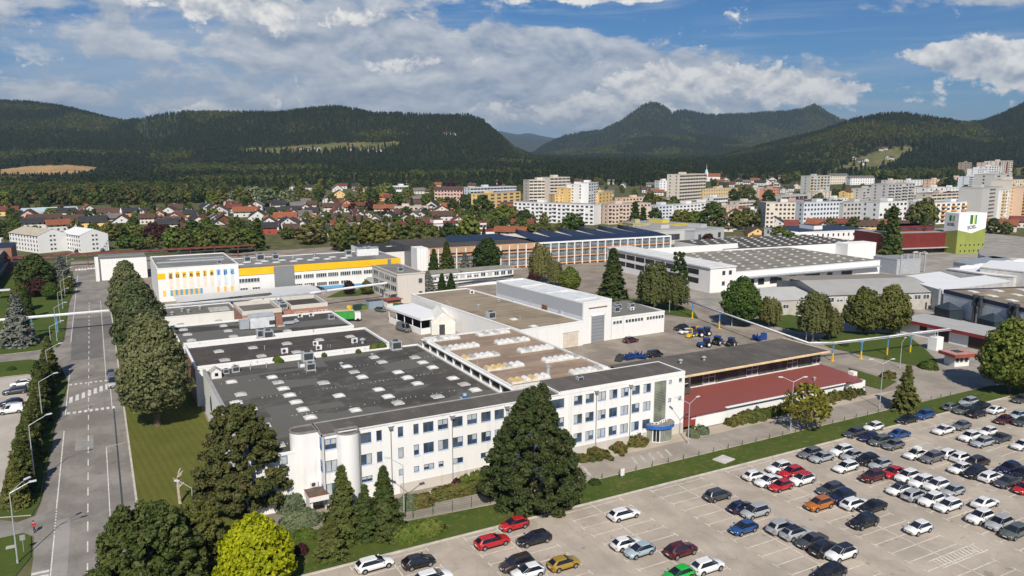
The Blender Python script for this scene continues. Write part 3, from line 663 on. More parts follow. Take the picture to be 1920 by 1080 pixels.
# ---------------------------------------------------------------- white office wing
ROOFS = m_bitumen('strip_roof_felt', (.118, .106, .095), (1.0, 6.5), math.pi / 2, None, .6)
def office():
    X0, Y0 = 25.6, 103.5
    t = thing('office_building', 'long white three-storey office wing with blue-framed windows and rounded stair towers', 'building', (X0, Y0, 0))
    top = [(31.0, 1.65), (33.4, .85), (36.7, .85), (39.15, .85), (40.7, 1.7), (43.1, 1.7), (45.5, 1.75), (48.0, 1.7), (50.4, 1.7), (52.75, 1.7), (55.15, 1.7), (57.6, 1.7), (60.0, 1.7), (62.4, 1.7), (64.1, 1.6), (67.6, 1.7), (69.95, 1.7), (72.4, 1.7), (74.8, 1.7), (77.2, 1.7), (79.6, 1.7), (82.05, 1.7)]
    ops = []; wins = []
    for x, w in top:
        for z, h in ((8.85, 1.6), (5.55, 1.65)): ops.append((x - X0, x + w - X0, z, z + h)); wins.append(ops[-1])
        if x > 66: ops.append((x - X0, x + w - X0, 2.25, 3.9)); wins.append(ops[-1])
    for x, w in ((31.0, 1.65), (33.4, .8), (36.7, .75), (39.1, .85), (40.7, 1.7), (43.1, .85), (45.5, 1.75), (50.3, 1.7), (52.75, 1.7), (55.15, 1.7)): ops.append((x - X0, x + w - X0, 2.9, 3.8)); wins.append(ops[-1])
    for z, h in ((8.9, 1.6), (5.5, 1.75), (1.9, 1.9)): ops.append((.25, 1.95, z, z + h)); wins.append(ops[-1])
    for x in (87.7, 90.05):
        for z in (9.7, 6.3): ops.append((x - X0, x + .72 - X0, z, z + .7)); wins.append(ops[-1])
    glassb = (84.5 - X0, 87.2 - X0, 3.0, 10.5); ops.append(glassb)
    L = 91.4 - X0; xs = 65.0 - X0
    mb = MB(); wall_holes(mb, L, 0, 11.05, ops)
    def side(x, y0, y1, z1): mb.poly([(x, y1, 0), (x, y0, 0), (x, y0, z1), (x, y1, z1)])
    side(0, 0, 5.3, 11.05); mb.poly([(L, 0, 0), (L, 7.6, 0), (L, 7.6, 11.05), (L, 0, 11.05)])
    mb.poly([(L, 7.6, 0), (xs, 7.6, 0), (xs, 7.6, 11.05), (L, 7.6, 11.05)])
    mb.box(2.0, xs, -.05, .25, 11.05, 11.22, 0); mb.box(xs, L, -.05, .25, 11.05, 11.62, 0); mb.box(xs - .2, xs, .25, 7.3, 11.05, 11.5, 0)
    mb.box(L - .25, L + .03, .25, 7.6, 11.05, 11.62, 0); mb.box(49, L, 7.45, 7.65, 10.9, 11.6, 0)
    mb.obj('wall', [W_], t)
    MB().poly([(-.15, -.1, 11.14), (xs, -.1, 11.14), (xs, 5.3, 11.2), (-.15, 5.3, 11.2)]).poly([(xs, .25, 11.50), (L - .2, .25, 11.50), (L - .2, 7.4, 11.54), (xs, 7.4, 11.54)]).poly([(xs, 5.3, 11.2), (-.15, 5.3, 11.2), (-.15, 5.3, 8), (xs, 5.3, 8)]).obj('roof', ROOFS, t)
    mb = MB(); mb.box(-.25, xs, 5.2, 5.42, 11.15, 11.3); mb.box(-.25, -.1, -.2, 5.2, 11.1, 11.3); mb.box(-.25, 2.0, -.2, -.05, 11.1, 11.3); mb.obj('roof_edge', MAT('zinc_edge', (.33, .32, .31), .6, .15, 1), t)
    mb = MB(); mb.box(36.8 - X0, 84.3 - X0, -.06, 0, -.05, 1.55); mb.box(88.5 - X0, L, -.06, 0, -.05, 1.9); mb.obj('plinth', m_render('plinth_render', (.55, .51, .46), .5), t)
    for a, b, c, d in wins:
        w = b - a
        window(t, a, c, w, d - c, cols=2 if w > 1.2 else 1, blind=None if d < 9 or a > 40 else R.choice([0, 0, 0, 2]))
        inst('sill', _sill(w), t, (a - .05, -.05, c - .06))
    # glass-block stair light: its grid of blocks
    a, b, c, d = glassb; mb = MB(); nx, nz = 9, 26
    for i in range(nx):
        for j in range(nz):
            q0, q1 = a + (b - a) * i / nx, a + (b - a) * (i + 1) / nx; r0, r1 = c + (d - c) * j / nz, c + (d - c) * (j + 1) / nz
            mb.box(q0 + .03, q1 - .03, .07, .12, r0 + .03, r1 - .03, 0, skip='bn')
    mb.box(a, b, .12, .2, c, d, 1)
    tag(mb.obj('glass_block', [GLASS('glass_brick', (.17, .19, .15), .15), MAT('block_mortar', (.48, .48, .42), .8)], t), kind='stuff')
    # downpipes with hopper heads
    for x in (35.59, 45.42, 54.9, 72.07, 79.24):
        mb = MB(); mb.cyl((x - X0, -.12, .1), (x - X0, -.12, 10.5), .07, .07, 8, 0); mb.box(x - X0 - .28, x - X0 + .28, -.4, 0, 10.35, 10.85, 0); mb.box(x - X0 - .45, x - X0 + .45, -.3, .0, 10.85, 11.1, 1); mb.obj('downpipe', [MAT('pipe_grey', (.22, .22, .23), .5), W_], t)
    for x in (66.6, 67.0): MB().cyl((x - X0, -.1, .1), (x - X0, -.1, 11.0), .08, .08, 8).obj('downpipe', WPLAST, t)
    MB().cyl((.12, -.12, .1), (.12, -.12, 10.9), .07, .07, 8).obj('downpipe', MAT('pipe_grey', (.3, .3, .3)), t)
    MB().cyl((5.32, -.16, .1), (5.32, -.16, 10.9), .07, .07, 8).obj('downpipe', MAT('pipe_grey', (.3, .3, .3)), t)
    # the two rounded towers
    cap = MAT('tower_coping', (.24, .225, .21), .7, .15, 1)
    def tower(cx, cy, r, ext, back):
        pts = []
        if ext:                                                       # slab with a rounded west end
            pts = [(cx + ext, cy - r), (cx + ext, cy + r)] + [(cx - r * math.sin(math.pi * k / 16) , cy + r * math.cos(math.pi * k / 16)) for k in range(17)]
        else: pts = [(cx + r * math.cos(math.pi + math.pi * k / 18), cy + .15 + r * math.sin(math.pi + math.pi * k / 18)) for k in range(19)] + [(cx + r, cy + back), (cx - r, cy + back)]
        w = MB().prism(pts, -.1, 11.12, 0); o = w.obj('stair_tower', W_, t)
        g = Vector((sum(p[0] for p in pts) / len(pts), sum(p[1] for p in pts) / len(pts)))
        big = [(g.x + (p[0] - g.x) * 1.03, g.y + (p[1] - g.y) * 1.05) for p in pts]; sm = [(g.x + (p[0] - g.x) * .86, g.y + (p[1] - g.y) * .8) for p in pts]
        mb = MB(); n = len(pts); mb.prism(big, 11.1, 11.3, 0, cap=False); i0 = len(mb.v)
        mb.v += [(p[0], p[1], 11.3) for p in big] + [(p[0], p[1], 11.3) for p in sm] + [(p[0], p[1], 11.16) for p in sm]
        for k in range(n):
            q = (k + 1) % n; mb.f.append((i0 + k, i0 + q, i0 + n + q, i0 + n + k)); mb.m.append(0); mb.f.append((i0 + n + k, i0 + n + q, i0 + 2 * n + q, i0 + 2 * n + k)); mb.m.append(0)
        mb.f.append(tuple(range(i0 + 2 * n, i0 + 3 * n))); mb.m.append(1)
        mb.obj('coping', [cap, ROOFS], o)
    tower(29.15 - X0, 0, 1.65, 0, 1.2); tower(-2.2, 3.6, 1.6, 2.2, 0)
    # narrow windows of the west face
    for z, h in ((8.6, 1.8), (5.3, 1.7), (2.2, 1.1)): window(t, 0, 0, 1.0, h, loc=(-.02, 1.75, z), rz=-math.pi / 2, cols=2, blind=2)
    # porch at the west corner
    p = MB(); p.box(-2.6, .15, -1.5, 1.55, 2.2, 3.0, 0, top=1); p.box(-2.4, -2.1, -1.3, -1.0, 0, 2.2, 0); p.box(-2.45, -2.3, -1.0, 1.4, 0, 2.2, 0); p.obj('porch', [W_, MAT('porch_felt', (.12, .085, .065), .9, .2, 1)], t)
    MB().box(-2.65, .2, -1.55, -1.45, 3.0, 3.08).box(-2.65, -2.55, -1.45, 1.55, 3.0, 3.08).obj('porch_edge', MAT('brick_edge', (.25, .07, .045), .8), t)
    vent(t, (-1.1, 1.75, 2.9), 1, 1.1)
    vent(t, (46.3, 4.9, 11.1), 0, .75).name = 'fan_unit'
    b = MB(); b.box(24.2, 25.3, 5.5, 6.3, 10.6, 11.6, 0); b.box(23.9, 24.2, 5.55, 6.2, 10.6, 11.4, 1); b.cyl((24.75, 5.9, 11.6), (24.75, 5.9, 11.9), .35, .3, 10, 1); b.obj('blue_fan', [BLUEF, GREYM], t)
    # curved glass-block entrance with blue canopy
    cx, rx, ry = 85.5 - X0, 2.85, 2.75
    arc = [(cx + rx * math.cos(a), -max(.02, ry * math.sin(a) ** .8) if 0 < a < math.pi else -.02) for a in [math.pi - math.pi * k / 20 for k in range(21)]]
    wl = [(cx + (x - cx) * .86, y * .86) for x, y in arc]
    m1 = MB(); n = len(wl) - 1
    for k in range(n):
        (x0, y0), (x1, y1) = wl[k], wl[k + 1]
        if 3 <= k <= 6: continue
        for j in range(11):
            z0, z1 = .15 + j * .215, .15 + (j + 1) * .215; s = .05
            lerp = lambda q: (x0 + (x1 - x0) * q, y0 + (y1 - y0) * q)
            a_, b_ = lerp(s), lerp(1 - s); m1.poly([(*a_, z0 + .025), (*b_, z0 + .025), (*b_, z1 - .025), (*a_, z1 - .025)], 0)
        m1.poly([(x0, y0 + .03, 0), (x1, y1 + .03, 0), (x1, y1 + .03, 2.52), (x0, y0 + .03, 2.52)], 1)
    e = m1.obj('entrance', [GLASS('glass_brick2', (.22, .25, .2), .15), MAT('block_mortar2', (.50, .50, .45), .8)], t)
    (x0, y0), (x1, y1) = wl[3], wl[7]; d = Vector((x1 - x0, y1 - y0, 0)); ang = math.atan2(d.y, d.x)
    dm = MB(); dm.box(0, d.length, -.03, .05, 0, 2.5, 0); dm.box(.18, d.length * .5 - .05, -.05, -.03, .15, 2.35, 1); dm.box(d.length * .5 + .05, d.length - .15, -.05, -.03, .15, 2.35, 1)
    inst('door', dm.mesh('door', [WPLAST, DARKGL]), e, (x0, y0, 0), ang)
    f = MB(); f.prism(arc, 2.5, 3.12, 0, cap=False); f.poly([(x, y, 3.02) for x, y in arc], 1); f.poly([(x, y, 2.52) for x, y in arc][::-1], 2)
    f.obj('canopy', [BLUEB, MAT('canopy_felt', (.22, .20, .17), .9, .3, 2), CON], t)
    for k in range(6): vent(t, (cx - 1.8 + k * .62, -.9 - .35 * math.sin(k), 3.02), 1, .55, R.uniform(-.5, .5))
    vent(t, (cx - 4.2, -.35, 1.2), 1, .9); vent(t, (cx - 5.3, -.35, 1.0), 1, .9)
def _sill(w):
    k = ('sill', round(w, 2))
    if k not in _WC: _WC[k] = MB().box(0, w + .1, 0, .1, 0, .05).mesh('sill', MAT('sill_zinc', (.40, .41, .43), .5))
    return _WC[k]
office()

# ---------------------------------------------------------------- halls behind the office
RF1 = m_bitumen('dark_felt', (.083, .078, .071), (1.0, 11), 0, (.135, .132, .118), .52, weath=.5)
RF2 = m_bitumen('brown_felt', (.076, .066, .059), (1.1, 9), 0, None)
RF3 = m_bitumen('patched_felt', (.062, .058, .054), (1.6, 5), math.pi / 2, (.15, .145, .135), .52, weath=.35)
RFT = m_bitumen('tan_felt', (.30, .222, .162), (1.2, 10), 0, (.20, .175, .14), .80, weath=.1)
RFT2 = m_bitumen('khaki_felt', (.285, .23, .165), (1.2, 14), 0, (.17, .15, .12), .80, weath=.1)
RFG = m_bitumen('olive_grey_felt', (.155, .148, .13), (1.2, 9), 0, None)
t = hall('factory_hall', 'large dark flat-roofed hall with white dome skylights behind the white office', 16, 60.8, 106, 157, 8.3, W_, RF1, .3, .3)
domes(t, (16, 106), 8.32, [(320 + a / 4, 520 + b / 4) for a, b in [(760, 740), (805, 778), (845, 825), (890, 875), (940, 925), (990, 982), (1045, 1040), (455, 775), (525, 868), (490, 930), (600, 975), (1000, 655), (1145, 782), (1262, 878), (1385, 985), (1320, 660), (1375, 700), (1435, 740), (1525, 592), (1585, 627), (1705, 703), (1775, 745), (1850, 787), (1560, 832), (1630, 885), (1705, 933), (1830, 592), (1890, 630)]] + [(520, 832), (811, 687), (849, 707), (870, 718), (891, 729), (820, 741), (495, 795)])
for x, z in ((3.9, 6.9), (3.9, 3.6)): window(t, x, z, 1.2, 1.3, y=-.15, cols=1, mat=BLUEF, blind=1 if z > 5 else 0)
mb = MB(); mb.box(-.1, .5, -.1, 51, 8.6, 8.68, 0); mb.obj('roof_edge', MAT('zinc_edge', (.33, .32, .31)), t)
mb = MB()
for k in range(4):
    for q in [q for q in range(52) if R.random() < .55]: mb.cyl((2 + q * .82 + R.uniform(-.2, .2), 4.2 + k * 12 + R.uniform(-.1, .1), 8.3), (2 + q * .82, 4.2 + k * 12, 8.40), .06, .04, 5)
tag(mb.obj('roof_fixing', MAT('pale_cap', (.6, .6, .58)), t), kind='stuff')
mb = MB()
for q in range(9): mb.box(.15, .22, 2 + q * 5.2, 5.6 + q * 5.2, 8.68, 8.78)
mb.obj('lightning_rail', GALV, t)
h1 = MB(); h1.box(-.9, .9, -.9, .9, 0, 1.3, 0, skip='t'); h1.poly([(-1.1, -1.0, 1.25), (0, -1.0, 2.0), (0, 1.4, 2.0), (-1.1, 1.4, 1.25)][::-1], 1); h1.poly([(0, -1.0, 2.0), (1.1, -1.0, 1.25), (1.1, 1.4, 1.25), (0, 1.4, 2.0)][::-1], 1); h1.poly([(-.9, -.9, 1.3), (.9, -.9, 1.3), (0, -.9, 1.95)], 0); h1.box(-.3, .3, -.95, -.9, .5, 1.1, 2)
q = P(405, 705, 8.6); inst('roof_hut', h1.mesh('roof_hut', [WB, CON, DARKGL]), t, (q.x - 16, q.y - 106, 8.3))
for (u, v), k, s in (((442, 697), 0, .9), ((424, 700), 0, .7), ((582, 694), 0, 1.2), ((577, 676), 0, 1.5), ((640, 686), 2, 1), ((742, 655), 0, 1.5), ((560, 690), 3, 1), ((698, 668), 2, .8), ((470, 694), 3, 1), ((500, 690), 3, .9)):
    q = P(u, v, 8.3); vent(t, (q.x - 16, q.y - 106, 8.32), k, s)
def shrub_tuft(parent, loc, r): inst('weed', TUFT, parent, loc, R.uniform(0, 6), r)
HALL1 = t
for y, z, s in ((10, 4.5, 1.0), (17, 3.6, 1.3), (24, 4.8, 1.0), (33, 3.9, 1.2), (41, 4.6, 1.0)):
    MB().poly([(-.02, y + s * 1.2, z - s * 1.6), (-.02, y - s * .9, z - s * 1.2), (-.02, y - s * 1.1, z + s * .4), (-.02, y - s * .2, z + s * 1.7), (-.02, y + s * .8, z + s * 1.1), (-.02, y + s * 1.4, z + s * .1)]).obj('wall_painting', MAT('mural_blue', (.06, .07, .13), .8, .3, 1), t)
t = hall('factory_hall', 'narrow dark-roofed hall with a brick end wall in the middle row', 15, 56, 161.0, 180, 7.9, W_, RF2, .45, .35, left=m_brick('red_brick', (.26, .085, .05), (.33, .12, .07), (.32, .25, .2)))
domes(t, (15, 161), 7.92, [(320 + a / 4, 520 + b / 4) for a, b in [(360, 548), (405, 612), (615, 520), (680, 582), (870, 490), (945, 552), (1115, 462), (1345, 437)]], DOMEG)
for (a, b), k, s in (((855, 575), 1, 1.4), ((1090, 515), 1, 1.2), ((1112, 548), 1, 1.3), ((1380, 497), 1, 1.4), ((1440, 495), 2, 1.6), ((705, 545), 3, .8), ((1200, 528), 3, .6), ((1180, 525), 3, .5)):
    q = P(320 + a / 4, 520 + b / 4, 7.9); vent(t, (q.x - 15, q.y - 161, 7.92), k, s, R.uniform(-.4, .4))
mb = MB(); mb.box(41.05, 43.2, 2, 4.6, 0, 5.2, 0); mb.box(41.05, 45.0, 5, 8.2, 0, 6.0, 0); mb.box(41.05, 43.5, 8.8, 13.5, 0, 6.6, 0); mb.box(41.05, 42, 14, 18.5, 0, 5.5, 0); mb.obj('annex', W_, t)
mb = MB()
for k in range(7): mb.box(7 + k * 4.6, 7.3 + k * 4.6, -.35, 0, 3, 8.3, 0)
mb.obj('parapet_buttress', WB, t)
mb = MB(); rail(mb, [(.2, .3, 8.9), (.2, 18.7, 8.9)], .04)
for k in range(10): mb.cyl((.2, .4 + k * 2, 8.3), (.2, .4 + k * 2, 8.9), .04, .04, 5)
mb.obj('railing', GALV, t)
t = hall('factory_hall', 'dark patched-roof hall with air plant boxes in front of the brick buildings', 14.5, 55.5, 187.5, 209.0, 6.9, W_, RF3, .5, .35, left=m_brick('red_brick', 0, 0, 0))
domes(t, (14.5, 187.5), 6.92, [(320 + a / 4, 520 + b / 4) for a, b in [(75, 347), (95, 387), (125, 422), (155, 465), (360, 322), (395, 357), (430, 395), (470, 435), (825, 355), (875, 395)]], DOMEG)
mb = MB(); mb.box(0, 6.0, 0, 3.2, .2, 3.0, 0); mb.poly([(-.1, -.1, 3.0), (6.1, -.1, 3.0), (6.1, 3.3, 3.5), (-.1, 3.3, 3.5)], 1); mb.box(-2.4, -.2, .4, 2.4, .2, 2.4, 2); mb.box(4.6, 6.03, -.03, 0, .8, 1.9, 3); mb.box(6.3, 8.0, .6, 2.4, 0, 3.2, 4); mb.box(6.5, 11, 1, 1.8, .3, .8, 2); mb.box(7.5, 12.5, 2.2, 2.8, .3, .7, 2)
q = P(470, 618, 7); inst('air_plant', mb.mesh('air_plant', [MAT('pale_panel', (.60, .61, .63), .5), GREYM, GALV, DARKM, m_brick('red_brick', 0, 0, 0)]), t, (q.x - 14.5, q.y - 187.5, 6.95))
for (u, v), k, s in (((490, 632), 0, 1.5), ((503, 634), 0, 1.5), ((588, 628), 3, 1.2), ((555, 604), 2, 1.2), ((563, 596), 1, 1.3), ((584, 594), 1, 1.3), ((621, 598), 0, 1.0)):
    q = P(u, v, 6.9); vent(t, (q.x - 14.5, q.y - 187.5, 6.92), k, s)
BRK = m_brick('orange_brick', (.36, .13, .07), (.43, .17, .10), (.40, .32, .26))
FASC = m_render('cream_fascia', (.60, .56, .50), .5)
t = hall('brick_building', 'orange brick block with cream fascia and grey flat roof', 32, 42.2, 209.3, 224, 8.2, BRK, RFG, 1.1, .3, pmat=FASC)
t = hall('brick_building', 'brick block with cream fascia, dark roof and pale window panels', 45.2, 55.3, 211.5, 226, 8.2, BRK, RF2, 1.1, .3, pmat=FASC)
for x, w in ((1.0, .9), (2.2, 1.1), (3.6, 1.0), (6.0, .8), (7.4, 1.0), (8.5, 1.0), (9.5, .5)): window(t, x, 5.2, w, 2.2, y=-.14, cols=1, mat=WPLAST, blind=1)
vent(t, (-1.8, 2, 8.0), 0, 1.5); vent(t, (-1.9, 5, 8.0), 0, 1.5)
mb = MB()
for k in range(3): rail(mb, [(-2.6 + k * .7, 0, 8.6), (-2.6 + k * .7, 11, 9.2)], .22)
mb.box(-2.9, 0, -.4, 12, 0, 8.0, 1); mb.obj('duct', [GALV, BRK], t)
t = hall('workshop', 'low tan flat-roofed workshop beside the three rounded trees', 14, 34.2, 232, 247, 5, WB, RFG, .3, .3)
for x, y in ((3, 4), (6, 8), (7.5, 5.5), (11, 9)): vent(t, (x, y, 5), 2, 1.3)
for k in range(3): MB().box(13, 18.5, 3 + k * 2, 4 + k * 2, 5.05, 5.5).obj('skylight', ACRYG, t)
# tan roof hall with barrel skylights
t = hall('skylight_hall', 'tan flat-roofed hall with rows of white barrel skylights behind the office', 61.0, 82.8, 112.8, 154, 10.3, WB, RFT, .3, .35)
CLS = MB().box(-.04, 0, 0, 3.55, 0, 1.25).mesh('pane', DARKGL)
for k in range(10): inst('pane', CLS, t, (0, .35 + k * 4.1, 8.75))
mb = MB(); mb.box(-.5, 0, -.1, 41.3, 10.1, 10.3, 0)
for k in range(11): mb.box(-.3, 0, k * 4.1 - .1, k * 4.1 + .2, 8.5, 10.1, 0)
mb.obj('clerestory_frame', W_, t)
def barrel(mat):
    mb = MB(); n = 6
    for k in range(n):
        a0, a1 = math.pi * k / n, math.pi * (k + 1) / n
        mb.poly([(-.62 * math.cos(a0), -.85, .3 + .5 * math.sin(a0)), (-.62 * math.cos(a1), -.85, .3 + .5 * math.sin(a1)), (-.62 * math.cos(a1), .85, .3 + .5 * math.sin(a1)), (-.62 * math.cos(a0), .85, .3 + .5 * math.sin(a0))][::-1])
    mb.poly([(-.62 * math.cos(math.pi * k / n), -.85, .3 + .5 * math.sin(math.pi * k / n)) for k in range(n + 1)])
    return mb.mesh('dome', mat, True)
BAR = {k: barrel(m) for k, m in (('w', ACRY), ('g', ACRYG), ('y', ACRYY))}
CB = MB().box(-3.95, 3.95, -1.0, 1.0, -.03, .3).mesh('skylight', CURB)
for (u, v), pat in (((829, 635), 'wwgwww'), ((864, 650), 'gwwwww'), ((901, 667), 'ygwwwg'), ((945, 687), 'yyygww'), ((992, 710), 'yywyww'), ((924, 624), 'wgwgww'), ((960, 639), 'wwwgww'), ((1004, 654), 'wgwwww'), ((1051, 672), 'wwwwwg'), ((1104, 694), 'wwwwgw')):
    q = P(u, v, 10.6); s = inst('skylight', CB, t, (q.x - 61, q.y - 112.8, 10.33))
    for k, c in enumerate(pat): inst('dome', BAR[c], s, (-3.3 + k * 1.32, 0, 0))
for u, v in ((1028, 700), (985, 650), (965, 640), (1056, 660), (1100, 677), (895, 685), (820, 640)): q = P(u, v, 10.3); vent(t, (q.x - 61, q.y - 112.8, 10.32), 3, .7)
q = P(1028, 708, 10.3); MB().cyl((0, 0, 0), (0, 0, 2.0), .35, .35, 10).cyl((0, 0, 2.0), (0, 0, 2.3), .5, .5, 10).obj('chimney', GALV, t, (q.x - 61, q.y - 112.8, 10.3))
# khaki hall, tall white hall and its right wing (turned a few degrees)
a5 = math.radians(5.2)
t = hall('factory_hall', 'wide khaki flat-roofed hall joined to the tall white hall', 91.6, 111.9, 165.4, 227, 6.35, W_, RFT2, .3, .35, a5)
mb = MB(); mb.box(13.6, 18.6, -.1, 0, 0, 4.0, 0); mb.box(13.4, 18.8, -.14, -.1, 4.0, 4.15, 1); mb.box(13.6, 18.6, -.12, -.1, 1.9, 2.0, 1); mb.obj('garage_door', [MAT('beige_door', (.62, .55, .45), .6), CON], t)
for (u, v), k, s in (((920, 597), 0, 1.5), ((897, 576), 2, 1.2), ((935, 566), 2, 1.1), ((885, 552), 1, 1.5), ((975, 600), 3, 1), ((962, 565), 2, .9)):
    q = P(u, v, 6.4) - Vector((91.6, 165.4, 0)); c, s5 = math.cos(-a5), math.sin(-a5); vent(t, (q.x * c - q.y * s5, q.x * s5 + q.y * c, 6.4), k, s)
for u, v in ((963, 599), (1000, 612)):
    q = P(u, v, 6.4) - Vector((91.6, 165.4, 0)); inst('skylight', DOME, t, (q.x * c - q.y * s5, q.x * s5 + q.y * c, 6.37))
CLAD = m_sheet('pale_cladding', (.56, .58, .62), .5, math.pi / 2, .5, 0, .15, .03)
t = hall('tall_hall', 'tall white windowless hall with a high grey sliding door', 112.2, 122.1, 167.9, 211, 11.0, W_, m_bitumen('white_membrane', (.62, .62, .61), (1.5, 12), 0, None), .45, .3, a5)
MB().box(-.09, -.03, .3, 42.8, 7.6, 11.1).obj('cladding_band', m_sheet('grey_cladding', (.40, .42, .45), .3, 0, .5, 0, .15, .03), t)
MB().box(-.06, -.02, .3, 42.8, 2.5, 7.6).obj('cladding_panel', CLAD, t)
mb = MB(); mb.box(2.7, 7.3, -.12, 0, 0, 7.3, 0)
for k in range(1, 8): mb.box(2.75, 7.25, -.15, -.12, k * .92 - .02, k * .92 + .02, 1)
mb.obj('sliding_door', [m_sheet('door_sheet', (.27, .28, .30), .3, 0, .5), DARKM], t)
mb = MB(); mb.box(2.4, 2.7, -.2, 0, 0, 7.6, 0); mb.box(7.3, 7.6, -.2, 0, 0, 7.6, 0); mb.box(2.4, 7.6, -.2, 0, 7.3, 7.6, 0); mb.box(1.8, 8.2, -.25, 0, 9.6, 9.75, 1); mb.obj('door_frame', [W_, MAT('rust_rail', (.3, .16, .12))], t)
for k in range(3): MB().box(1, 8.8, 5 + k * 13, 14 + k * 13, 11.05, 11.35).obj('skylight', MAT('frosted_sheet', (.66, .68, .68), .4, .1, .5), t)
mb = MB(); mb.box(-.5, 0, 16, 18.2, 6.9, 8.0, 0); mb.box(-.5, 0, 9, 10.5, 6.5, 7.6, 1); mb.cyl((-.4, 24, 6.4), (-.4, 24, 8.6), .1, .1, 6, 1); mb.obj('wall_vent', [MAT('rusty_steel', (.20, .10, .06), .8, .3, 2), GREYM], t)
t = thing('side_wing', 'low white wing with grey ribbed roof right of the tall hall', 'building', (122.2, 168.8, 0), a5 * .3)
mb = MB(); mb.box(0, 18.8, 0, 17, -.1, 5.7, 0, skip='tb'); mb.box(0, 18.85, -.06, .2, 5.7, 6.2, 0); mb.box(18.6, 18.85, .2, 17, 5.7, 6.2, 0); mb.obj('wall', W_, t)
MB().poly([(0, .2, 5.75), (18.6, .2, 5.75), (18.6, 17, 6.5), (0, 17, 6.5)]).obj('roof', m_sheet('olive_ribbed_roof', (.17, .17, .15), .9, 0, .7, 0, .35, .12), t)
for k in range(17): 
    if k not in (3, 10): window(t, .5 + k * 1.07, 4.15, .85, .9, y=-.15, cols=1, mat=MAT('grey_frame', (.45, .44, .42), .5), blind=0, fr=.05)
for x, y in ((6, 6), (9, 9), (13, 8), (15, 11), (11, 5)): vent(t, (x, y, 6.1), R.choice([0, 2, 1]), 1.2)
# canteen with red-roofed veranda
t = thing('canteen', 'long dark flat-roofed hall with cream fascia and dark glazing above the red roof', 'building', (91.6, 113.6, 0))
mb = MB(); mb.box(0, 49.6, 2.4, 13, -.1, 6.9, 0, skip='tb'); mb.obj('wall', [MAT('brown_panel', (.10, .085, .075), .7)], t)
MB().box(-.2, 50.4, 0, 13.3, 6.9, 6.95, 0).box(-.2, 50.6, 0, .25, 6.5, 6.9, 1).box(-.2, 50.4, -.35, 0, 6.55, 6.75, 1).box(50.2, 50.6, .25, 13.3, 6.4, 7.0, 1).obj('roof', [ROOFS, MAT('cream_fascia_sheet', (.66, .50, .31), .6, .12, 1)], t)
xs = [11.5 + k * 4.05 for k in range(10)]
for k, x in enumerate(xs):
    if k in (1, 4, 7, 9): window(t, x, 3.45, 3.4 if k < 9 else 2.6, 2.75, y=2.2, cols=2, rows=2, mat=MAT('pale_steel_frame', (.50, .47, .42), .5), blind=0, fr=.14)
    else: inst('pane', MB().box(0, 3.8, -.05, 0, 0, 2.75).mesh('pane', GLASS('grey_green_panel', (.055, .065, .06), .25)), t, (x, 2.36, 3.45))
mb = MB()
for x in xs: mb.box(x - .22, x - .05, 2.2, 2.4, 3.35, 6.3)
mb.box(.2, 49.6, 2.15, 2.4, 6.2, 6.5); mb.obj('window_frame', MAT('brown_steel', (.13, .11, .10), .6), t)
mb = MB(); mb.box(.2, 9.6, -.6, 2.3, 4.3, 4.5, 0); mb.box(.2, 9.6, -.75, -.6, 3.4, 4.6, 1); mb.box(9.4, 9.7, -.6, 2.3, 3.4, 6.6, 1); mb.box(.2, 9.2, -.5, -.35, 5.3, 5.45, 2); mb.obj('balcony', [MAT('balcony_floor', (.07, .06, .055)), MAT('brown_panel', 0), MAT('pale_steel_frame', 0)], t)
MB().box(10.2, 11.1, 1.6, 2.3, 3.3, 6.6).obj('pillar', MAT('cream_fascia_sheet', 0), t)
MB().box(9.8, 50.0, 2.0, 2.4, 2.9, 3.4).obj('parapet', W_, t)
for x, y in ((14, 7.5), (20, 7.0)): vent(t, (x, y, 6.95), 2, 1.2)
t = thing('red_roof_annex', 'low white annex with a wide brick-red sheet roof beside the access road', 'building', (91.6, 103.6, 0))
REDR = m_sheet('red_roof_sheet', (.25, .075, .060), .45, 0, .5, 0, .12, .04, .3)
ridge, eave = 3.32, 2.75
MB().poly([(.15, 0, eave), (10.8, 0, eave), (10.8, 1.1, eave + .05), (44.5, .7, eave + .03), (44.6, -.2, eave), (49, -.2, eave), (50.8, 3, eave + .1), (50.5, 12.4, ridge), (.15, 12.4, ridge)]).obj('roof', REDR, t)
mb = MB(); mb.box(3.0, 10.7, .3, 12, -.1, 2.68, 0, skip='tb'); mb.box(10.7, 50, 1.4, 12, -.1, 2.7, 0, skip='tb'); mb.box(45.2, 50.2, .2, 1.4, -.1, 2.7, 0, skip='tb'); mb.obj('wall', W_, t)
MB().box(.3, 3.0, .15, 10, .8, 2.65).obj('red_panel', MAT('red_cladding', (.26, .05, .04), .6), t)
MB().box(1.9, 2.9, .09, .15, 2.0, 2.25).obj('sign_plate', WPLAST, t)
mb = MB(); mb.box(.15, 10.8, -.05, 0, 2.55, 2.78); mb.box(10.8, 44.5, .65, 1.05, 2.5, 2.74, 1); mb.obj('gutter', [MAT('red_gutter', (.2, .045, .04)), W_], t)
MB().box(50.2, 51.4, 3.2, 4.6, 0, 3.6).obj('chimney', W_, t)
q = P(1527, 712, 3); vent(t, (q.x - 91.6, q.y - 103.6, 2.95), 2, .9)
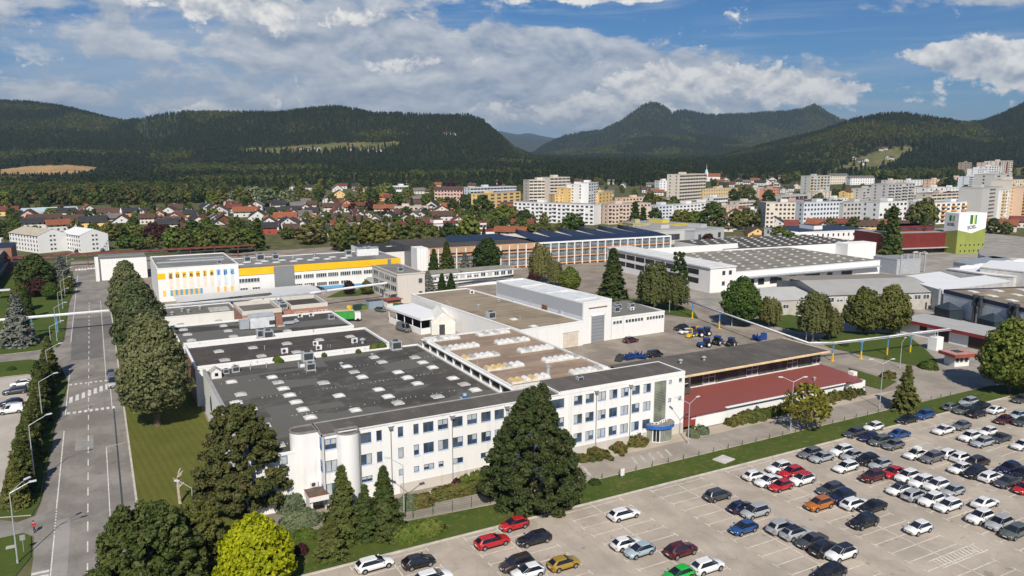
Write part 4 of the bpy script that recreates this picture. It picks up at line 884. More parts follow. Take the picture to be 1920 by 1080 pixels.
# ---------------------------------------------------------------- works beyond the yard
def XZ(u, v, Y):
    d = wd(u, v); t = Y / d[1]; return d[0] * t, CAMH + d[2] * t
GREYP = m_sheet('dark_grey_panel', (.21, .22, .23), .8, 0, .5, 0, .12, .02)
YBAND = MAT('yellow_band', (.83, .49, .015), .55, .07, .4); SKYB = MAT('light_blue_paint', (.13, .36, .60), .6, .08, .6); ORP = MAT('pale_orange_paint', (.86, .52, .13), .6, .08, .6)
RF4 = m_bitumen('grey_felt', (.19, .185, .175), (1.5, 14), 0, (.25, .245, .235), .6)
def quad_on(mb, u0, v0, u1, v1, Y, dep=.06, m=0, org=(0, 0)):
    x0, z1 = XZ(u0, v0, Y); x1, z0 = XZ(u1, v1, Y); mb.box(x0 - org[0], x1 - org[0], Y - dep - org[1], Y - org[1], max(z0, .05), z1, m)
def lettering(ch, size, depth, mat, name='letter'):
    k = ('txt', ch, size, mat.name)
    if k not in _WC:
        c = bpy.data.curves.new('t', 'FONT'); c.body = ch; c.size = size; c.extrude = depth; c.offset = size * .022; c.align_x = 'CENTER'; c.align_y = 'CENTER'
        o = bpy.data.objects.new('t', c); COL.objects.link(o); bpy.context.view_layer.update()
        me = bpy.data.meshes.new_from_object(o.evaluated_get(bpy.context.evaluated_depsgraph_get())); me.materials.clear(); me.materials.append(mat)
        bpy.data.objects.remove(o); me.name = name; _WC[k] = me
    return _WC[k]
def letters_works():
    Y0 = 287.5
    t = thing('printed_hall', 'white hall with a yellow band and coloured letter tiles across its front', 'building', (17, Y0, 0)); o = (17, Y0)
    mb = MB(); mb.box(0, 26.6, 0, 36, -.1, 11.4, 0, skip='tb'); mb.box(-.05, 26.65, -.05, .3, 11.4, 11.75, 0); mb.box(26.3, 26.65, .3, 36, 11.4, 11.75, 0); mb.box(0, .3, .3, 36, 11.4, 11.75, 0); mb.box(.3, 26.3, 35.7, 36, 11.4, 11.75, 0)
    mb.box(26.6, 88, .2, 30, -.1, 9.6, 0, skip='tb'); mb.box(26.65, 88.05, .15, .45, 9.6, 9.85, 1); mb.box(87.75, 88.05, .45, 30, 9.6, 9.85, 0); mb.box(26.65, 88, 29.7, 30, 9.6, 9.85, 0); mb.obj('wall', [W_, YBAND], t); rw = thing('rear_block', 'white windowless block with a slim pier at the end of the main road', 'building', (0, 349.5, 0)); MB().box(-.5, 17, 0, 18, -.1, 8.6, 0, top=1).obj('wall', [W_, RF4], rw); MB().box(-1.9, -.55, -1.5, 1.5, -.1, 9.6).obj('pier', W_, rw)
    MB().poly([(.3, .3, 11.42), (26.3, .3, 11.42), (26.3, 35.7, 11.42), (.3, 35.7, 11.42)]).poly([(26.6, .45, 9.62), (87.8, .45, 9.62), (87.8, 29.7, 9.62), (26.6, 29.7, 9.62)]).obj('roof', RF4, t)
    mb = MB(); mb.box(1, 24, 16, 17, 11.42, 11.8); mb.box(6, 25, 24, 24.6, 11.42, 11.7); mb.obj('roof_rail', GALV, t)
    for k in range(14): inst('skylight', DOME, t, (29 + k * 3.3, 12 + (k % 2) * 5, 9.62), 0, (1.5, 1.1, .8))
    for x, y, k, s in ((33, 20, 0, 1.6), (38, 21, 0, 2.0), (44, 22, 0, 1.6), (78, 20, 0, 2.4), (81, 22, 0, 2.4), (73, 21, 0, 1.6), (60, 24, 2, 1.5), (50, 18, 2, 1.5), (21, 6, 0, .9)): vent(t, (x, y, 9.6 if x > 27 else 11.4), k, s)
    mb = MB(); mb.box(75, 84, 15, 16, 9.6, 12.3); mb.obj('roof_plant', WPLAST, t)
    mb = MB(); mb.box(26.65, 38.9, -.05, .2, 7.25, 9.55); mb.box(46.3, 82.6, -.05, .2, 7.35, 9.58); mb.box(84, 88, -.05, .2, 7.35, 9.58); mb.obj('yellow_band', YBAND, t)
    mb = MB(); mb.box(39, 46.2, -.15, .2, .2, 9.75); mb.box(82.7, 83.9, -.1, .2, 0, 9.7); mb.obj('grey_panel', GREYP, t)
    for zz, gs in ((4.5, [(447, 487, 7), (546, 566, 5), (569, 589, 5), (592.5, 613, 5), (615, 635, 5), (638, 658, 5), (659.5, 679, 5), (682, 705, 5)]), (1.3, [(449, 464, 3), (472, 487, 3), (547, 567, 5), (570, 590, 5), (593.5, 613, 5), (615.5, 635.5, 5), (639, 653, 3), (682.5, 696, 4)])):
        for u0, u1, n in gs:
            x0, x1 = XZ(u0, 520, Y0)[0] - 17, XZ(u1, 520, Y0)[0] - 17
            window(t, x0, zz, x1 - x0, 1.65 if zz > 4 else 1.45, y=.1, rev=-.02, cols=n, mat=WPLAST, blind=0, fr=.14)
    MB().box(54, 73, -.03, .2, .0, 1.0).box(77, 88, -.03, .2, 0, 1.0).obj('blue_band', SKYB, t)
    MB().box(74, 76, -.06, .2, 0, 3.2).obj('door', GALV, t)
    OR, BL, INK = YBAND, MAT('tile_blue', (.22, .42, .62), .6, .06, .6), MAT('letter_ink', (.05, .055, .06), .6, .05, 1); INK2 = MAT('letter_blue_ink', (.02, .10, .28), .6, .05, 1)
    cols = [(319.5, 514)] + [(319.5 + 12.85 * k, 514 - .83 * k) for k in range(1, 10)]
    for k, (u, v) in enumerate(cols):
        x, z = XZ(u, v, Y0); x -= 17; z = 9.05; bl = k > 6
        inst('letter_tile', _once('tile%d' % bl, lambda: MB().box(-.62, .62, -.10, -.0, -1.0, 1.0).mesh('letter_tile', BL if bl else OR)), t, (x, 0, z))
        inst('letter', lettering('gorenjeipc'[k], 2.15, .02, INK2 if bl else INK), t, (x, -.13, z + (0.1 if 'gorenjeipc'[k] in 'gjp' else -.1)), rot=(math.pi / 2, 0, 0))
        for j in range(8): inst('slat', _once('sl%d' % bl, lambda: MB().box(-.6, .6, -.05, 0, 0, .16).mesh('slat', MAT('pale_blue_slat', (.52, .62, .70), .6) if bl else MAT('pale_orange_slat', (.80, .62, .40), .6))), t, (x, 0, 4.4 + j * .44))
    for k in range(13): inst('colour_panel', _once('cp%d' % (k % 2), lambda: MB().box(0, .79, -.07, 0, 0, 2.0).mesh('colour_panel', ORP if k % 2 else SKYB)), t, (XZ(318.9, 540, Y0)[0] - 17 + k * .806, 0, 1.9))
    for u in (407, 420, 433): MB().box(0, .85, -.07, 0, 1.9, 3.9).obj('colour_panel', ORP, t, (XZ(u, 540, Y0)[0] - 17, 0, 0))
    MB().box(0, XZ(309.5, 515, Y0)[0] - 17, -.06, 0, 7.9, 9.9).obj('yellow_band', YBAND, t)
    MB().box(0, .9, -.07, 0, 1.9, 3.9).obj('colour_panel', ORP, t, (XZ(305, 540, Y0)[0] - 17, 0, 0))
    return t
def _once(k, f):
    if k not in _WC: _WC[k] = f()
    return _WC[k]
letters_works()
t = thing('canopy_shed', 'long low white metal-roofed canopy in front of the letter-tile hall', 'shed', (21, 266, 0))
MB().poly([(0, 1, 2.9), (47, 9, 2.9), (47, 18, 2.7), (0, 16.5, 2.7)]).obj('roof', [m_sheet('pale_roof_sheet', (.60, .60, .59), .8, math.pi / 2, .5, 0, .25, .04), WPLAST], t)
mb = MB(); mb.box(1, 34, 7.2, 7.5, -.1, 2.75); mb.box(1, 1.3, 7.5, 16, -.1, 2.7); mb.obj('wall', WB, t); MB().box(17, 21, 7.1, 7.2, 0, 2.5).obj('door', GREYM, t)
MB().poly([(28, -14, 4.9), (44, -14, 4.9), (44, -1, 5.2), (28, -1, 5.2)]).box(28, 44, -14.1, -14, 4.6, 4.95).obj('roof', m_sheet('pale_roof_sheet', 0), t)
mb = MB()
for x in (28.3, 33, 38, 43.6): mb.cyl((x, -13.8, 0), (x, -13.8, 4.8), .09, .09, 6)
mb.obj('post', GALV, t)
def win_grid(mb, xs, zs, w, h, y=0.0, dep=.05, m=0, axis='x'):
    for x in xs:
        for z in zs:
            if axis == 'x': mb.box(x, x + w, y - dep, y, z, z + h, m, skip='n')
            else: mb.box(y - dep, y, x, x + w, z, z + h, m, skip='e')
def fr_(n, a, b, w): return [a + (b - a - w) * k / max(1, n - 1) for k in range(n)]
# three-storey concrete office beside the pipeline, with its long low wing
t = thing('office_building', 'three-storey off-white concrete office with window bands beside the pipeline', 'building', (88.3, 245.5, 0))
mb = MB(); mb.box(0, 10, 0, 27, -.1, 9.9, 0, skip='tb'); mb.box(-.15, 10.15, -.15, .2, 9.9, 10.3); mb.box(-.15, .2, .2, 27, 9.9, 10.3); mb.box(9.8, 10.15, .2, 27, 9.9, 10.3); mb.obj('wall', m_render('beige_render', (.60, .555, .49), .3), t)
MB().poly([(.1, .1, 9.95), (9.9, .1, 9.95), (9.9, 27, 9.95), (.1, 27, 9.95)]).obj('roof', RF4, t)
for z in (6.9, 3.9, .9):
    for y in (1.0, 7.2, 13.2, 19.6): window(t, 0, 0, 5.6, 1.9, loc=(-.04, y + 5.6, z), rz=-math.pi / 2, cols=3, mat=MAT('grey_frame', (.45, .44, .42), .5), blind=0, fr=.16)
window(t, 7.6, 6.6, 1.5, 1.7, y=-.2, mat=MAT('grey_frame', 0), blind=0, cols=1); window(t, 7.6, 2.6, 1.5, 1.2, y=-.2, mat=MAT('grey_frame', 0), blind=0, cols=1)
MB().box(-3.4, 0, .5, 5, 3.4, 3.7).box(-3.3, -3.1, .6, .8, 0, 3.4).box(-3.3, -3.1, 4.6, 4.8, 0, 3.4).obj('porch', CON, t)
vent(t, (4, 8, 9.95), 0, 1.2)
t = thing('office_wing', 'long low white wing with a row of windows behind the blue spruces', 'building', (98.5, 266.5, 0))
mb = MB(); mb.box(0, 46, 0, 7, -.1, 5.9, 0, skip='tb'); mb.obj('wall', W_, t); MB().box(-.1, 46.3, -.3, 7.2, 5.9, 6.2).obj('roof', MAT('flat_khaki_roof', (.27, .25, .20), .9, .15, .3), t)
for k in range(15): window(t, 2 + k * 2.95, 3.4, 2.1, 1.7, y=-.15, cols=2, mat=WPLAST, blind=R.choice([0, 0, 2, 1]), fr=.12)
MB().box(0, 46, -.5, 0, 2.6, 2.8).box(0, 46, -.35, 0, 1.4, 1.55).obj('pipe_shelf', DARKM, t)
# long three-storey orange-banded works with shed roofs of solar panels
PVM = NT('solar_panel'); _p = PVM.pos(); PVM = PVM.done(PVM.mix(PVM.ramp(PVM.noise(_p, .2, 3), .4, .6), (.008, .012, .028), (.013, .018, .04)), .4, .3)
ORB = MAT('orange_band', (.55, .29, .15), .7, .15, .3); TANB = MAT('tan_fascia', (.50, .32, .20), .7, .12, .4)
def orange_works():
    A = Vector((118.5, 303.5)); B = Vector((250, 297)); ang = math.atan2(B.y - A.y, B.x - A.x); L = (B - A).length
    t = thing('banded_works', 'long three-storey works with white grid, orange bands and solar shed roofs', 'building', (A.x, A.y, 0), ang)
    mb = MB(); mb.box(0, L, .6, 42, -.1, 10.6, 0, skip='tb'); mb.obj('wall', MAT('grey_glazing_wall', (.10, .105, .11), .3, .2, .4, .4), t)  # dark grey glazed wall set back behind the white grid
    mb = MB(); mb.box(0, 58, -.1, .6, 8.4, 10.9, 1); mb.box(58, L, -.1, .6, 10.2, 10.9, 0); mb.box(-.3, 4.5, -.5, 8, -.1, 11.2, 0); mb.box(L - .4, L, -.1, 42, -.1, 10.9, 0)
    for z in (.6, 3.7, 6.9): mb.box(4.5, L, -.05, .6, z, z + .6, 2)
    for k in range(31): x = 5 + k * (L - 5.4) / 30; mb.box(x - .22, x + .22, -.15, .6, 0, 10.4, 0)
    mb.obj('facade_grid', [W_, TANB, ORB], t)
    for k in range(30):
        for z in (1.5, 4.6, 7.8):
            if k < 12 and z > 7: continue
            x = 5 + k * (L - 5.4) / 30
            inst('window', _once('ow', lambda: (lambda m: (m.box(.35, (L - 5.4) / 30 - .35, .45, .56, 0, 1.9, 0), [m.box(.35 + q * 1.0, .43 + q * 1.0, .40, .45, 0, 1.9, 1) for q in range(4)], m.box(.35, (L - 5.4) / 30 - .35, .40, .45, 1.0, 1.1, 1), m.mesh('window', [GLB, MAT('grey_frame', 0)])))(MB())[-1]), t, (x, 0, z))
    rf = MB(); rf.poly([(0, .6, 10.65), (58, .6, 10.65), (58, 42, 10.65), (0, 42, 10.65)], 0)
    n = 6
    for k in range(n):
        x0 = 58 + (L - 58) * k / n; x1 = 58 + (L - 58) * (k + 1) / n
        rf.poly([(x0, .6, 10.6), (x1, .6, 10.6), (x1, 12, 11.6), (x0, 12, 11.6)], 1); rf.poly([(x0, 12, 11.6), (x1, 12, 11.6), (x1 - 4, 42, 13.2), (x0 + 8, 42, 10.9)], 1)
        rf.poly([(x0, 12, 11.6), (x0 + 8, 42, 10.9), (x0, 42, 10.6)], 2); rf.poly([(x1, 12, 11.6), (x1, 42, 10.6), (x1 - 4, 42, 13.2)], 2)
    rf.poly([(20, 20, 10.75), (56, 20, 10.75), (56, 40, 11.5), (28, 40, 11.5)], 1)
    rf.obj('roof', [RF2, PVM, MAT('pale_membrane', (.62, .62, .60), .7)], t)
    mb = MB()
    for k in range(4): mb.box(-.6 + k * 1.3, -.2 + k * 1.3, -.8, 0, 0, 11.6)
    mb.obj('pier', W_, t)
orange_works()
t = thing('dark_roof_works', 'wide works with a black flat roof behind the yellow-banded hall', 'building', (106, 322, 0))
MB().box(0, 52, 0, 36, -.1, 7.9, 0, skip='tb').obj('wall', WB, t); MB().poly([(0, 0, 8), (52, 0, 8), (52, 36, 8), (0, 36, 8)]).obj('roof', m_bitumen('black_felt', (.04, .04, .042), (2, 14)), t)
for k in range(6): inst('skylight', DOMEG, t, (6 + k * 8, 20, 8), 0, (2.2, 1, .8))
# polygon buildings on footprints read from their roof corners
def poly_bld(name, label, pts, h, wall, roof, cat='building', par=.3, fascia=None, group=None, world=False):
    Q = [Vector((p[0], p[1], 0)) if world else P(p[0], p[1], h) for p in pts]; o = Q[0]
    Q = [(q.x - o.x, q.y - o.y) for q in Q]
    if sum(Q[i][0] * Q[(i + 1) % len(Q)][1] - Q[(i + 1) % len(Q)][0] * Q[i][1] for i in range(len(Q))) < 0: Q = Q[::-1]
    t = thing(name, label, cat, (o.x, o.y, 0), 0, group)
    MB().prism(Q, -.1, h - par, 0, cap=False).obj('wall', wall, t)
    c = Vector((sum(q[0] for q in Q) / len(Q), sum(q[1] for q in Q) / len(Q))); B = [(c.x + (q[0] - c.x) * 1.012, c.y + (q[1] - c.y) * 1.012) for q in Q]
    mb = MB(); mb.prism(B, h - par - .15, h, 1, 0); mb.obj('roof', [roof, fascia or wall], t)
    t['_q'] = [c for q in Q for c in q]; return t, Q
def wall_windows(t, Q, i, z, n, w, h, mat=WPLAST, cols=2, blind=0, m0=.08, m1=.08, fr=.13):
    a, b = Vector(Q[i]), Vector(Q[(i + 1) % len(Q)]); d = b - a; L = d.length; ang = math.atan2(d.y, d.x); nrm = Vector((d.y, -d.x)).normalized()
    for k in range(n):
        s = L * m0 + (L * (1 - m0 - m1) - w) * (k / max(1, n - 1)); p = a + d * (s / L) + nrm * .06
        window(t, 0, 0, w, h, loc=(p.x, p.y, z), rz=ang, cols=cols, mat=mat, blind=blind, fr=fr)
# the dome-roof works
t = thing('dome_roof_works', 'large grey-roofed works covered with rows of round white skylights', 'building', (196.5, 211, 0), math.radians(-3))
mb = MB(); mb.box(0, 12, 0, 70, -.1, 9.0, 0, skip='tb'); mb.box(12, 90, 1, 56, -.1, 6.8, 0, skip='tb'); mb.box(12, 90, .9, 1.3, 6.8, 6.95); mb.box(12, 62, 55.6, 57, 6.8, 9.6, 0); mb.obj('wall', W_, t)
MB().box(-.4, 12.2, -.3, 70, 9.0, 9.5).obj('roof', MAT('white_roof', (.66, .655, .64), .6, .1, .3), t)
MB().poly([(12.2, 1.3, 6.82), (90, 1.3, 6.82), (90, 56, 6.82), (12.2, 56, 6.82)]).obj('roof', m_bitumen('works_felt', (.23, .21, .175), (1.3, 12)), t)
for k in range(9):
    for z in (5.9, 2.6): inst('pane', _once('dg9', lambda: MB().box(-.04, .02, 0, 6.4, 0, 2.0).mesh('pane', DARKGL)), t, (0, 6.5 + k * 7.0, z))
for x, z in ((5.5, 6.2), (8.6, 6.2), (5.5, 2.3), (9.2, 2.5)): window(t, x, z, 1.5, 1.7, y=-.15, cols=1, mat=MAT('grey_frame', 0), blind=0)
for r in range(8):
    for c in range(11): inst('skylight', _once('rd', lambda: MB().lathe([(1.25, 0), (1.25, .35), (1.1, .4), (.9, .75), (.5, 1.0), (0.01, 1.08)], 12).mesh('skylight', ACRYG, False)), t, (15.5 + c * 6.9 + (r % 2) * 3.2, 5 + r * 6.5, 6.82), 0, (.85, .65, .45))
for x, w in ((14, 8), (24, 3), (30, 6), (40, 3), (48, 8), (60, 3), (68, 6)): inst('opening', MB().box(0, w, -.05, 0, 0, 2.4).mesh('opening', DARKGL), t, (x, .98, 1.2))
MB().box(14, 88, -1.6, 1, 4.6, 4.85).obj('canopy', GREYM, t)
t = thing('dome_roof_works', 'dark-roofed works with round skylights behind the grey one', 'building', (252, 262, 0), math.radians(-6))
mb = MB(); mb.box(0, 84, 0, 40, -.1, 7.4, 0, skip='tb'); mb.box(66, 84.2, -8, 0, -.1, 8, 0); mb.obj('wall', W_, t)
MB().poly([(0, 0, 7.5), (84, 0, 7.5), (84, 40, 7.5), (0, 40, 7.5)]).obj('roof', m_bitumen('works_felt2', (.085, .075, .068), (1.3, 12)), t)
for r in range(6):
    for c in range(13): inst('skylight', _WC['rd'], t, (4 + c * 6.2 + (r % 2) * 3, 4 + r * 6.2, 7.5), 0, (.9, .65, .45))
t, Q = poly_bld('plant_block', 'grey metal plant block with pipes at the end of the dome-roof works', [(297, 207), (310, 205), (311, 217), (298, 219)], 6.6, GREYM, MAT('grey_flat_roof', (.25, .25, .25)), world=True)
for k in range(5): MB().cyl((2 + k * 4, -.6, 0), (2 + k * 4, -.6, 8.6), .35, .35, 8).obj('pipe', GALV, t)
# grey sheds with windows behind the birches
SHR = m_sheet('weathered_roof_sheet', (.36, .35, .33), .9, math.radians(72), .7, 0, .3, .05); SHR2 = m_sheet('rusty_roof_sheet', (.27, .235, .195), .9, math.radians(72), .7, 0, .35, .05)
ax = math.atan2(153 - 166.0, 242 - 204)
t = thing('grey_shed', 'long grey shed with a tan ridge and a window row behind the birch trees', 'building', (203.5, 166.5, 0), ax)
mb = MB(); mb.box(0, 42, 0, 30, -.1, 5.7, 0, skip='tb'); mb.poly([(42, 0, 5.7), (42, 30, 5.7), (42, 14, 8.2)], 0); mb.poly([(0, 30, 5.7), (0, 0, 5.7), (0, 14, 8.2)], 0); mb.obj('wall', MAT('grey_beige_wall', (.42, .40, .36), .85, .12, .4), t)
MB().poly([(-.4, -.5, 5.65), (42.4, -.5, 5.65), (42.4, 14, 8.3), (-.4, 14, 8.3)], 0).poly([(-.4, 14, 8.3), (42.4, 14, 8.3), (42.4, 31, 7.0), (-.4, 31, 7.0)], 1).obj('roof', [SHR, SHR2], t)
for k in range(13): window(t, 1.5 + k * 3.1, 3.3, 2.4, 1.6, y=-.15, cols=2, mat=WPLAST, blind=R.choice([0, 0, 2]), fr=.12)
t = thing('grey_shed', 'pale low shed with a lean-to roof left of the grey shed', 'building', (183, 172.5, 0), ax)
mb = MB(); mb.box(0, 20, 0, 17, -.1, 4.6, 0, skip='tb'); mb.obj('wall', MAT('grey_beige_wall', 0), t); MB().poly([(-.3, -.3, 4.6), (20.3, -.3, 4.6), (20.3, 17, 5.9), (-.3, 17, 5.9)]).obj('roof', m_sheet('pale_shed_roof', (.50, .49, .46), .9, 0, .7, 0, .25, .04), t)
MB().box(13, 17, -.06, 0, 0, 3).obj('door', WB, t)
for k in range(3): window(t, 1 + k * 3, 2, 2, 1.3, y=-.15, mat=WPLAST, blind=0)
WMEM = m_sheet('white_roof_sheet', (.74, .74, .74), 1.2, 0, .55, 0, .12, .03)
LWALL = MAT('light_grey_wall', (.50, .49, .47), .8)
for nm, lb, pts, h in (('white_roof_hall', 'white flat-roofed hall behind the tan ridge of the grey shed', [(1655, 523), (1722, 533), (1800, 521), (1762, 509)], 7), ('white_roof_hall', 'second white-roofed hall joined to the blue-banded warehouse', [(1722, 531), (1767, 544), (1897, 527), (1846, 516)], 7.2),
                       ('white_roof_hall', 'long white hall with arched roof lights near the right edge', [(1775, 503), (1845, 513), (1900, 518), (1990, 512), (1990, 500), (1890, 496)], 7), ('white_roof_hall', 'tall white gabled hall at the right edge below the green tower', [(1838, 500), (1990, 516), (1990, 494), (1858, 488)], 9),
                       ('grey_roof_hall', 'grey flat-roofed block at the foot of the green tower', [(1788, 490), (1823, 496), (1900, 486), (1862, 480)], 7), ('grey_roof_hall', 'wide brown-grey flat roof right of the green tower', [(1838, 478), (1862, 484), (1990, 484), (1990, 463), (1835, 466)], 7)):
    t, Q = poly_bld(nm, lb, pts, h, LWALL, WMEM if 'white' in nm else (MAT('blue_grey_roof', (.26, .30, .33), .6) if '1788' in str(pts) else MAT('brown_grey_roof', (.30, .28, .255), .9, .12, .2)))
    if '1775' in str(pts):
        for k in range(5): MB().lathe([(1.6, 0), (1.3, .8), (.01, 1.2)], 12, sx=3).obj('roof_light', WPLAST, t, (8 + k * 9, -3 + k * .1, h))
# blue-banded warehouse, dark silos, red-fascia depot, gatehouse
BA, BB_ = Vector((236.3, 147.5)), Vector((222.5, 104)); dB = (BB_ - BA); angB = math.atan2(dB.y, dB.x)
t = thing('banded_warehouse', 'pale warehouse with a dark blue band and black ducts along its wall', 'building', (BA.x, BA.y, 0), angB); LB = dB.length
MB().box(0, LB, 0, 60, -.1, 6.6, 0, skip='tb').obj('wall', m_sheet('pale_wall_panel', (.60, .62, .63), 1.1, angB, .5, 0, .12, .02), t)
MB().box(-.1, LB, -.08, .3, 6.6, 7.8, 0).box(-.1, .3, .3, 60, 6.6, 7.8, 0).obj('blue_band', MAT('navy_band', (.03, .035, .075), .6), t)
MB().poly([(.3, .3, 7.5), (LB, .3, 7.5), (LB, 60, 7.5), (.3, 60, 7.5)]).obj('roof', RFT2, t)
for k in range(18): inst('skylight', DOME, t, (4 + (k % 6) * 7.5, 7 + (k // 6) * 9, 7.5), 0, (1.8, 1.2, .8))
for x in (14, 16.2, 27, 29.2): MB().cyl((x, -.9, 0), (x, -.9, 7.9), .5, .5, 10).cyl((x, -.9, 7.9), (x, -.9, 8.6), .8, .8, 10).box(x - .6, x + .6, -1.5, -.3, 5.2, 6.6).obj('duct', DARKM, t)
MB().cyl((-.8, -.8, 0), (-.8, -.8, 8), .35, .35, 10).obj('pipe', GALV, t)
for s, lb in ((7.2, 'dark slate silo house with pyramid roof, left one before the banded warehouse'), (24.5, 'dark slate silo house with pyramid roof, right one before the banded warehouse')):
    q = BA + dB * (s / LB) + Vector((math.sin(angB), -math.cos(angB))) * 4.0
    o = thing('silo_house', lb, 'silo', (q.x, q.y, 0), angB); DK = MAT('slate_cladding', (.028, .04, .05), .6, .12, .4)
    MB().box(-3.2, 3.2, -2.2, 2.5, 0, 3.3).obj('wall', DK, o); MB().poly([(-3.4, -2.4, 3.3), (3.4, -2.4, 3.3), (0, 0, 5.3)]).poly([(3.4, -2.4, 3.3), (3.4, 2.6, 3.3), (0, 0, 5.3)]).poly([(-3.4, 2.6, 3.3), (-3.4, -2.4, 3.3), (0, 0, 5.3)]).poly([(3.4, 2.6, 3.3), (-3.4, 2.6, 3.3), (0, 0, 5.3)]).obj('roof', MAT('slate_roof', (.035, .05, .062), .5, .12, .4), o)
t = thing('loading_depot', 'low depot with a red fascia, white wall and brown gates', 'building', (200.5, 137, 0), -math.pi / 2 - .02)
MB().box(0, 36, 0, 11, -.1, 3.3, 0, skip='tb').obj('wall', W_, t); MB().box(-.4, 36, -1.3, 11.3, 3.3, 4.2, 0, top=1).obj('roof', [MAT('crimson_fascia', (.23, .03, .04), .6), m_sheet('grey_depot_roof', (.42, .41, .39), .8, math.pi / 2, .6, 0, .2, .03)], t)
for x, w in ((6, 2.2), (11, 3.6), (20, 4.6), (28, 3)): MB().box(x, x + w, -.06, 0, 0 if w > 3 else 1.8, 3.0).obj('gate', MAT('brown_gate', (.06, .035, .03), .7), t)
t = thing('gatehouse', 'small gatehouse with a red canopy roof at the edge of the lawn', 'kiosk', (177.4, 106.6, 0), math.radians(-14))
MB().box(.6, 4.8, .4, 3.6, 0, 2.5).obj('wall', WB, t); MB().box(-.6, 6, -.8, 4.4, 2.5, 3.3, 0, top=1).box(1.6, 3.6, 1, 3, 3.3, 3.45, 2).obj('roof', [MAT('brick_red_fascia', (.33, .07, .05), .6), MAT('pink_roof', (.42, .25, .21), .8), DARKM], t)
for x in (.8, 2.0, 3.4): window(t, x, 1.0, 1.0, 1.2, y=.25, cols=1, mat=MAT('grey_frame', 0), blind=0)
# the tall green and white tower
t = thing('grain_tower', 'tall tower, white above and olive green below, with green stripes emblem', 'tower', (387.3, 237.6, 0), math.radians(-13))
GN, WT = MAT('olive_green_paint', (.27, .31, .075), .7, .08, .2), m_render('tower_white', (.78, .78, .77), .1)
L, D, H = 17.6, 9.0, 20.8
mb = MB()
mb.poly([(0, 0, -.1), (L, 0, -.1), (L, 0, 12.9), (L / 2, 0, 10.4), (0, 0, 12.2)], 0); mb.poly([(0, 0, 12.2), (L / 2, 0, 10.4), (L, 0, 12.9), (L, 0, H), (0, 0, H)], 1)
mb.poly([(0, D, -.1), (0, 0, -.1), (0, 0, 12.2), (0, D, 10.8)], 0); mb.poly([(0, D, 10.8), (0, 0, 12.2), (0, 0, H), (0, D, H)], 1)
mb.poly([(L, 0, -.1), (L, D, -.1), (L, D, H), (L, 0, H)], 1); mb.poly([(L, D, -.1), (0, D, -.1), (0, D, H), (L, D, H)], 1); mb.poly([(0, 0, H), (L, 0, H), (L, D, H), (0, D, H)], 1); mb.obj('wall', [GN, WT], t)
mb = MB()
for j, n in ((.9, 6), (3.9, 6)):
    for k in range(n): mb.box(2.5 + k * 2.8, 3.2 + k * 2.8, -.05, 0, j, j + .9)
tag(mb.obj('window', DARKGL, t), kind='stuff')
G1, G2, G3 = MAT('emblem_green', (.03, .22, .06), .6), MAT('emblem_dark_green', (.01, .11, .045), .6), MAT('emblem_lime', (.55, .60, .12), .6)
for x0, sx, z0, hh, rz in ((7.2, 1.0, 15.2, 4.6, 0), (None, .8, 16.6, 2.9, 1)):
    for k, m_ in enumerate((G1, G2, G3, G1)):
        a = [0, .85, 2.35, 3.3][k] * sx; w = .85 * sx
        if not rz: MB().box(x0 + a, x0 + a + w, -.06, 0, z0, z0 + hh).obj('emblem_stripe', m_, t)
        else: MB().box(-.06, 0, 5.9 - a - w * .9, 5.9 - a, z0, z0 + hh).obj('emblem_stripe', m_, t)
inst('lettering', lettering('SOEL', 2.5, .02, MAT('soel_ink', (.06, .09, .05), .6), 'lettering'), t, (8.7, -.05, 13.5), rot=(math.pi / 2, -.12, 0))
inst('lettering', lettering('SOEL', 2.1, .02, MAT('soel_ink', 0), 'lettering'), t, (-.05, D / 2, 14.8), rot=(math.pi / 2, 0, -math.pi / 2))
t = thing('red_works', 'dark red works with a canopy left of the green tower', 'building', (352, 254, 0), math.radians(-14))
MB().box(0, 46, 0, 22, -.1, 10.5, 0, skip='tb').box(12, 38, 8, 20, 10.5, 13.5, 0).obj('wall', MAT('dark_red_cladding', (.16, .026, .022), .6, .12, .4), t); MB().poly([(0, 0, 10.5), (46, 0, 10.5), (46, 22, 10.5), (0, 22, 10.5)]).poly([(12, 8, 13.5), (38, 8, 13.5), (38, 20, 13.5), (12, 20, 13.5)]).obj('roof', MAT('brown_grey_roof', 0), t)
MB().box(0, 46, -2.5, 0, 2.6, 2.9).obj('canopy', MAT('pale_canopy', (.45, .42, .38)), t); MB().box(1, 45, -.06, 0, 0, 2.4).obj('glazing', DARKGL, t)
mb = MB(); win_grid(mb, fr_(12, 12.5, 37, 1.4), [11.3], 1.4, 1.2, 8); tag(mb.obj('window', GL, t), kind='stuff')
# ---------------------------------------------------------------- tents, pipe bridges, yard plant
TENT = MAT('tent_fabric', (.70, .68, .62), .7, .08, .5)
t = thing('open_shed', 'open white shed with tyre stacks behind a low wall', 'shed', (78.2, 199.0, 0), math.radians(7))
MB().poly([(-.3, -.5, 4.4), (8.6, -.5, 4.6), (8.6, 21, 4.9), (-.3, 21, 4.7)]).box(-.3, 8.6, -.55, -.45, 4.1, 4.6).box(-.35, -.25, -.5, 21, 4.1, 4.72).obj('roof', WMEM, t)
mb = MB(); mb.box(0, .25, 0, 20, -.05, 1.7); mb.box(.25, 8, 0, .25, -.05, 1.7); mb.obj('low_wall', W_, t)
mb = MB()
for x, y in ((.1, 0), (.1, 5), (.1, 10), (.1, 15), (.1, 20), (8, 0), (4, 0)): mb.box(x - .1, x + .1, y, y + .2, 1.7, 4.4)
mb.obj('post', W_, t); MB().box(2.2, 8, 2, 19, 0, 3.9).obj('stored_goods', MAT('dark_goods', (.03, .03, .035), .9, .4, 2), t)
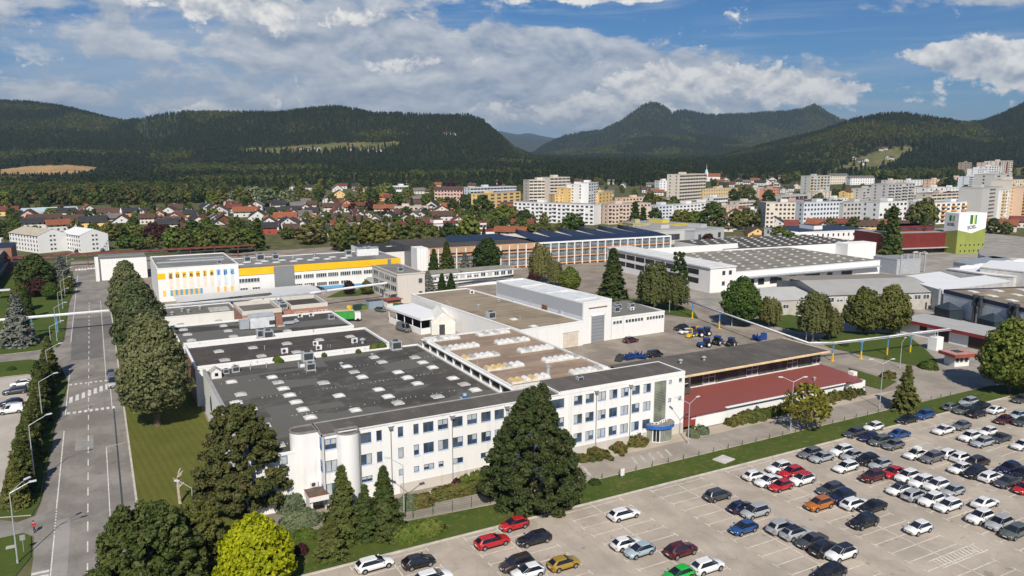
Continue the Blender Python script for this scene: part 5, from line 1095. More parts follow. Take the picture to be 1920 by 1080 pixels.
for i, (u, v, lb) in enumerate(((829, 626, 'cream gabled storage tent with its dark doorway open'), (846, 614, 'second cream storage tent behind the open one'))):
    q = P(u, v); o = thing('storage_tent', lb, 'tent', (q.x - 3.2, q.y, 0), math.radians(-14))
    pr = [(0, 0), (0, 3.5), (3.4, 6.4), (6.8, 3.5), (6.8, 0)]; mb = MB()
    for k in range(4): mb.poly([(pr[k][0], 0, pr[k][1]), (pr[k + 1][0], 0, pr[k + 1][1]), (pr[k + 1][0], 11, pr[k + 1][1]), (pr[k][0], 11, pr[k][1])])
    mb.poly([(x, 0, z) for x, z in pr][::-1]); mb.poly([(x, 11, z) for x, z in pr]); mb.obj('tent_cover', TENT, o)
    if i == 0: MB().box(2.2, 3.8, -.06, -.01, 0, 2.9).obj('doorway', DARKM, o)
def pipe_bridge(name, label, pts, r, posts, base_split=None):
    t = thing(name, label, 'pipeline', (pts[0][0], pts[0][1], 0)); o = Vector((pts[0][0], pts[0][1], 0))
    mb = MB()
    for a, b in zip(pts[:-1], pts[1:]): mb.cyl(Vector(a) - o, Vector(b) - o, r, r, 12)
    mb.obj('pipe', MAT('white_pipe', (.66, .67, .68), .45, .1, .6, .4), t, smooth=True)
    mb = MB()
    for a, b in zip(pts[:-1], pts[1:]): mb.cyl(Vector(a) - o - Vector((0, .45, .25)), Vector(b) - o - Vector((0, .45, .25)), r * .45, r * .45, 8)
    mb.obj('pipe', GREYM, t)
    for x, y, z in posts:
        p = MB(); s = base_split
        if s: p.box(-.11, .11, -.11, .11, z * s, z - .2, 0); p.box(-.13, .13, -.13, .13, 0, z * s, 1); p.box(-.4, .4, -.4, .4, 0, .08, 1)
        else: p.box(-.14, .14, -.14, .14, 0, z - .2, 0)
        p.box(-.6, .6, -.12, .12, z - .45, z - .25, 0); p.obj('post', [MAT('post_blue', (.08, .27, .55), .5), YEL], t, (x - o.x, y - o.y, 0))
    return t
pipe_bridge('pipe_bridge', 'white pipe bridge on blue posts crossing the main road', [(-60, 250, 5.2), (60, 251.5, 5.2), (66, 252.5, 5.4), (116, 261.5, 6), (146, 263.5, 6)], .32, [(-40, 250, 5.2), (-18.3, 250.3, 5.2), (-12.2, 250.4, 5.2), (8, 251, 5.2), (27, 251, 5.2), (45, 251.2, 5.2), (62, 252, 5.2), (91.3, 257, 5.6), (110, 260.4, 5.8)])
pb = [(x, y) for x, y in ((156.9, 124.4), (164.8, 122.4), (173.8, 121.7), (181.4, 120.6))]
pipe_bridge('pipe_bridge', 'grey pipe bridge on blue and yellow posts across the lawn', [(163, 190, 5), (150.5, 126.5, 4.9), (157, 124.4, 4.7), (173.8, 121.7, 4.9), (181.4, 120.6, 5.1), (194, 118.6, 5.3)], .2, [(x, y, 4.7) for x, y in pb] + [(150.5, 128, 4.8), (158, 165, 5.0), (161, 180, 5.0)], .42)
q = P(1800, 652); t = thing('meter_cabin', 'white pump cabin where the pipe bridge ends', 'cabin', (*P(1753, 655)[:2], 0)); MB().box(-1.4, 1.4, -1.2, 1.2, 0, 3.4).obj('wall', W_, t); MB().cyl((-.5, 0, 3.4), (-.5, 0, 4.8), .15, .15, 8).cyl((.5, 0, 3.4), (.5, 0, 4.8), .15, .15, 8).obj('pipe', GALV, t)
# ---------------------------------------------------------------- the town: blocks of flats
ORD0 = ['first', 'second', 'third', 'fourth', 'fifth', 'sixth', 'seventh', 'eighth', 'ninth', 'tenth', 'eleventh', 'twelfth', 'thirteenth', 'fourteenth', 'fifteenth', 'sixteenth', 'seventeenth', 'eighteenth', 'nineteenth', 'twentieth', 'twenty-first', 'twenty-second', 'twenty-third', 'twenty-fourth', 'twenty-fifth', 'twenty-sixth', 'twenty-seventh', 'twenty-eighth', 'twenty-ninth', 'thirtieth']
ORD = ORD0 + [t_ + o for t_ in ('thirty-', 'forty-', 'fifty-', 'sixty-', 'seventy-', 'eighty-') for o in ORD0[:9]]
TOWN = []                                                             # footprints kept free of trees: x, y, radius
def WALL(n, c): return m_render('wall_' + n, c, .2)
CREAM, WHT, GRY, YLW, PNK, BGE, BLW, PCH = (WALL('cream', (.66, .59, .50)), WALL('white', (.76, .75, .74)), WALL('grey', (.50, .49, .47)), WALL('yellow', (.72, .50, .22)), WALL('pink', (.60, .38, .33)), WALL('beige', (.60, .48, .39)), WALL('blue_white', (.62, .65, .70)), WALL('peach', (.74, .53, .38)))
FLATR = MAT('flat_block_roof', (.30, .29, .28), .9, .12, .2); ROOFB = m_tile('brown_tile', (.11, .065, .05)); ROOFO = m_tile('orange_tile', (.30, .105, .052)); ROOFR = m_tile('red_tile', (.20, .058, .042)); ROOFD = m_tile('dark_slate', (.045, .046, .052)); ROOFG = m_tile('grey_tile', (.19, .17, .15))
WGL = GLASS('flat_window', (.045, .05, .06), .15)
def top_z(p, v):
    d = p.x * FX + p.y * FY; r = _ray(960, v); return CAMH + d * r[2] / r[1]
def block(label, uL, vL, uR, vR, vt, D, floors, cols, wall, roof=FLATR, style='w', side=2, accent=None, gable=None, cat='apartment block', name='apartment_block', z0=None):
    a, b = PT(uL, vL), PT(uR, vR); z0 = min(a.z, b.z) if z0 is None else z0; d = Vector((b.x - a.x, b.y - a.y)); L = d.length; ang = math.atan2(d.y, d.x)
    h = max(5, (top_z(a, vt) + top_z(b, vt)) / 2 - z0); t = thing(name, label, cat, (a.x, a.y, z0), ang); fh = h / floors
    n = math.ceil(L / 12)
    for k in range(n): q = a + Vector((d.x, d.y, 0)) * ((k + .5) / n) + Vector((-d.y, d.x, 0)).normalized() * D / 2; TOWN.append((q.x, q.y, D / 2 + 5))
    mb = MB(); mb.box(0, L, 0, D, -3, h, 0, skip='tb'); w = mb.obj('wall', [wall, accent or wall], t)
    if gable: 
        hp = gable; r_ = MB().poly([(-.6, -.7, h - .1), (L + .6, -.7, h - .1), (L + .6, D / 2, h + hp), (-.6, D / 2, h + hp)]).poly([(L + .6, D + .7, h - .1), (-.6, D + .7, h - .1), (-.6, D / 2, h + hp), (L + .6, D / 2, h + hp)]).poly([(0, D, h), (0, 0, h), (0, D / 2, h + hp - .2)], 1).poly([(L, 0, h), (L, D, h), (L, D / 2, h + hp - .2)], 1); r_.obj('roof', [roof, wall], t)
    else:
        r_ = MB().box(-.15, L + .15, -.15, D + .15, h, h + .5, 1, top=0); k = R.uniform(.2, .6); r_.box(L * k, L * k + min(6, L * .25), D * .3, D * .7, h + .5, h + 2.6, 1, top=0); r_.obj('roof', [roof, wall], t)
    gw = MB(); ww = L / cols
    for f in range(floors):
        z = f * fh + fh * .32
        for c in range(cols):
            x = c * ww
            if style == 'strip': gw.box(x + ww * .06, x + ww * .94, -.06, 0, z, z + fh * .5, 0, skip='n')
            elif style == 'dots': gw.box(x + ww * .36, x + ww * .64, -.06, 0, z, z + fh * .42, 0, skip='n')
            elif R.random() < .94: gw.box(x + ww * .22, x + ww * .78, -.06, 0, z, z + fh * .48, 0, skip='n')
        if side:
            for c in range(side): y = (c + .5) * D / side; gw.box(-.06, 0, y - .7, y + .7, z, z + fh * .45, 0, skip='e')
    tag(gw.obj('window', WGL, t), kind='stuff')
    if style == 'balc' or accent:
        bm = MB()
        for c in range(0, cols, 2 if style == 'balc' else 3):
            for f in range(1, floors): bm.box(c * ww + ww * .08, c * ww + ww * (1.1 if style == 'balc' else .92), -1.1, -.06, f * fh - .1, f * fh + 1.0, 0)
        tag(bm.obj('balcony', accent or wall, t), kind='stuff')
    return t
block('pink and cream four-storey block with a brown hipped roof behind the long beige school', 815, 381, 868, 381, 356, 12, 4, 9, PNK, ROOFB, 'w', 2, CREAM, 3.5)
block('long pale blue-white block behind the yellow gable block', 882, 383, 968, 379, 351, 12, 5, 14, BLW, FLATR, 'strip', 2)
block('yellow gable-ended block with a grey roof below the pale blue-white one', 905, 397, 976, 390, 362, 13, 5, 6, YLW, FLATR, 'w', 2)
block('cream stepped tower block, left lower half with dark balcony rows', 992, 386, 1031, 385, 338, 14, 8, 5, CREAM, FLATR, 'strip', 1)
block('cream stepped tower block, right taller half with dark balcony rows', 1031, 386, 1068, 384, 333, 14, 9, 5, CREAM, FLATR, 'strip', 0)
block('yellow stepped block, lowest step on the left', 1040, 391, 1064, 390, 365, 12, 5, 3, YLW, FLATR, 'dots', 1)
block('yellow stepped block, middle step', 1064, 391, 1086, 389, 353, 13, 7, 4, YLW, FLATR, 'dots', 1)
block('white stepped block, upper step with yellow top', 1085, 391, 1104, 389, 346, 14, 8, 4, WHT, FLATR, 'w', 1)
block('white stepped block, highest step at the right end', 1103, 391, 1121, 387, 343, 14, 9, 4, WHT, FLATR, 'w', 0)
block('small yellow block with dark windows right of the stepped blocks', 1122, 388, 1148, 384, 361, 10, 4, 4, YLW, FLATR, 'dots', 1)
block('long white five-storey block with brown balconies in front of the stepped blocks', 963, 414, 1113, 422, 382, 12, 5, 18, WHT, FLATR, 'w', 2, WHT)
block('beige terraced block with dark roof boxes right of the long white one', 1140, 421, 1219, 417, 383, 12, 5, 12, BGE, FLATR, 'w', 2, BGE)
block('yellow-topped beige block behind the terraced one', 1167, 391, 1216, 388, 371, 10, 3, 8, PCH, FLATR, 'w', 1)
block('pale blue block, left of three joined ones', 1228, 418, 1266, 415, 386, 12, 5, 6, BLW, FLATR, 'w', 2)
block('white block, middle of three joined ones', 1266, 416, 1313, 413, 384, 12, 5, 7, WHT, FLATR, 'w', 0)
block('white block, right of three joined ones, slightly higher', 1313, 413, 1348, 409, 380, 12, 5, 5, WHT, FLATR, 'w', 0)
block('tall white hospital block with plain window bands', 1273, 378, 1322, 374, 327, 16, 8, 10, CREAM, FLATR, 'strip', 2)
block('small white modern block with punched windows below the wood', 1236, 359, 1267, 358, 339, 11, 4, 5, WHT, FLATR, 'dots', 1)
block('white block with offset punched windows before the pink one', 1434, 429, 1489, 429, 381, 16, 6, 7, CREAM, FLATR, 'w', 2)
block('pink block glimpsed behind the white punched-window block', 1488, 410, 1505, 407, 377, 10, 5, 3, PNK, FLATR, 'w', 0)
block('long grey-white block, left half of the pair with a pale roof', 1505, 424, 1577, 420, 380, 12, 5, 12, BLW, FLATR, 'w', 2)
block('long grey-white block, right half of the pair with a pale roof', 1579, 421, 1645, 417, 380, 12, 5, 10, GRY, FLATR, 'w', 0)
block('white corner block with brown balconies right of the long pair', 1646, 427, 1698, 423, 379, 15, 5, 7, WHT, FLATR, 'w', 2)
block('tall grey-white tower with glazed balconies behind the corner block', 1662, 398, 1712, 392, 345, 15, 9, 8, GRY, FLATR, 'balc', 2)
block('white block with orange balcony strips behind the green tower', 1742, 421, 1835, 416, 380, 14, 5, 10, WHT, FLATR, 'balc', 2, WALL('orange', (.60, .32, .12)))
block('white penthouse block with a red-brown roof terrace', 1744, 403, 1834, 397, 362, 14, 6, 10, CREAM, ROOFR, 'strip', 1)
block('small white block with two dark panels left of the penthouse block', 1738, 388, 1768, 385, 352, 10, 5, 3, WHT, FLATR, 'dots', 1)
block('tall blank grey gable block at the right', 1836, 419, 1874, 413, 352, 16, 9, 1, GRY, FLATR, 'dots', 0)
block('grey-white tower with yellow foot right of the blank gable', 1874, 414, 1890, 411, 357, 14, 9, 3, WHT, FLATR, 'w', 0, YLW)
block('taller grey gable tower behind the blank one', 1857, 398, 1891, 392, 327, 16, 11, 2, GRY, FLATR, 'dots', 1)
block('white and yellow striped tower by the right edge', 1891, 412, 1913, 408, 338, 15, 11, 5, CREAM, FLATR, 'dots', 0, YLW)
block('orange and white tower cut by the right edge', 1913, 413, 1960, 405, 350, 15, 10, 6, PCH, FLATR, 'strip', 0, WALL('orange', 0))
block('distant white tower with a sloped roof, lower left of the hillside towers', 1830, 352, 1846, 350, 317, 14, 9, 4, WHT, FLATR, 'w', 1)
block('distant dark-glazed white tower in the middle of the hillside towers', 1851, 346, 1879, 342, 312, 15, 9, 6, WHT, FLATR, 'w', 2)
block('distant brown-topped tower behind the hillside towers', 1847, 336, 1868, 333, 305, 15, 8, 5, BGE, FLATR, 'strip', 1)
block('distant white and red tower, highest on the hillside', 1869, 340, 1896, 335, 302, 15, 10, 6, CREAM, FLATR, 'w', 2, WALL('red', (.40, .14, .11)))
block('old brown tower standing alone before the wooded hill', 1806, 332, 1820, 330, 305, 10, 7, 3, WALL('stone', (.33, .27, .22)), FLATR, 'dots', 1)
block('peach block with dark windows left of the hillside towers', 1789, 355, 1808, 353, 333, 12, 6, 5, PCH, FLATR, 'dots', 1)
block('white and blue block beside the peach one', 1815, 356, 1838, 352, 331, 14, 6, 3, BLW, FLATR, 'strip', 1)
block('grey and yellow block at the edge of the meadow', 1518, 364, 1555, 361, 330, 14, 6, 6, GRY, FLATR, 'w', 1, YLW)
block('row of small white terraced flats, left part, below the meadow', 1556, 346, 1590, 345, 329, 10, 3, 8, CREAM, ROOFG, 'dots', 1, None, 3)
block('row of small white terraced flats, right part, below the meadow', 1594, 347, 1639, 346, 333, 10, 3, 10, WHT, ROOFG, 'dots', 1, None, 3)
block('grey-white block end-on behind the long pair', 1616, 380, 1656, 376, 353, 12, 5, 6, GRY, FLATR, 'w', 1)
block('yellow block with a red roof left of the grey-white end-on block', 1589, 380, 1612, 378, 359, 10, 4, 3, YLW, ROOFR, 'dots', 1, None, 2)
block('long yellow school with a grey roof below the church', 1318, 375, 1382, 372, 354, 12, 3, 14, WALL('ochre', (.62, .47, .26)), FLATR, 'dots', 2)
block('white flat-roofed centre with red gables before the yellow school', 1337, 386, 1364, 384, 370, 12, 2, 6, WHT, FLATR, 'strip', 1)
block('beige tower block stub right of the yellow school', 1417, 376, 1431, 374, 352, 10, 5, 3, CREAM, FLATR, 'dots', 1)
block('salmon block with a pink end wall behind the punched-window block', 1441, 378, 1460, 376, 354, 11, 4, 3, WALL('salmon', (.62, .27, .18)), FLATR, 'dots', 1)
block('low grey hall roofs behind the punched-window block', 1465, 380, 1514, 377, 366, 14, 1, 6, GRY, FLATR, 'strip', 0)
block('low cream flats behind the orange gable house', 1385, 396, 1425, 393, 378, 10, 3, 6, CREAM, FLATR, 'strip', 1)
block('long low beige school with dark window pairs', 740, 404, 803, 403, 388, 10, 2, 7, BGE, FLATR, 'w', 1)
block('white pillared house with a dark roof left of the pink block', 733, 368, 766, 367, 349, 12, 2, 8, WHT, FLATR, 'strip', 1)
block('olive-yellow fire station with square windows', 1186, 446, 1221, 444, 420, 12, 2, 3, WALL('olive', (.45, .40, .20)), FLATR, 'dots', 1)
block('low store with a long yellow fascia', 1223, 446, 1289, 440, 422, 30, 1, 8, WALL('fascia_yellow', (.62, .50, .08)), FLATR, 'dots', 0, cat='building', name='store')
block('wide grey metal store before the yellow fascia', 1222, 461, 1302, 456, 432, 26, 1, 1, GRY, FLATR, 'dots', 0, cat='building', name='store')
block('second grey metal store right of the wide one', 1302, 459, 1357, 452, 431, 24, 1, 3, WALL('store_grey', (.44, .45, .46)), FLATR, 'dots', 0, cat='building', name='store')
block('long striped white warehouse with a dark solar roof', 1497, 464, 1632, 457, 434, 30, 2, 14, WHT, PVM, 'dots', 4, cat='building', name='warehouse')
block('white warehouse with a blue gate left of the striped one', 1484, 468, 1532, 464, 446, 18, 1, 2, WHT, WMEM, 'dots', 0, cat='building', name='warehouse')
for i, (u, v, w, vt, f, c) in enumerate(((1250, 392, 34, 378, 3, CREAM), (1300, 398, 30, 386, 3, WHT), (1352, 400, 30, 386, 3, BGE), (1405, 410, 26, 394, 4, WHT), (1530, 374, 28, 360, 3, CREAM), (1562, 388, 26, 372, 3, WHT), (1600, 396, 24, 378, 4, YLW), (1640, 392, 24, 372, 4, CREAM), (1716, 404, 24, 380, 5, WHT), (1724, 382, 22, 366, 4, BGE), (1700, 372, 34, 352, 5, CREAM), (1770, 372, 26, 352, 4, WHT), (1665, 352, 26, 338, 3, CREAM), (1700, 350, 30, 338, 3, WHT), (1745, 352, 26, 337, 3, PCH), (1780, 400, 40, 384, 4, WHT))): block('small pale infill block among the larger flats, %s from the left' % ORD[i], u, v, u + w, v - 2, vt, 11, f, max(3, w // 6), c, FLATR, 'dots', 1)
# the long red and white school, dormitories, big solar building at the left edge
t = block('long low school with red roof bands and white window rows', 742, 446, 912, 440, 422, 26, 2, 26, WHT, MAT('red_band', (.22, .035, .03), .6), 'strip', 2, cat='school', name='school')
a = PT(742, 446)
t2 = MB().box(0, 72, -6, -.1, 0, 2.6, 1).box(-.2, 72.2, -6.4, 0, 2.6, 3.6, 0).obj('front_wing', [MAT('red_band', 0), WHT], t)
MB().box(10, 50, -14, -6.6, 0, 2.2, 0).obj('front_wing', MAT('tomato_band', (.36, .08, .045), .6), t)
def dorm(lb, u0, v0, u1, v1, uD, roofm, n):
    a, b = P(u0, v0), P(u1, v1); d = Vector((b.x - a.x, b.y - a.y)); L = d.length; ang = math.atan2(d.y, d.x); D = uD; h = 8.9
    t = thing('dormitory', lb, 'building', (a.x, a.y, 0), ang); TOWN.append((a.x + d.x / 2 + 4, a.y + d.y / 2 + 4, 20))
    mb = MB(); mb.box(0, L, 0, D, -.1, h, 0, skip='tb'); mb.obj('wall', WHT, t)
    MB().poly([(-.4, -.5, h), (L, -.5, h), (L, D / 2, h + 3), (-.4, D / 2, h + 3)]).poly([(L, D + .5, h), (-.4, D + .5, h), (-.4, D / 2, h + 3), (L, D / 2, h + 3)]).poly([(L, 0, h), (L, D, h), (L, D / 2, h + 2.9)], 1).obj('roof', [roofm, WHT], t)
    g = MB(); win_grid(g, fr_(n, 1.0, L - 1, 1.0), [.9, 3.1, 5.3, 7.4], 1.0, 1.2); 
    for z in (1.2, 3.5, 5.8, 8.1): g.box(L, L + .05, 5.8, 6.8, z, z + .9); g.box(L, L + .05, 7.6, 8.6, z, z + .9)
    tag(g.obj('window', WGL, t), kind='stuff'); return t
dorm('white four-storey dormitory with a beige roof at the far left', 20, 467, 74, 475, 15, MAT('beige_roof', (.43, .38, .30), .8), 10)
t = dorm('white dormitory with a white roof and an outside stair', 119, 468, 153, 474, 14, WMEM, 8)
st = MB()
for k in range(6): st.box(27.2, 28.6, 7 + k * 1.0, 8.0 + k * 1.0, k * 1.4, k * 1.4 + .2); st.cyl((28, 7.5 + k, 0), (28, 7.5 + k, k * 1.4 + 1.2), .1, .1, 5)
st.obj('outside_stair', DARKM, t)
t = thing('solar_roof_works', 'dark works with a solar roof cut by the left edge', 'building', (-62, 312, 0))
MB().box(0, 25, 0, 95, -.1, 8.5, 0, skip='tb').box(25, 27, 2, 84, 4, 4.4, 2).box(3, 27.5, 96, 122, -.1, 9.2, 1, skip='tb').obj('wall', [MAT('dark_works_wall', (.12, .11, .10), .8), m_brick('red_brick', 0, 0, 0), DARKM], t)
MB().poly([(0, 0, 8.5), (25, 0, 8.5), (25, 95, 8.5), (0, 95, 8.5)], 1).poly([(3, 96, 9.2), (27.5, 96, 9.2), (27.5, 122, 9.2), (3, 122, 9.2)], 0).obj('roof', [PVM, MAT('brown_grey_roof', 0)], t)
MB().box(-60, -2, 0, 12, -.1, 9).obj('wall', CREAM, thing('white_hall', 'cream windowless hall left of the dormitories', 'building', (-40, 452, 0)))
t = thing('bus_shelter', 'white flat shelter roof on posts at the left edge', 'shelter', (*P(10, 560)[:2], 0)); MB().box(-3, 6, -1.5, 2, 3.0, 3.2).obj('roof', WPLAST, t)
mb = MB()
for x, y in ((-2.8, -1.3), (5.8, -1.3), (-2.8, 1.8), (5.8, 1.8)): mb.cyl((x, y, 0), (x, y, 3), .06, .06, 6)
mb.obj('post', GALV, t)
# railway embankment fence and white boulders at the end of the road
t = thing('pipe_rack', 'long rusty pipe rack crossing behind the road end', 'pipeline', (-60, 402, 0)); MB().box(0, 130, -.5, .5, 5, 5.8, 0).box(0, 130, -.4, .4, 3.5, 4, 1).obj('pipe', [MAT('rust_red', (.17, .055, .045), .8, .3, 1), DARKM], t)
mb = MB()
for k in range(12): mb.box(k * 11, k * 11 + .4, -.3, .3, 0, 5)
mb.obj('post', MAT('rust_red', 0), t)
for k in range(11): 
    q = Vector((-9.3 + k * 1.15, 386 + R.uniform(-1, 1), 0)); b = thing('boulder', '%s white boulder from the left in the row closing the road end' % ORD[k], 'boulder', q, R.uniform(0, 6), 'white boulders closing the road end')
    inst('rock', _once('rock', lambda: MB().lathe([(.01, 0), (.55, .05), (.6, .35), (.4, .7), (.01, .85)], 7, sx=1.1).mesh('rock', MAT('pale_stone', (.6, .58, .54), .9, .2, 2))), b)
# ---------------------------------------------------------------- houses
HOUSES = []
RC = {'b': (ROOFB, 'brown'), 'o': (ROOFO, 'orange'), 'r': (ROOFR, 'red'), 'd': (ROOFD, 'dark slate'), 'g': (ROOFG, 'grey')}
WC = {'w': (WALL('house_white', (.62, .61, .59)), 'white'), 'c': (CREAM, 'cream'), 'y': (YLW, 'yellow'), 'p': (PNK, 'pink'), 'n': (WALL('wood', (.16, .075, .04)), 'brown wooden'), 'o': (WALL('orange_wall', (.62, .33, .17)), 'orange'), 'r': (WALL('red_wall', (.35, .07, .05)), 'red'), 'g': (GRY, 'grey')}
def house(u, v, w, roof, wall, orient, storeys=2):
    p = PT(u, v); dist = math.hypot(p.x, p.y); W = max(6.0, w / FPX * dist); rm, rn = RC[roof]; wm, wn = WC[wall]
    view = math.atan2(p.y, p.x) - math.pi / 2; ang = view + R.uniform(-.28, .28)
    if orient == 'g': L, D = R.uniform(9, 12), min(W, 14)
    else: L, D = min(W, 22), R.uniform(8, 9.5)
    h = 2.45 * storeys - .1; hp = D * .5 * R.uniform(.55, .72)
    t = thing('house', None, 'house', (p.x, p.y, p.z), ang); TOWN.append((p.x, p.y, max(L, D) * .55 + 2))
    # local frame: ridge along x; gable ends at +-L/2; turned so that a gable or an eave faces the viewer
    rr = math.pi / 2 if orient == 'g' else 0
    off = Vector((0, L / 2, 0)) if orient == 'g' else Vector((0, D / 2, 0))
    mb = MB(); mb.box(-L / 2, L / 2, -D / 2, D / 2, -2.5, h, 0, skip='tb'); mb.poly([(L / 2, -D / 2, h), (L / 2, D / 2, h), (L / 2, 0, h + hp)], 0); mb.poly([(-L / 2, D / 2, h), (-L / 2, -D / 2, h), (-L / 2, 0, h + hp)], 0); mb.obj('wall', wm, t, off, rr)
    o = 1.0; k = hp / (D / 2); rf = MB(); th = .22
    for s in (1, -1):
        a = [(-L / 2 - o, s * (D / 2 + o), h - o * k + .05), (L / 2 + o, s * (D / 2 + o), h - o * k + .05), (L / 2 + o, 0, h + hp + .05), (-L / 2 - o, 0, h + hp + .05)]; b = [(x, y, z + th) for x, y, z in a]
        if s > 0: a = a[::-1]; b = b[::-1]
        rf.poly(b); rf.poly(a[::-1])
        for q in range(4): rf.poly([a[q], a[(q + 1) % 4], b[(q + 1) % 4], b[q]], 1)
    ro = rf.obj('roof', [rm, MAT('barge_board', (.10, .07, .055), .7)], t, off, rr)
    cx = R.uniform(-.3, .3) * L; MB().box(cx - .35, cx + .35, .6, 1.3, h + hp * .5, h + hp + .9).obj('chimney', m_brick('red_brick', 0, 0, 0) if R.random() < .5 else CON, ro)
    g = MB(); zz = [.8 + 2.35 * q for q in range(storeys)]
    win_grid(g, [-L / 2 + L * q for q in ((.12, .4, .68) if L > 8 else (.2, .6))], zz, 1.3, 1.25, -D / 2); win_grid(g, [-D * .25 - .55, D * .25 - .55], zz, 1.1, 1.25, -L / 2, axis='y'); win_grid(g, [-.5], [h + .3], 1.0, 1.1, -L / 2, axis='y')
    for y in (-D * .25 - .55, D * .25 - .55):
        for z in zz: g.box(L / 2, L / 2 + .05, y, y + 1.1, z, z + 1.25, 0)
    tag(g.obj('window', WGL, t, off, rr), kind='stuff')
    if orient == 'g' and R.random() < .6: MB().box(-D * .42, D * .42, -1.2, -.05, 2.7, 2.85).box(-D * .42, D * .42, -1.2, -1.12, 2.85, 3.7).obj('balcony', MAT('balcony_wood', (.18, .10, .06), .8), t)
    HOUSES.append((u, v, rn, wn, t))
HL = """14 405 28 r y e;53 416 25 b p g;88 421 46 b c e;66 430 32 d w e;112 434 32 o w e;116 408 38 d w e;141 425 28 b c e;163 415 27 d w g;168 405 24 o w g;173 428 40 d y e;203 409 30 b w e;257 407 42 d o e;316 408 34 b w g;352 407 34 g w g;391 398 20 d w g;276 420 22 b c e;316 432 30 d c e;338 431 14 b n g;375 422 27 d w g;374 430 33 r c g;
420 428 34 b n g;405 420 22 g w g;461 407 40 o w e;484 419 44 d w g;480 394 22 g w g;440 393 22 b p e;441 399 24 r w e;523 392 24 d w e;545 404 33 d w e;550 411 22 r w g;535 419 38 o c e;540 429 24 d w g;508 425 20 o w e;505 432 33 b w g;494 440 48 d r e;548 444 22 b o e;410 448 20 b w e;617 448 24 d w e;605 422 28 g w g;621 420 20 b c e;662 422 32 r c g;584 407 22 d o e;622 394 26 r w g;633 407 16 r w g;653 398 15 o w e;675 395 32 r p e;674 408 20 b c g;689 414 18 b c g;703 421 32 g w g;722 401 40 o w e;727 415 18 d w g;575 388 16 g w e;585 392 16 b c e;612 382 13 g w g;
752 411 24 b c e;768 411 22 d o g;789 416 28 d c g;775 417 26 g w g;808 398 12 d w g;828 415 42 b w e;829 404 26 b c g;840 397 26 o o e;838 386 20 d w g;786 364 20 g w e;961 421 31 r w e;
529 347 19 b w e;591 346 15 b c e;578 357 20 d w e;548 358 10 g w g;596 361 14 b y e;623 347 10 g w g;642 354 17 r w e;665 347 22 b y e;690 348 28 b c e;677 358 33 g w e;637 371 28 b y g;733 347 22 g w e;766 348 20 b w e;427 355 14 b w e;820 352 14 o c e;
1004 330 9 d w e;1038 331 12 g w e;1055 332 16 d w e;1083 328 14 d w g;1103 327 8 g w g;1132 328 16 d w e;1112 339 13 r w g;1143 335 12 d c e;1173 345 14 b r g;1190 340 17 r r e;1224 343 17 b w e;1207 344 15 d w e;1145 346 11 g w e;1168 352 9 g w g;1218 352 12 g w e;1216 366 9 o p g;1060 342 14 g w e;1085 345 14 b c e;1240 334 12 b c e;
1347 346 14 o y e;1354 332 16 b c g;1370 331 14 g w e;1398 322 13 o c e;1413 326 9 g y e;1428 327 16 r w g;1378 322 11 o y e;1416 343 15 o c e;1424 348 18 d w e;1438 347 15 d w g;1400 347 13 g w e;1385 346 14 d c e;1357 352 15 d w e;1481 359 14 d w e;1494 354 13 b c g;1370 351 11 r w e;1456 350 12 d w g;1445 330 10 b c e;1465 335 10 r c e;
1356 428 22 o w g;1452 429 36 d w g;1483 436 20 r c e;1527 433 28 o c e;1390 464 48 g y e;1420 452 34 b y g;1577 432 38 r c e;1660 433 26 o c e;1713 424 22 o w g;1872 434 48 o c e;1912 427 24 r w e;1690 436 20 b c e;1545 436 16 o w g;955 449 58 o p e"""
for row in HL.replace('\n', '').split(';'):
    a = row.split()
    if len(a) >= 6: house(float(a[0]), float(a[1]), float(a[2]), a[3], a[4], a[5], 1 if a[3] == 'g' and float(a[2]) > 30 else 2)
# small hamlets on the hills
for u, v in ((556, 284), (566, 282), (575, 284), (588, 283), (598, 282), (700, 284), (712, 285), (722, 283), (735, 281), (690, 287), (707, 289), (660, 283), (675, 285), (835, 254), (842, 253), (852, 255), (1652, 284), (1660, 282), (1672, 299), (1664, 300), (1600, 300), (1612, 305), (1625, 303), (1618, 311), (1500, 318), (1740, 305)):
    house(u, v, 7, R.choice('robg'), R.choice('wwwc'), R.choice('ge'))
INF = random.Random(5)
def clear(p, r): return all((p.x - a) ** 2 + (p.y - b) ** 2 > (q * .8 + r) ** 2 for a, b, q in TOWN)
for (ua, ub), (va, vb), n in (((400, 980), (376, 442), 46), ((1000, 1500), (326, 372), 44), ((150, 420), (398, 436), 14), ((1180, 1520), (378, 436), 16), ((560, 990), (346, 374), 16), ((1500, 1800), (372, 440), 18)):
    k = 0
    for _ in range(900):
        u, v = INF.uniform(ua, ub), INF.uniform(va, vb); p = PT(u, v); dd = math.hypot(p.x, p.y)
        if k >= n: break
        if clear(p, 8): house(u, v, INF.uniform(9, 14) / dd * FPX, INF.choice('bbbddgor'), INF.choice('wwwcccpgyo'), INF.choice('ge'), INF.choice((1, 2, 2))); k += 1
def zone(u, v):
    if v < 312: return 'in the hill hamlets'
    if u < 980: return 'in the front of the housing estate' if v >= 424 else 'in the middle of the estate' if v >= 402 else 'at the back of the estate' if v >= 375 else 'before the woods'
    if v < 360: return 'on the slope below the wood' if u < 1300 else 'by the church'
    return 'between the flats and the works'
from collections import defaultdict
Z = defaultdict(list)
for u, v, rn, wn, t in HOUSES: Z[(wn, rn, zone(u, v))].append((u, t))
for (wn, rn, zn), l in Z.items():
    l.sort(key=lambda q: q[0])
    for i, (u, t) in enumerate(l):
        s = '%s %s-roofed house %s' % (wn, rn, zn)
        if len(l) > 1: s += ', %s from the left' % ORD[i]
        tag(t, s, 'house', 'houses of the town')
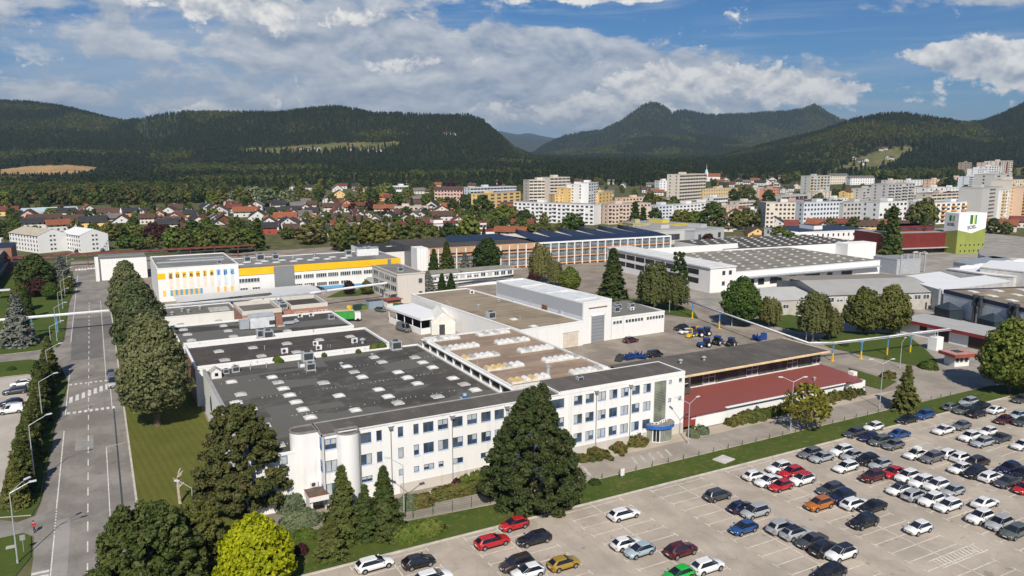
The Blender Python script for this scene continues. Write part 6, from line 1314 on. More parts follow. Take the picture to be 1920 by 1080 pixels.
# church, chapel, greenhouses
p = PT(1324, 340); t = thing('church', 'white church tower with a needle spire and orange nave roof', 'church', p, math.atan2(p.y, p.x) - math.pi / 2)
h0 = top_z(p, 325) - p.z; h1_ = top_z(p, 306) - p.z; s = 2.6
MB().box(-s, s, -s, s, -2, h0).box(-s - .3, s + .3, -s - .3, s + .3, h0 * .55, h0 * .58).obj('tower', WHT, t); MB().lathe([(s * 1.3, h0), (s * .9, h0 + 2), (s * .95, h0 + 3.5), (.5, h0 + 7), (.02, h1_)], 8).obj('spire', MAT('spire_copper', (.55, .60, .58), .5), t)
MB().box(3, 22, -1, 9, -2, 8).poly([(22, -1, 8), (22, 9, 8), (22, 4, 13)]).obj('wall', WHT, t); MB().poly([(2.8, -1.6, 7.8), (22.4, -1.6, 7.8), (22.4, 4, 13.2), (2.8, 4, 13.2)]).poly([(22.4, 9.6, 7.8), (2.8, 9.6, 7.8), (2.8, 4, 13.2), (22.4, 4, 13.2)]).obj('roof', ROOFO, t)
MB().box(-.5, .5, -s - .05, -s, h0 * .75, h0 * .88).obj('window', DARKGL, t)
p = PT(229, 424); t = thing('chapel', 'small white chapel with a pointed turret beside the round hedge', 'chapel', p, math.atan2(p.y, p.x) - math.pi / 2)
MB().box(-2.5, 2.5, 0, 7, -1, 5).poly([(-2.5, 0, 5), (2.5, 0, 5), (0, 0, 8)]).obj('wall', WHT, t); MB().poly([(-2.9, -.4, 4.6), (0, -.4, 8.2), (0, 7.4, 8.2), (-2.9, 7.4, 4.6)][::-1]).poly([(0, -.4, 8.2), (2.9, -.4, 4.6), (2.9, 7.4, 4.6), (0, 7.4, 8.2)][::-1]).obj('roof', ROOFD, t); MB().box(-.6, .6, 1, 2.2, 7, 10).lathe([(.9, 10), (.01, 13)], 8, (0, 1.6, 0)).obj('turret', WHT, t)
for i, (u, v, w, lb) in enumerate(((62, 402, 60, 'glass greenhouse, left one behind the red-roofed house'), (108, 400, 58, 'glass greenhouse, right one behind the red-roofed house'))):
    p = P(u, v); L = w / FPX * math.hypot(p.x, p.y); t = thing('greenhouse', lb, 'greenhouse', p, math.atan2(p.y, p.x) - math.pi / 2); TOWN.append((p.x, p.y + 8, L * .5))
    mb = MB()
    for k in range(4): mb.poly([(-L / 2, k * 7, 2.6), (L / 2, k * 7, 2.6), (L / 2, k * 7 + 3.5, 4.2), (-L / 2, k * 7 + 3.5, 4.2)]); mb.poly([(L / 2, k * 7 + 7, 2.6), (-L / 2, k * 7 + 7, 2.6), (-L / 2, k * 7 + 3.5, 4.2), (L / 2, k * 7 + 3.5, 4.2)])
    mb.box(-L / 2, L / 2, 0, 28, 0, 2.6, 0, skip='tb'); mb.obj('glazing', MAT('greenhouse_glass', (.42, .50, .52), .3, .15, .2, .5), t)
# ---------------------------------------------------------------- cars
def paint_mat():
    t = NT('car_paint'); oi = t.n('ShaderNodeObjectInfo'); a = t.noise(t.pos(True), 2.5, 3)
    c = t.mix(t.math('MULTIPLY', t.ramp(a, .45, .75), .12), oi.outputs['Color'], (.2, .18, .15))
    t.b.inputs['Coat Weight'].default_value = .6; t.b.inputs['Coat Roughness'].default_value = .06
    return t.done(c, .32, .5)
CARP = paint_mat(); CGL = GLASS('car_glass', (.012, .014, .022), .05); TYRE = BLK; RIM = MAT('rim_alloy', (.30, .31, .32), .35, .1, 5, .5, .5, obj=True)
LAMPW = MAT('headlamp', (.60, .62, .64), .15, .05, 5, .6, obj=True); LAMPR = MAT('tail_lamp', (.35, .02, .02), .2, .05, 5, .5, obj=True); PLATE = MAT('number_plate', (.70, .70, .68), .5, .03, 5, obj=True)
#        L    W     H    hood  belt  ws0   rf    rr    rw0  nose tail
CT = {'hatch': (4.12, 1.78, 1.47, .92, .99, 1.12, .12, -1.30, -1.95, .74, .90), 'estate': (4.72, 1.83, 1.48, .91, .98, 1.22, .20, -1.70, -2.28, .72, .92),
      'suv': (4.45, 1.86, 1.64, 1.03, 1.12, 1.20, .28, -1.50, -2.14, .84, 1.04), 'sedan': (4.72, 1.83, 1.45, .90, .97, 1.20, .20, -.90, -1.85, .72, .98),
      'people carrier': (4.40, 1.80, 1.63, .98, 1.02, 1.35, .45, -1.70, -2.10, .78, .95), 'van': (5.7, 2.02, 2.45, 1.22, 1.30, 2.25, 1.55, -2.70, -2.80, .95, 1.2), 'small van': (4.4, 1.80, 1.84, 1.05, 1.12, 1.45, .75, -2.05, -2.16, .85, 1.1)}
_CM = {}
def car_meshes(k):
    if k in _CM: return _CM[k]
    L, W, H, hood, belt, ws0, rf, rr, rw0, nose, tail = CT[k]; w = W / 2; x1 = L / 2; x0 = -L / 2
    st = [(x1, .74, .42, nose - .14), (x1 - .10, .88, .24, nose), (x1 - .35, .96, .20, nose + (hood - nose) * .55), (x1 - .75, 1.0, .20, hood - .03), (ws0, 1.0, .20, hood + .03), (rf, 1.0, .20, belt), (-.6, 1.0, .20, belt + .01), (rr, 1.0, .20, belt + .01), (rw0, .97, .20, belt if k != 'sedan' else tail), (x0 + .22, .95, .22, tail), (x0 + .06, .90, .30, tail - .06), (x0, .80, .42, tail - .2)]
    mb = MB(); n = 7
    for x, s, zb, zt in st:
        a = w * s
        mb.v += [(x, 0, zb), (x, a * .82, zb), (x, a, zb + .2), (x, a * 1.0, (zb + zt) / 2 + .03), (x, a * .955, zt - .07), (x, a * .84, zt), (x, 0, zt + .04)]
    m = len(st); base = list(mb.v); mb.v += [(x, -y, z) for x, y, z in base]
    for i in range(m - 1):
        for j in range(n - 1):
            a, b, c, d = i * n + j, i * n + j + 1, (i + 1) * n + j + 1, (i + 1) * n + j; mb.f.append((a, b, c, d)); mb.m.append(0)
            o = m * n; mb.f.append((o + d, o + c, o + b, o + a)); mb.m.append(0)
    for i in (0, m - 1):
        q = [i * n + j for j in range(n)] + [m * n + i * n + j for j in range(n - 2, 0, -1)]; mb.f.append(tuple(q if i else q[::-1])); mb.m.append(0)
    # greenhouse shell and roof (painted), glass sits proud of it
    b0, t0 = w * .90, w * .70; zr = H - .06
    B = [(ws0, b0 * .86, hood + .02), (ws0 - .35, b0, belt - .02), (rw0 + .2, b0, belt - .02), (rw0, b0 * .84, belt - .02 if k != 'sedan' else tail - .02)]
    T = [(rf, t0 * .86, zr), (rf - .25, t0, zr), (rr + .15, t0, zr), (rr, t0 * .86, zr - .02)]
    i0 = len(mb.v); ring = lambda q: [(x, y, z) for x, y, z in q] + [(x, -y, z) for x, y, z in q[::-1]]
    mb.v += ring(B) + ring(T); nn = 8
    for a in range(nn):
        b = (a + 1) % nn; mb.f.append((i0 + a, i0 + nn + a, i0 + nn + b, i0 + b)); mb.m.append(0)
    wb = .30 * L; fx, rx = x1 - .86, x0 + .84
    wr = .33 if k not in ('suv', 'van') else .37
    for x in (fx, rx):
        for s in (1, -1):
            c = [(x + (wr + .07) * math.cos(q), s * (w + .004), wr + (wr + .07) * math.sin(q)) for q in [math.pi * h / 8 for h in range(9)]]; mb.poly(c if s < 0 else c[::-1], 1)
    mb.box(x1 - .03, x1 + .015, -w * .55, w * .55, .32, nose - .28, 1); mb.box(x0 - .02, x0 + .03, -w * .6, w * .6, .3, .42, 1); mb.box(x0 + .5, x1 - .5, -w * .9, w * .9, .14, .24, 1)
    for s in (1, -1): mb.box(ws0 - .45, ws0 - .25, s * (w + .09) - .08, s * (w + .09) + .08, belt - .02, belt + .13, 0)
    body = mb.mesh('body', [CARP, BLK]); body.polygons.foreach_set('use_smooth', [f.material_index == 0 and len(f.vertices) == 4 for f in body.polygons])
    rm = MB(); ii = ring([(x, y, zr) for x, y, z in T]); ins = [(x * .97 + .03 * (rf + rr) / 2, y * .82, H) for x, y, z in ii]; rm.v += ii + ins
    for a in range(8): rm.f.append((a, 8 + a, 8 + (a + 1) % 8, (a + 1) % 8)); rm.m.append(0)
    rm.f.append(tuple(range(8, 16))[::-1]); rm.m.append(0)
    roof = rm.mesh('roof', CARP)
    def face(p, i=.08, out=.014):
        p = [Vector(q) for q in p]; c = sum(p, Vector()) / len(p); nrm = (p[1] - p[0]).cross(p[2] - p[0]).normalized()
        if nrm.dot(c - Vector((c.x * .6, 0, .7))) < 0: nrm = -nrm
        return [tuple(q + (c - q) * i + nrm * out) for q in p]
    mir = lambda q: (q[0], -q[1], q[2])
    scr = MB().poly(face([B[0], mir(B[0]), mir(T[0]), T[0]], .05)).mesh('windscreen', CGL)
    rear = MB().poly(face([B[3], T[3], mir(T[3]), mir(B[3])], .16 if k != 'van' else .3)).mesh('rear_window', CGL)
    def side(s):
        m2 = MB(); P1, P2, Q1, Q2 = [Vector(q) for q in (B[1], B[2], T[1], T[2])]
        cuts = [(-.01, 1.0)] if k not in ('van', 'small van') else [(.02, .30)]
        for a, b in cuts:
            q = [P1.lerp(P2, a), P1.lerp(P2, b), Q1.lerp(Q2, b), Q1.lerp(Q2, a)]; q = [v if s > 0 else Vector((v.x, -v.y, v.z)) for v in q]; m2.poly(face(q, .03))
        q = [B[0], B[1], T[1], T[0]]; q = [v if s > 0 else (v[0], -v[1], v[2]) for v in q]; m2.poly(face(q, .04))
        return m2.mesh('side_window', CGL)
    tm = MB(); tm.cyl((0, -.11, 0), (0, .11, 0), wr, wr, 14); tyre = tm.mesh('wheel', TYRE)
    r2 = MB(); r2.cyl((0, -.12, 0), (0, .12, 0), wr * .64, wr * .64, 10); rim = r2.mesh('rim', RIM)
    hl = MB().box(-.10, .06, -.2, .2, -.07, .07).mesh('headlight', LAMPW); tl = MB().box(-.06, .10, -.12, .12, -.1, .1).mesh('tail_light', LAMPR); pl = MB().box(-.02, .02, -.26, .26, -.055, .055).mesh('number_plate', PLATE)
    _CM[k] = dict(body=body, roof=roof, scr=scr, rear=rear, sl=side(1), sr=side(-1), wheel=tyre, rim=rim, hl=hl, tl=tl, pl=pl, wr=wr, fx=fx, rx=rx, w=w, x1=x1, x0=x0, nose=nose, tail=tail, H=H)
    return _CM[k]
COLS = {'white': (.74, .74, .73), 'black': (.010, .010, .012), 'dark grey': (.05, .053, .058), 'grey': (.12, .125, .13), 'silver': (.34, .355, .37), 'navy': (.008, .011, .045), 'blue': (.012, .06, .20), 'red': (.42, .012, .014), 'maroon': (.075, .008, .010), 'orange': (.40, .12, .012), 'mustard': (.33, .20, .015), 'bright green': (.015, .40, .03), 'pale blue': (.33, .41, .45), 'brown': (.035, .024, .022), 'grey-green': (.09, .105, .09)}
CARS = []
def car(kind, col, loc, ang, roof=None, label=None, group=None, name='parked_car', rack=False):
    m = car_meshes(kind); t = thing(name, label, 'van' if 'van' in kind else 'car', loc, ang, group); c = (*COLS[col], 1)
    inst('body', m['body'], t).color = c; r = inst('roof', m['roof'], t); r.color = (*COLS[roof], 1) if roof else c
    for n, k in (('windscreen', 'scr'), ('rear_window', 'rear'), ('side_window', 'sl'), ('side_window', 'sr')): inst(n, m[k], t)
    for x in (m['fx'], m['rx']):
        for s in (1, -1): wl = inst('wheel', m['wheel'], t, (x, s * (m['w'] - .09), m['wr'])); inst('rim', m['rim'], wl)
    for s in (1, -1):
        inst('headlight', m['hl'], t, (m['x1'] - .16, s * (m['w'] * .68), m['nose'] - .10), -s * .5 * -1); inst('tail_light', m['tl'], t, (m['x0'] + .07, s * (m['w'] * .74), m['tail'] - .22))
    inst('number_plate', m['pl'], t, (m['x1'] + .02, 0, .48)); inst('number_plate', m['pl'], t, (m['x0'] - .01, 0, .62))
    if rack:
        b = MB(); b.box(-.9, .3, -.45, .45, m['H'] + .12, m['H'] + .38); b.box(-.7, -.65, -.6, .6, m['H'], m['H'] + .1); b.box(0, .05, -.6, .6, m['H'], m['H'] + .1); tag(b.obj('roof_box', WPLAST, None, loc, ang), 'pale roof box on top of the white car with a rack', 'roof box')
    return t
LOT = """702 1055 estate white +;785 1051 hatch black +;812 1080 estate white +;964 981 hatch red -;923 1013 estate red +;1001 1008 estate black -;969 1055 people_carrier brown -;990 1070 hatch white -;1057 1054 hatch mustard +;
1170 962 estate white +;1174 1017 hatch white +;1199 1030 hatch pale_blue -;1277 1030 suv maroon +;1326 1060 suv white +;1272 1075 hatch bright_green -;1346 927 people_carrier dark_grey +;1390 949 hatch navy +;1416 958 people_carrier silver -;1394 988 hatch blue -;1466 987 suv silver +;1492 998 suv silver + black;1522 1012 sedan dark_grey -;1548 1028 suv black +;1577 1036 suv white - black;1555 1073 suv black -;
1416 890 hatch white +;1461 876 suv white -;1441 900 sedan white -;1484 885 suv red -;1464 909 hatch red -;1504 898 suv white - red;1519 848 estate grey -;1541 856 sedan silver -;1578 844 suv white -;1597 853 hatch silver -;1625 861 suv black -;1586 874 estate white -;1650 869 hatch silver -;1636 892 suv maroon -;1675 884 sedan red -;
1557 915 estate dark_grey -;1578 930 suv navy -;1536 944 suv orange -;1603 942 estate white +;1636 948 sedan black -;1619 977 suv black -;1722 988 hatch white -;1602 810 estate dark_grey -;1638 799 hatch white -;1629 818 hatch navy -;1650 826 people_carrier grey-green -;1675 833 hatch grey -;1687 812 sedan blue +;
1701 785 sedan black -;1733 777 suv blue -;1769 805 sedan white -;1802 797 hatch grey -;1818 818 suv white -;1852 808 hatch white -;1842 828 estate silver -;1875 820 sedan dark_grey -;1917 833 sedan white -;1717 850 sedan white - - rack;1747 857 suv grey -;1781 849 estate white +;1804 857 suv white +;1835 864 people_carrier brown +;1800 877 hatch white -;1828 885 suv black -;1858 892 estate white +;1892 877 suv navy -;1919 888 suv black -;1888 902 sedan dark_grey -;1921 914 hatch red -;
1784 762 hatch grey +;1816 752 estate silver -;1807 768 people_carrier grey-green -;1838 760 sedan black -;1832 774 suv black +;1868 767 sedan white +;1882 786 hatch maroon -;1908 777 sedan pale_blue -;1918 789 sedan dark_grey -;1915 747 estate dark_grey -;1701 892 suv white -;1728 901 estate white -;1756 909 suv white -;1685 916 hatch white - black;1716 926 estate silver +;1747 936 suv white -;1786 919 hatch silver -;1778 946 estate white -;1847 941 sedan white +;1838 968 suv white -;1874 980 suv silver -;1903 995 estate grey-green -"""
for row in LOT.replace('\n', '').split(';'):
    a = row.split(); u, v = float(a[0]), float(a[1]); k = a[2].replace('_', ' '); c = a[3].replace('_', ' ').replace('grey-green', 'grey-green'); q = P(u, v, .72)
    rf = a[5] if len(a) > 5 and a[5] in COLS else None
    t = car(k, c, (q.x, q.y, .004), (0 if a[4] == '+' else math.pi) + R.uniform(-.03, .03), rf, None, 'cars in the large car park', rack='rack' in a)
    CARS.append((q.x, q.y, c + ' ' + k + (' with %s roof' % rf if rf else ''), t))
used = set()
for x, y, d, t in CARS:
    ri = min(range(len(ROWC)), key=lambda i: abs(ROWC[i] - x)); near = sorted([(math.hypot(x - b[0], (y - b[1])), b[2].split(' with')[0]) for b in CARS if b[3] is not t])
    row = '%s double row' % ORD[ri]
    for s in ('%s in the %s, next to a %s' % (d, row, near[0][1]), '%s in the %s, between a %s and a %s' % (d, row, near[0][1], near[1][1]), '%s in the %s near a %s' % (d, row, near[2][1]), '%s in the %s near a %s' % (d, row, near[3][1])):
        if s not in used: break
    used.add(s); t['label'] = s
for u, v, k, c, an, lb in ((39, 718, 'hatch', 'white', math.pi, 'white hatchback parked behind the hedge trees, farthest of the four'), (28, 732, 'estate', 'dark grey', math.pi, 'dark grey estate parked behind the hedge trees'), (21, 754, 'hatch', 'navy', math.pi, 'navy hatchback beside the small white van'), (20, 768, 'small van', 'white', math.pi, 'small white van cut by the left edge')):
    q = P(u, v, .7); car(k, c, (q.x, q.y, .004), an, None, lb, 'cars in the left car park')
q = P(210.5, 713, 1.2); car('van', 'silver', (q.x, q.y, .004), -math.pi / 2, 'grey', 'silver blue van waiting at the zebra crossing on the main road'); car('hatch', 'black', (q.x - .1, q.y + 8, .004), -math.pi / 2, None, 'black car right behind the silver van on the road')
q = P(757, 613, 1.2); car('van', 'grey', (q.x, q.y, .004), -math.pi / 2 + .25, None, 'grey van parked by the open white shed')
for u, v, k, c, an, lb in ((1183, 637, 'suv', 'maroon', 0, 'dark red car before the low white wing'), (1285, 621, 'hatch', 'white', math.pi, 'white car parked before two dark ones in the yard'), (1277, 614, 'suv', 'black', math.pi, 'black car, left of the two dark ones in the yard'), (1300, 617, 'sedan', 'dark grey', math.pi, 'dark grey car, right of the two dark ones in the yard'), (597, 540, 'hatch', 'dark grey', .2, 'dark grey car by the blue base band of the letter-tile hall'), (1742, 470, 'van', 'white', math.pi, 'white van before the dark red works'), (713, 580, 'hatch', 'grey-green', -1.2, 'dark green car beside the blue-grey container'), (1228, 664, 'small van', 'black', 0, 'small black service vehicle in the yard')):
    q = P(u, v, .7); car(k, c, (q.x, q.y, .004), an, None, lb)
k = 0
LOTN = ['on the yard behind the dome-roof works', 'beside the banded works', 'by the blue canopy', 'before the striped warehouse', 'below the terraced flats', 'by the dormitories', 'on the road beyond the pipe rack', 'before the red works']
for li, (u0, v0, u1, v1, n) in enumerate(((1300, 473, 1378, 467, 9), (1255, 470, 1296, 466, 5), (1340, 432, 1400, 428, 6), (1560, 470, 1625, 464, 7), (1125, 428, 1180, 426, 5), (150, 470, 190, 468, 3), (280, 469, 292, 468, 2), (1700, 470, 1730, 474, 3))):
    for i in range(n):
        f = (i + R.uniform(-.2, .2)) / max(1, n - 1); q = P(u0 + (u1 - u0) * f, v0 + (v1 - v0) * f, .7); c = R.choice(['white', 'white', 'silver', 'dark grey', 'black', 'red', 'navy'])
        d = '%s car %s, %s from left' % (c, LOTN[li], ORD[i])
        car(R.choice(['hatch', 'sedan', 'suv']), c, (q.x, q.y, .004), R.choice([.1, 1.5, 3.2]), None, d, 'distant parked cars')
# ---------------------------------------------------------------- street lamps
LAMPM = {}
def lamp(label, x, y, h, arms, group, pole=.075, al=2.2):
    t = thing('street_lamp', label, 'street lamp', (x, y, 0), 0, group); kk = (round(h, 1), pole)
    if kk not in LAMPM: LAMPM[kk] = MB().cyl((0, 0, 0), (0, 0, h), pole * 1.35, pole * .8, 8).cyl((0, 0, 0), (0, 0, .5), pole * 2, pole * 1.8, 8).mesh('pole', GALV)
    inst('pole', LAMPM[kk], t)
    if 'arm%s' % al not in LAMPM:
        LAMPM['arm%s' % al] = MB().cyl((0, 0, 0), (al, 0, al * .42), .055, .04, 6).mesh('arm', GALV); LAMPM['head'] = MB().box(-.1, .7, -.16, .16, -.06, .08).box(-.05, .6, -.12, .12, -.1, -.06, 1).mesh('lamp_head', [MAT('lamp_shell', (.62, .64, .66), .4, .05, 3, obj=True), MAT('lamp_lens', (.5, .5, .48), .3)])
    for a in arms: ar = inst('arm', LAMPM['arm%s' % al], t, (0, 0, h - .02), a); inst('lamp_head', LAMPM['head'], ar, (al, 0, al * .42))
lamp('tall two-armed street lamp nearest the camera at the bottom left road corner', -12.0, 107, 9.3, (.15, .75), 'lamps along the main road')
for i, y in enumerate((134, 160, 186, 212, 239, 265, 290, 315, 340, 362)): lamp('grey street lamp left of the main road, %s along it after the corner lamp' % ORD[i], -11.6 if y < 205 else -12.0, y, 9.3, (.35,), 'lamps along the main road', al=2.6)
for lb, b, tp, arms in (('two-armed lamp by the three spruces before the office', (758, 975), (756, 872), (2.4, .1)), ('two-armed lamp at the blue entrance canopy', (1290, 832), (1293, 757), (2.2, .2)), ('lamp before the red roof near the autumn tree', (1482, 808), (1487, 716), (2.5, -.3)), ('two-armed lamp at the end of the red-roofed annex', (1649, 765), (1654, 682), (2.4, -.2)), ('thin lamp on the lawn behind the blue-yellow posts', (1687, 690), (1688, 642), (.3,)), ('y-shaped lamp before the weeping birch', (1511, 643), (1511, 597), (.3, 2.6)), ('lamp beside the broad tree at the yard road', (1372, 612), (1374, 567), (.4,)), ('lamp before the willow left of the yard road', (1255, 586), (1256, 544), (.4,)), ('lamp by the office hedge in the shade of the left pine', (363, 965), (352, 930), (2.4,)), ('lamp between the office wing and the blue spruces', (858, 545), (859, 492), (.5,))):
    p = P(*b); lamp(lb, p.x, p.y, max(4, HT(b, tp)), arms, None, al=2.0)
# ---------------------------------------------------------------- fence, signs, small things
t = thing('fence', 'green wire fence with thin posts along the grass verge', 'fence', (20, 93.4, .1)); FG = MAT('fence_green', (.02, .07, .035), .6, .1, 2)
PM = MB().box(-.03, .03, -.03, .03, 0, 1.6).mesh('post', FG); PS = MB().box(-.04, .04, -.04, .04, 0, .75).mesh('post', FG)
for k in range(13): inst('post', PM, t, (1 + k * 2.9, 1.2 - max(0, 1 - k * .1) * -2.2 - (0 if k < 4 else .9), 0))
for k in range(30): inst('post', PS, t, (40 + k * 3.3, .2, 0))
mb = MB()
for z in (.3, .6, .9, 1.2, 1.5):
    for k in range(12): 
        f = lambda q: (1 + q * 2.9, 1.2 + max(0, 1 - q * .1) * 2.2 - (0 if q < 4 else .9), z); mb.cyl(f(k), f(k + 1), .012, .012, 4, caps=False)
tag(mb.obj('wire', FG, t), kind='stuff')
p = P(1167, 897); t = thing('sign_board', 'small white sign board on the verge by the access road', 'sign', (p.x, p.y, .1)); MB().box(-.35, .35, -.03, .03, .35, 1.5).obj('board', WPLAST, t); MB().box(-.04, .04, .03, .08, 0, .5).obj('post', GALV, t)
p = P(1357, 863); tag(MB().box(-1.5, 1.5, -1.2, 1.2, .05, .22).obj('concrete_cover', CONL, None, (p.x, p.y, 0), .2), 'square concrete cover in the grass verge', 'manhole cover')
p = P(45, 1036); t = thing('traffic_sign', 'small grey sign on a post at the road corner island', 'sign', (p.x, p.y, .1)); MB().cyl((0, 0, 0), (0, 0, 2.2), .035, .035, 6).obj('post', GALV, t); MB().box(-.3, .3, -.02, .02, 1.6, 2.3).obj('board', MAT('sign_back', (.28, .29, .30), .5), t)
p = P(20, 1028); tag(MB().box(-.5, .5, -.4, .4, .08, .16).obj('drain_cover', CON, None, (p.x, p.y, .06)), 'drain cover in the corner grass', 'drain cover')
p = P(338, 945); t = thing('pollarded_tree', 'bare pale pollarded trunk with stubby cut branches on the lawn', 'tree', (p.x, p.y, .1)); H = HT((338, 945), (326, 885)); BK = MAT('pale_bark', (.45, .38, .30), .9, .25, 2)
mb = MB().cyl((0, 0, 0), (-.1, .1, H * .55), .24, .2, 8).cyl((-.1, .1, H * .55), (.05, 0, H * .85), .2, .16, 8); mb.obj('trunk', BK, t)
for k in range(9): a = k * .9; z = H * (.5 + .05 * k); b = MB().cyl((0, 0, z), (math.cos(a) * .7, math.sin(a) * .7, z + .6), .11, .08, 6); b.obj('branch_stub', BK, t)
p = P(697, 602, 0); t = thing('delivery_truck', 'green box truck with a tan top and white cab in the yard', 'truck', (p.x - 7, p.y + 3, 0), -.12)
MB().box(-3.6, 2.2, -1.2, 1.2, 1.0, 3.5, 0, top=1).obj('box_body', [MAT('truck_green', (.05, .30, .06), .5), MAT('tan_tarp', (.62, .46, .25), .7)], t); MB().box(2.4, 4.2, -1.1, 1.1, .6, 2.7).obj('cab', WPLAST, t); MB().box(4.2, 4.23, -.95, .95, 1.6, 2.5).obj('windscreen', CGL, t)
for x in (-2.6, -1.5, 3.3):
    for s in (1, -1): MB().cyl((x, s * 1.0 - .15, .5), (x, s * 1.0 + .15, .5), .5, .5, 12).obj('wheel', BLK, t)
TRB = MAT('tractor_blue', (.015, .055, .22), .5, .2, 2, .4)
def tractor(label, u, v, ang, s=1.0):
    p = P(u, v, .8); t = thing('tractor', label, 'tractor', (p.x, p.y, 0), ang, 'tractors in the yard'); t.scale = (.88, .88, .9)
    MB().box(.2, 2.3, -.42, .42, .8, 1.55).box(-1.4, .4, -.5, .5, .6, 1.1, 1).obj('body', [TRB, DARKM], t)
    c = MB(); c.box(-1.25, .35, -.75, .75, 1.5, 2.55, 0); c.obj('cab', CGL, t); MB().box(-1.4, .5, -.85, .85, 2.55, 2.75).obj('roof', TRB, t)
    for x, r, w in ((-.75, .85, .5), (1.75, .55, .35)):
        for q in (1, -1): w_ = MB().cyl((0, -w / 2, 0), (0, w / 2, 0), r, r, 16).obj('wheel', BLK, t, (x, q * .95, r)); MB().cyl((0, -w / 2 - .02, 0), (0, w / 2 + .02, 0), r * .5, r * .5, 10).obj('rim', WPLAST, w_)
for u, v, a, lb in ((1322, 645, 2.9, 'blue tractor nearest the canteen roof, left of two'), (1346, 641, .3, 'blue tractor near the canteen roof, right of two'), (1311, 626, 2.5, 'blue tractor behind the yellow forklift'), (1323, 624, 2.8, 'blue tractor farther back by the parked cars'), (1372, 644, .4, 'small blue tractor farthest right in the yard')): tractor(lb, u, v, a)
for i, (u, v) in enumerate(((1293, 633), (1306, 630))):
    p = P(u, v); t = thing('forklift', ('yellow forklift, left of the pair', 'yellow forklift, right of the pair')[i], 'forklift', (p.x, p.y, 0), .5); MB().box(-1.0, .7, -.55, .55, .3, 1.1).obj('body', YEL, t)
    MB().box(.75, .85, -.5, -.35, 0, 2.6).box(.75, .85, .35, .5, 0, 2.6).box(.75, .85, -.5, .5, 2.4, 2.6).obj('mast', YEL, t); MB().box(-.7, .5, -.5, .5, 2.0, 2.1).box(-.7, -.62, -.5, -.42, 1.1, 2).box(.42, .5, .42, .5, 1.1, 2).obj('guard', DARKM, t); MB().box(.85, 1.8, -.4, -.25, .1, .15).box(.85, 1.8, .25, .4, .1, .15).obj('fork', DARKM, t)
    for x in (-.6, .45):
        for s in (1, -1): MB().cyl((x, s * .5 - .1, .3), (x, s * .5 + .1, .3), .3, .3, 10).obj('wheel', BLK, t)
for i, (u, v) in enumerate(((1162, 673), (1180, 671), (1192, 668), (1203, 669), (1420, 635), (1432, 632))):
    p = P(u, v, .5); t = thing('implement_frame', '%s frame of farm implement, %s from the left in the yard' % ('black' if i == 0 else 'blue', ORD[i]), 'machine', (p.x, p.y, 0), R.uniform(0, 3)); mb = MB()
    for k in range(6): mb.box(-1.2 + k * .45, -1.1 + k * .45, -.8, .8, .2, 1.0 + .5 * (k % 2))
    mb.box(-1.3, 1.3, -.85, -.7, .7, .9); mb.box(-1.3, 1.3, .7, .85, .7, .9); mb.box(-.1, .1, -.1, .1, 0, 2.0); mb.obj('frame', DARKM if i == 0 else TRB, t)
for i, (u, v, c, lb, sz) in enumerate(((655, 580, YEL, 'yellow cable drum in the yard', (1.2, 1.2, 1.2)), (672, 580, MAT('bin_dark', (.02, .06, .05), .5), 'dark green waste skip in the yard', (3, 2, 1.6)), (684, 579, MAT('bin_green', (.14, .20, .05), .5), 'yellow-green waste skip in the yard', (3, 2, 1.4)), (746, 576, MAT('bin_teal', (.02, .20, .12), .5), 'green waste skip beside the colourful kiosk', (2.6, 2, 1.4)), (752, 602, MAT('bin_turq', (.02, .32, .28), .5), 'turquoise bin by the open shed', (1.1, 1.1, 1.3)))):
    p = P(u, v); t = thing('waste_skip' if i else 'cable_drum', lb, 'container', (p.x, p.y, 0), .2); a, b, h = sz
    if i: mb = MB(); mb.poly([(-a / 2, -b / 2, 0), (a / 2, -b / 2, 0), (a / 2 + .2, -b / 2 - .1, h), (-a / 2 - .2, -b / 2 - .1, h)]); mb.prism([(-a / 2, -b / 2 + .01), (a / 2, -b / 2 + .01), (a / 2, b / 2), (-a / 2, b / 2)], .05, h, 0, cap=False, bottom=True); mb.box(-a / 2 - .2, a / 2 + .2, -b / 2 - .15, -b / 2 - .1, h - .15, h); mb.obj('body', c, t); MB().box(-a / 2, a / 2, -b / 2, b / 2, h * .8, h * .85).obj('contents', DARKM, t)
    else: MB().cyl((0, -.5, .65), (0, -.4, .65), .65, .65, 16).cyl((0, .4, .65), (0, .5, .65), .65, .65, 16).cyl((0, -.4, .65), (0, .4, .65), .3, .3, 12).obj('drum', c, t)
p = P(705, 579); t = thing('office_container', 'blue-grey site container with a dark roof in the yard', 'container', (p.x, p.y, 0), .1); MB().box(-2.4, 2.4, 0, 2.6, 0, 2.7).obj('body', m_sheet('container_blue', (.28, .34, .42), .3, .1, .5, 0, .2, .04), t); MB().box(-2.5, 2.5, -.1, 2.7, 2.7, 2.85).obj('roof', DARKM, t)
p = P(742, 577); t = thing('kiosk', 'small kiosk with a red roof and an orange and blue band', 'kiosk', (p.x, p.y + 1.5, 0), .1); MB().box(-2.5, 2.5, 0, 3, 0, 2.5).obj('wall', WB, t); MB().box(-2.9, 2.9, -1, 3.3, 2.5, 2.7).obj('roof', MAT('kiosk_red', (.30, .08, .06), .7), t); MB().box(-2.4, 2.6, -.06, 0, 1.3, 1.7).obj('band', MAT('kiosk_orange', (.75, .28, .03)), t); MB().box(-2.4, 2.6, -.06, 0, 1.8, 2.4).obj('band', SKYB, t)
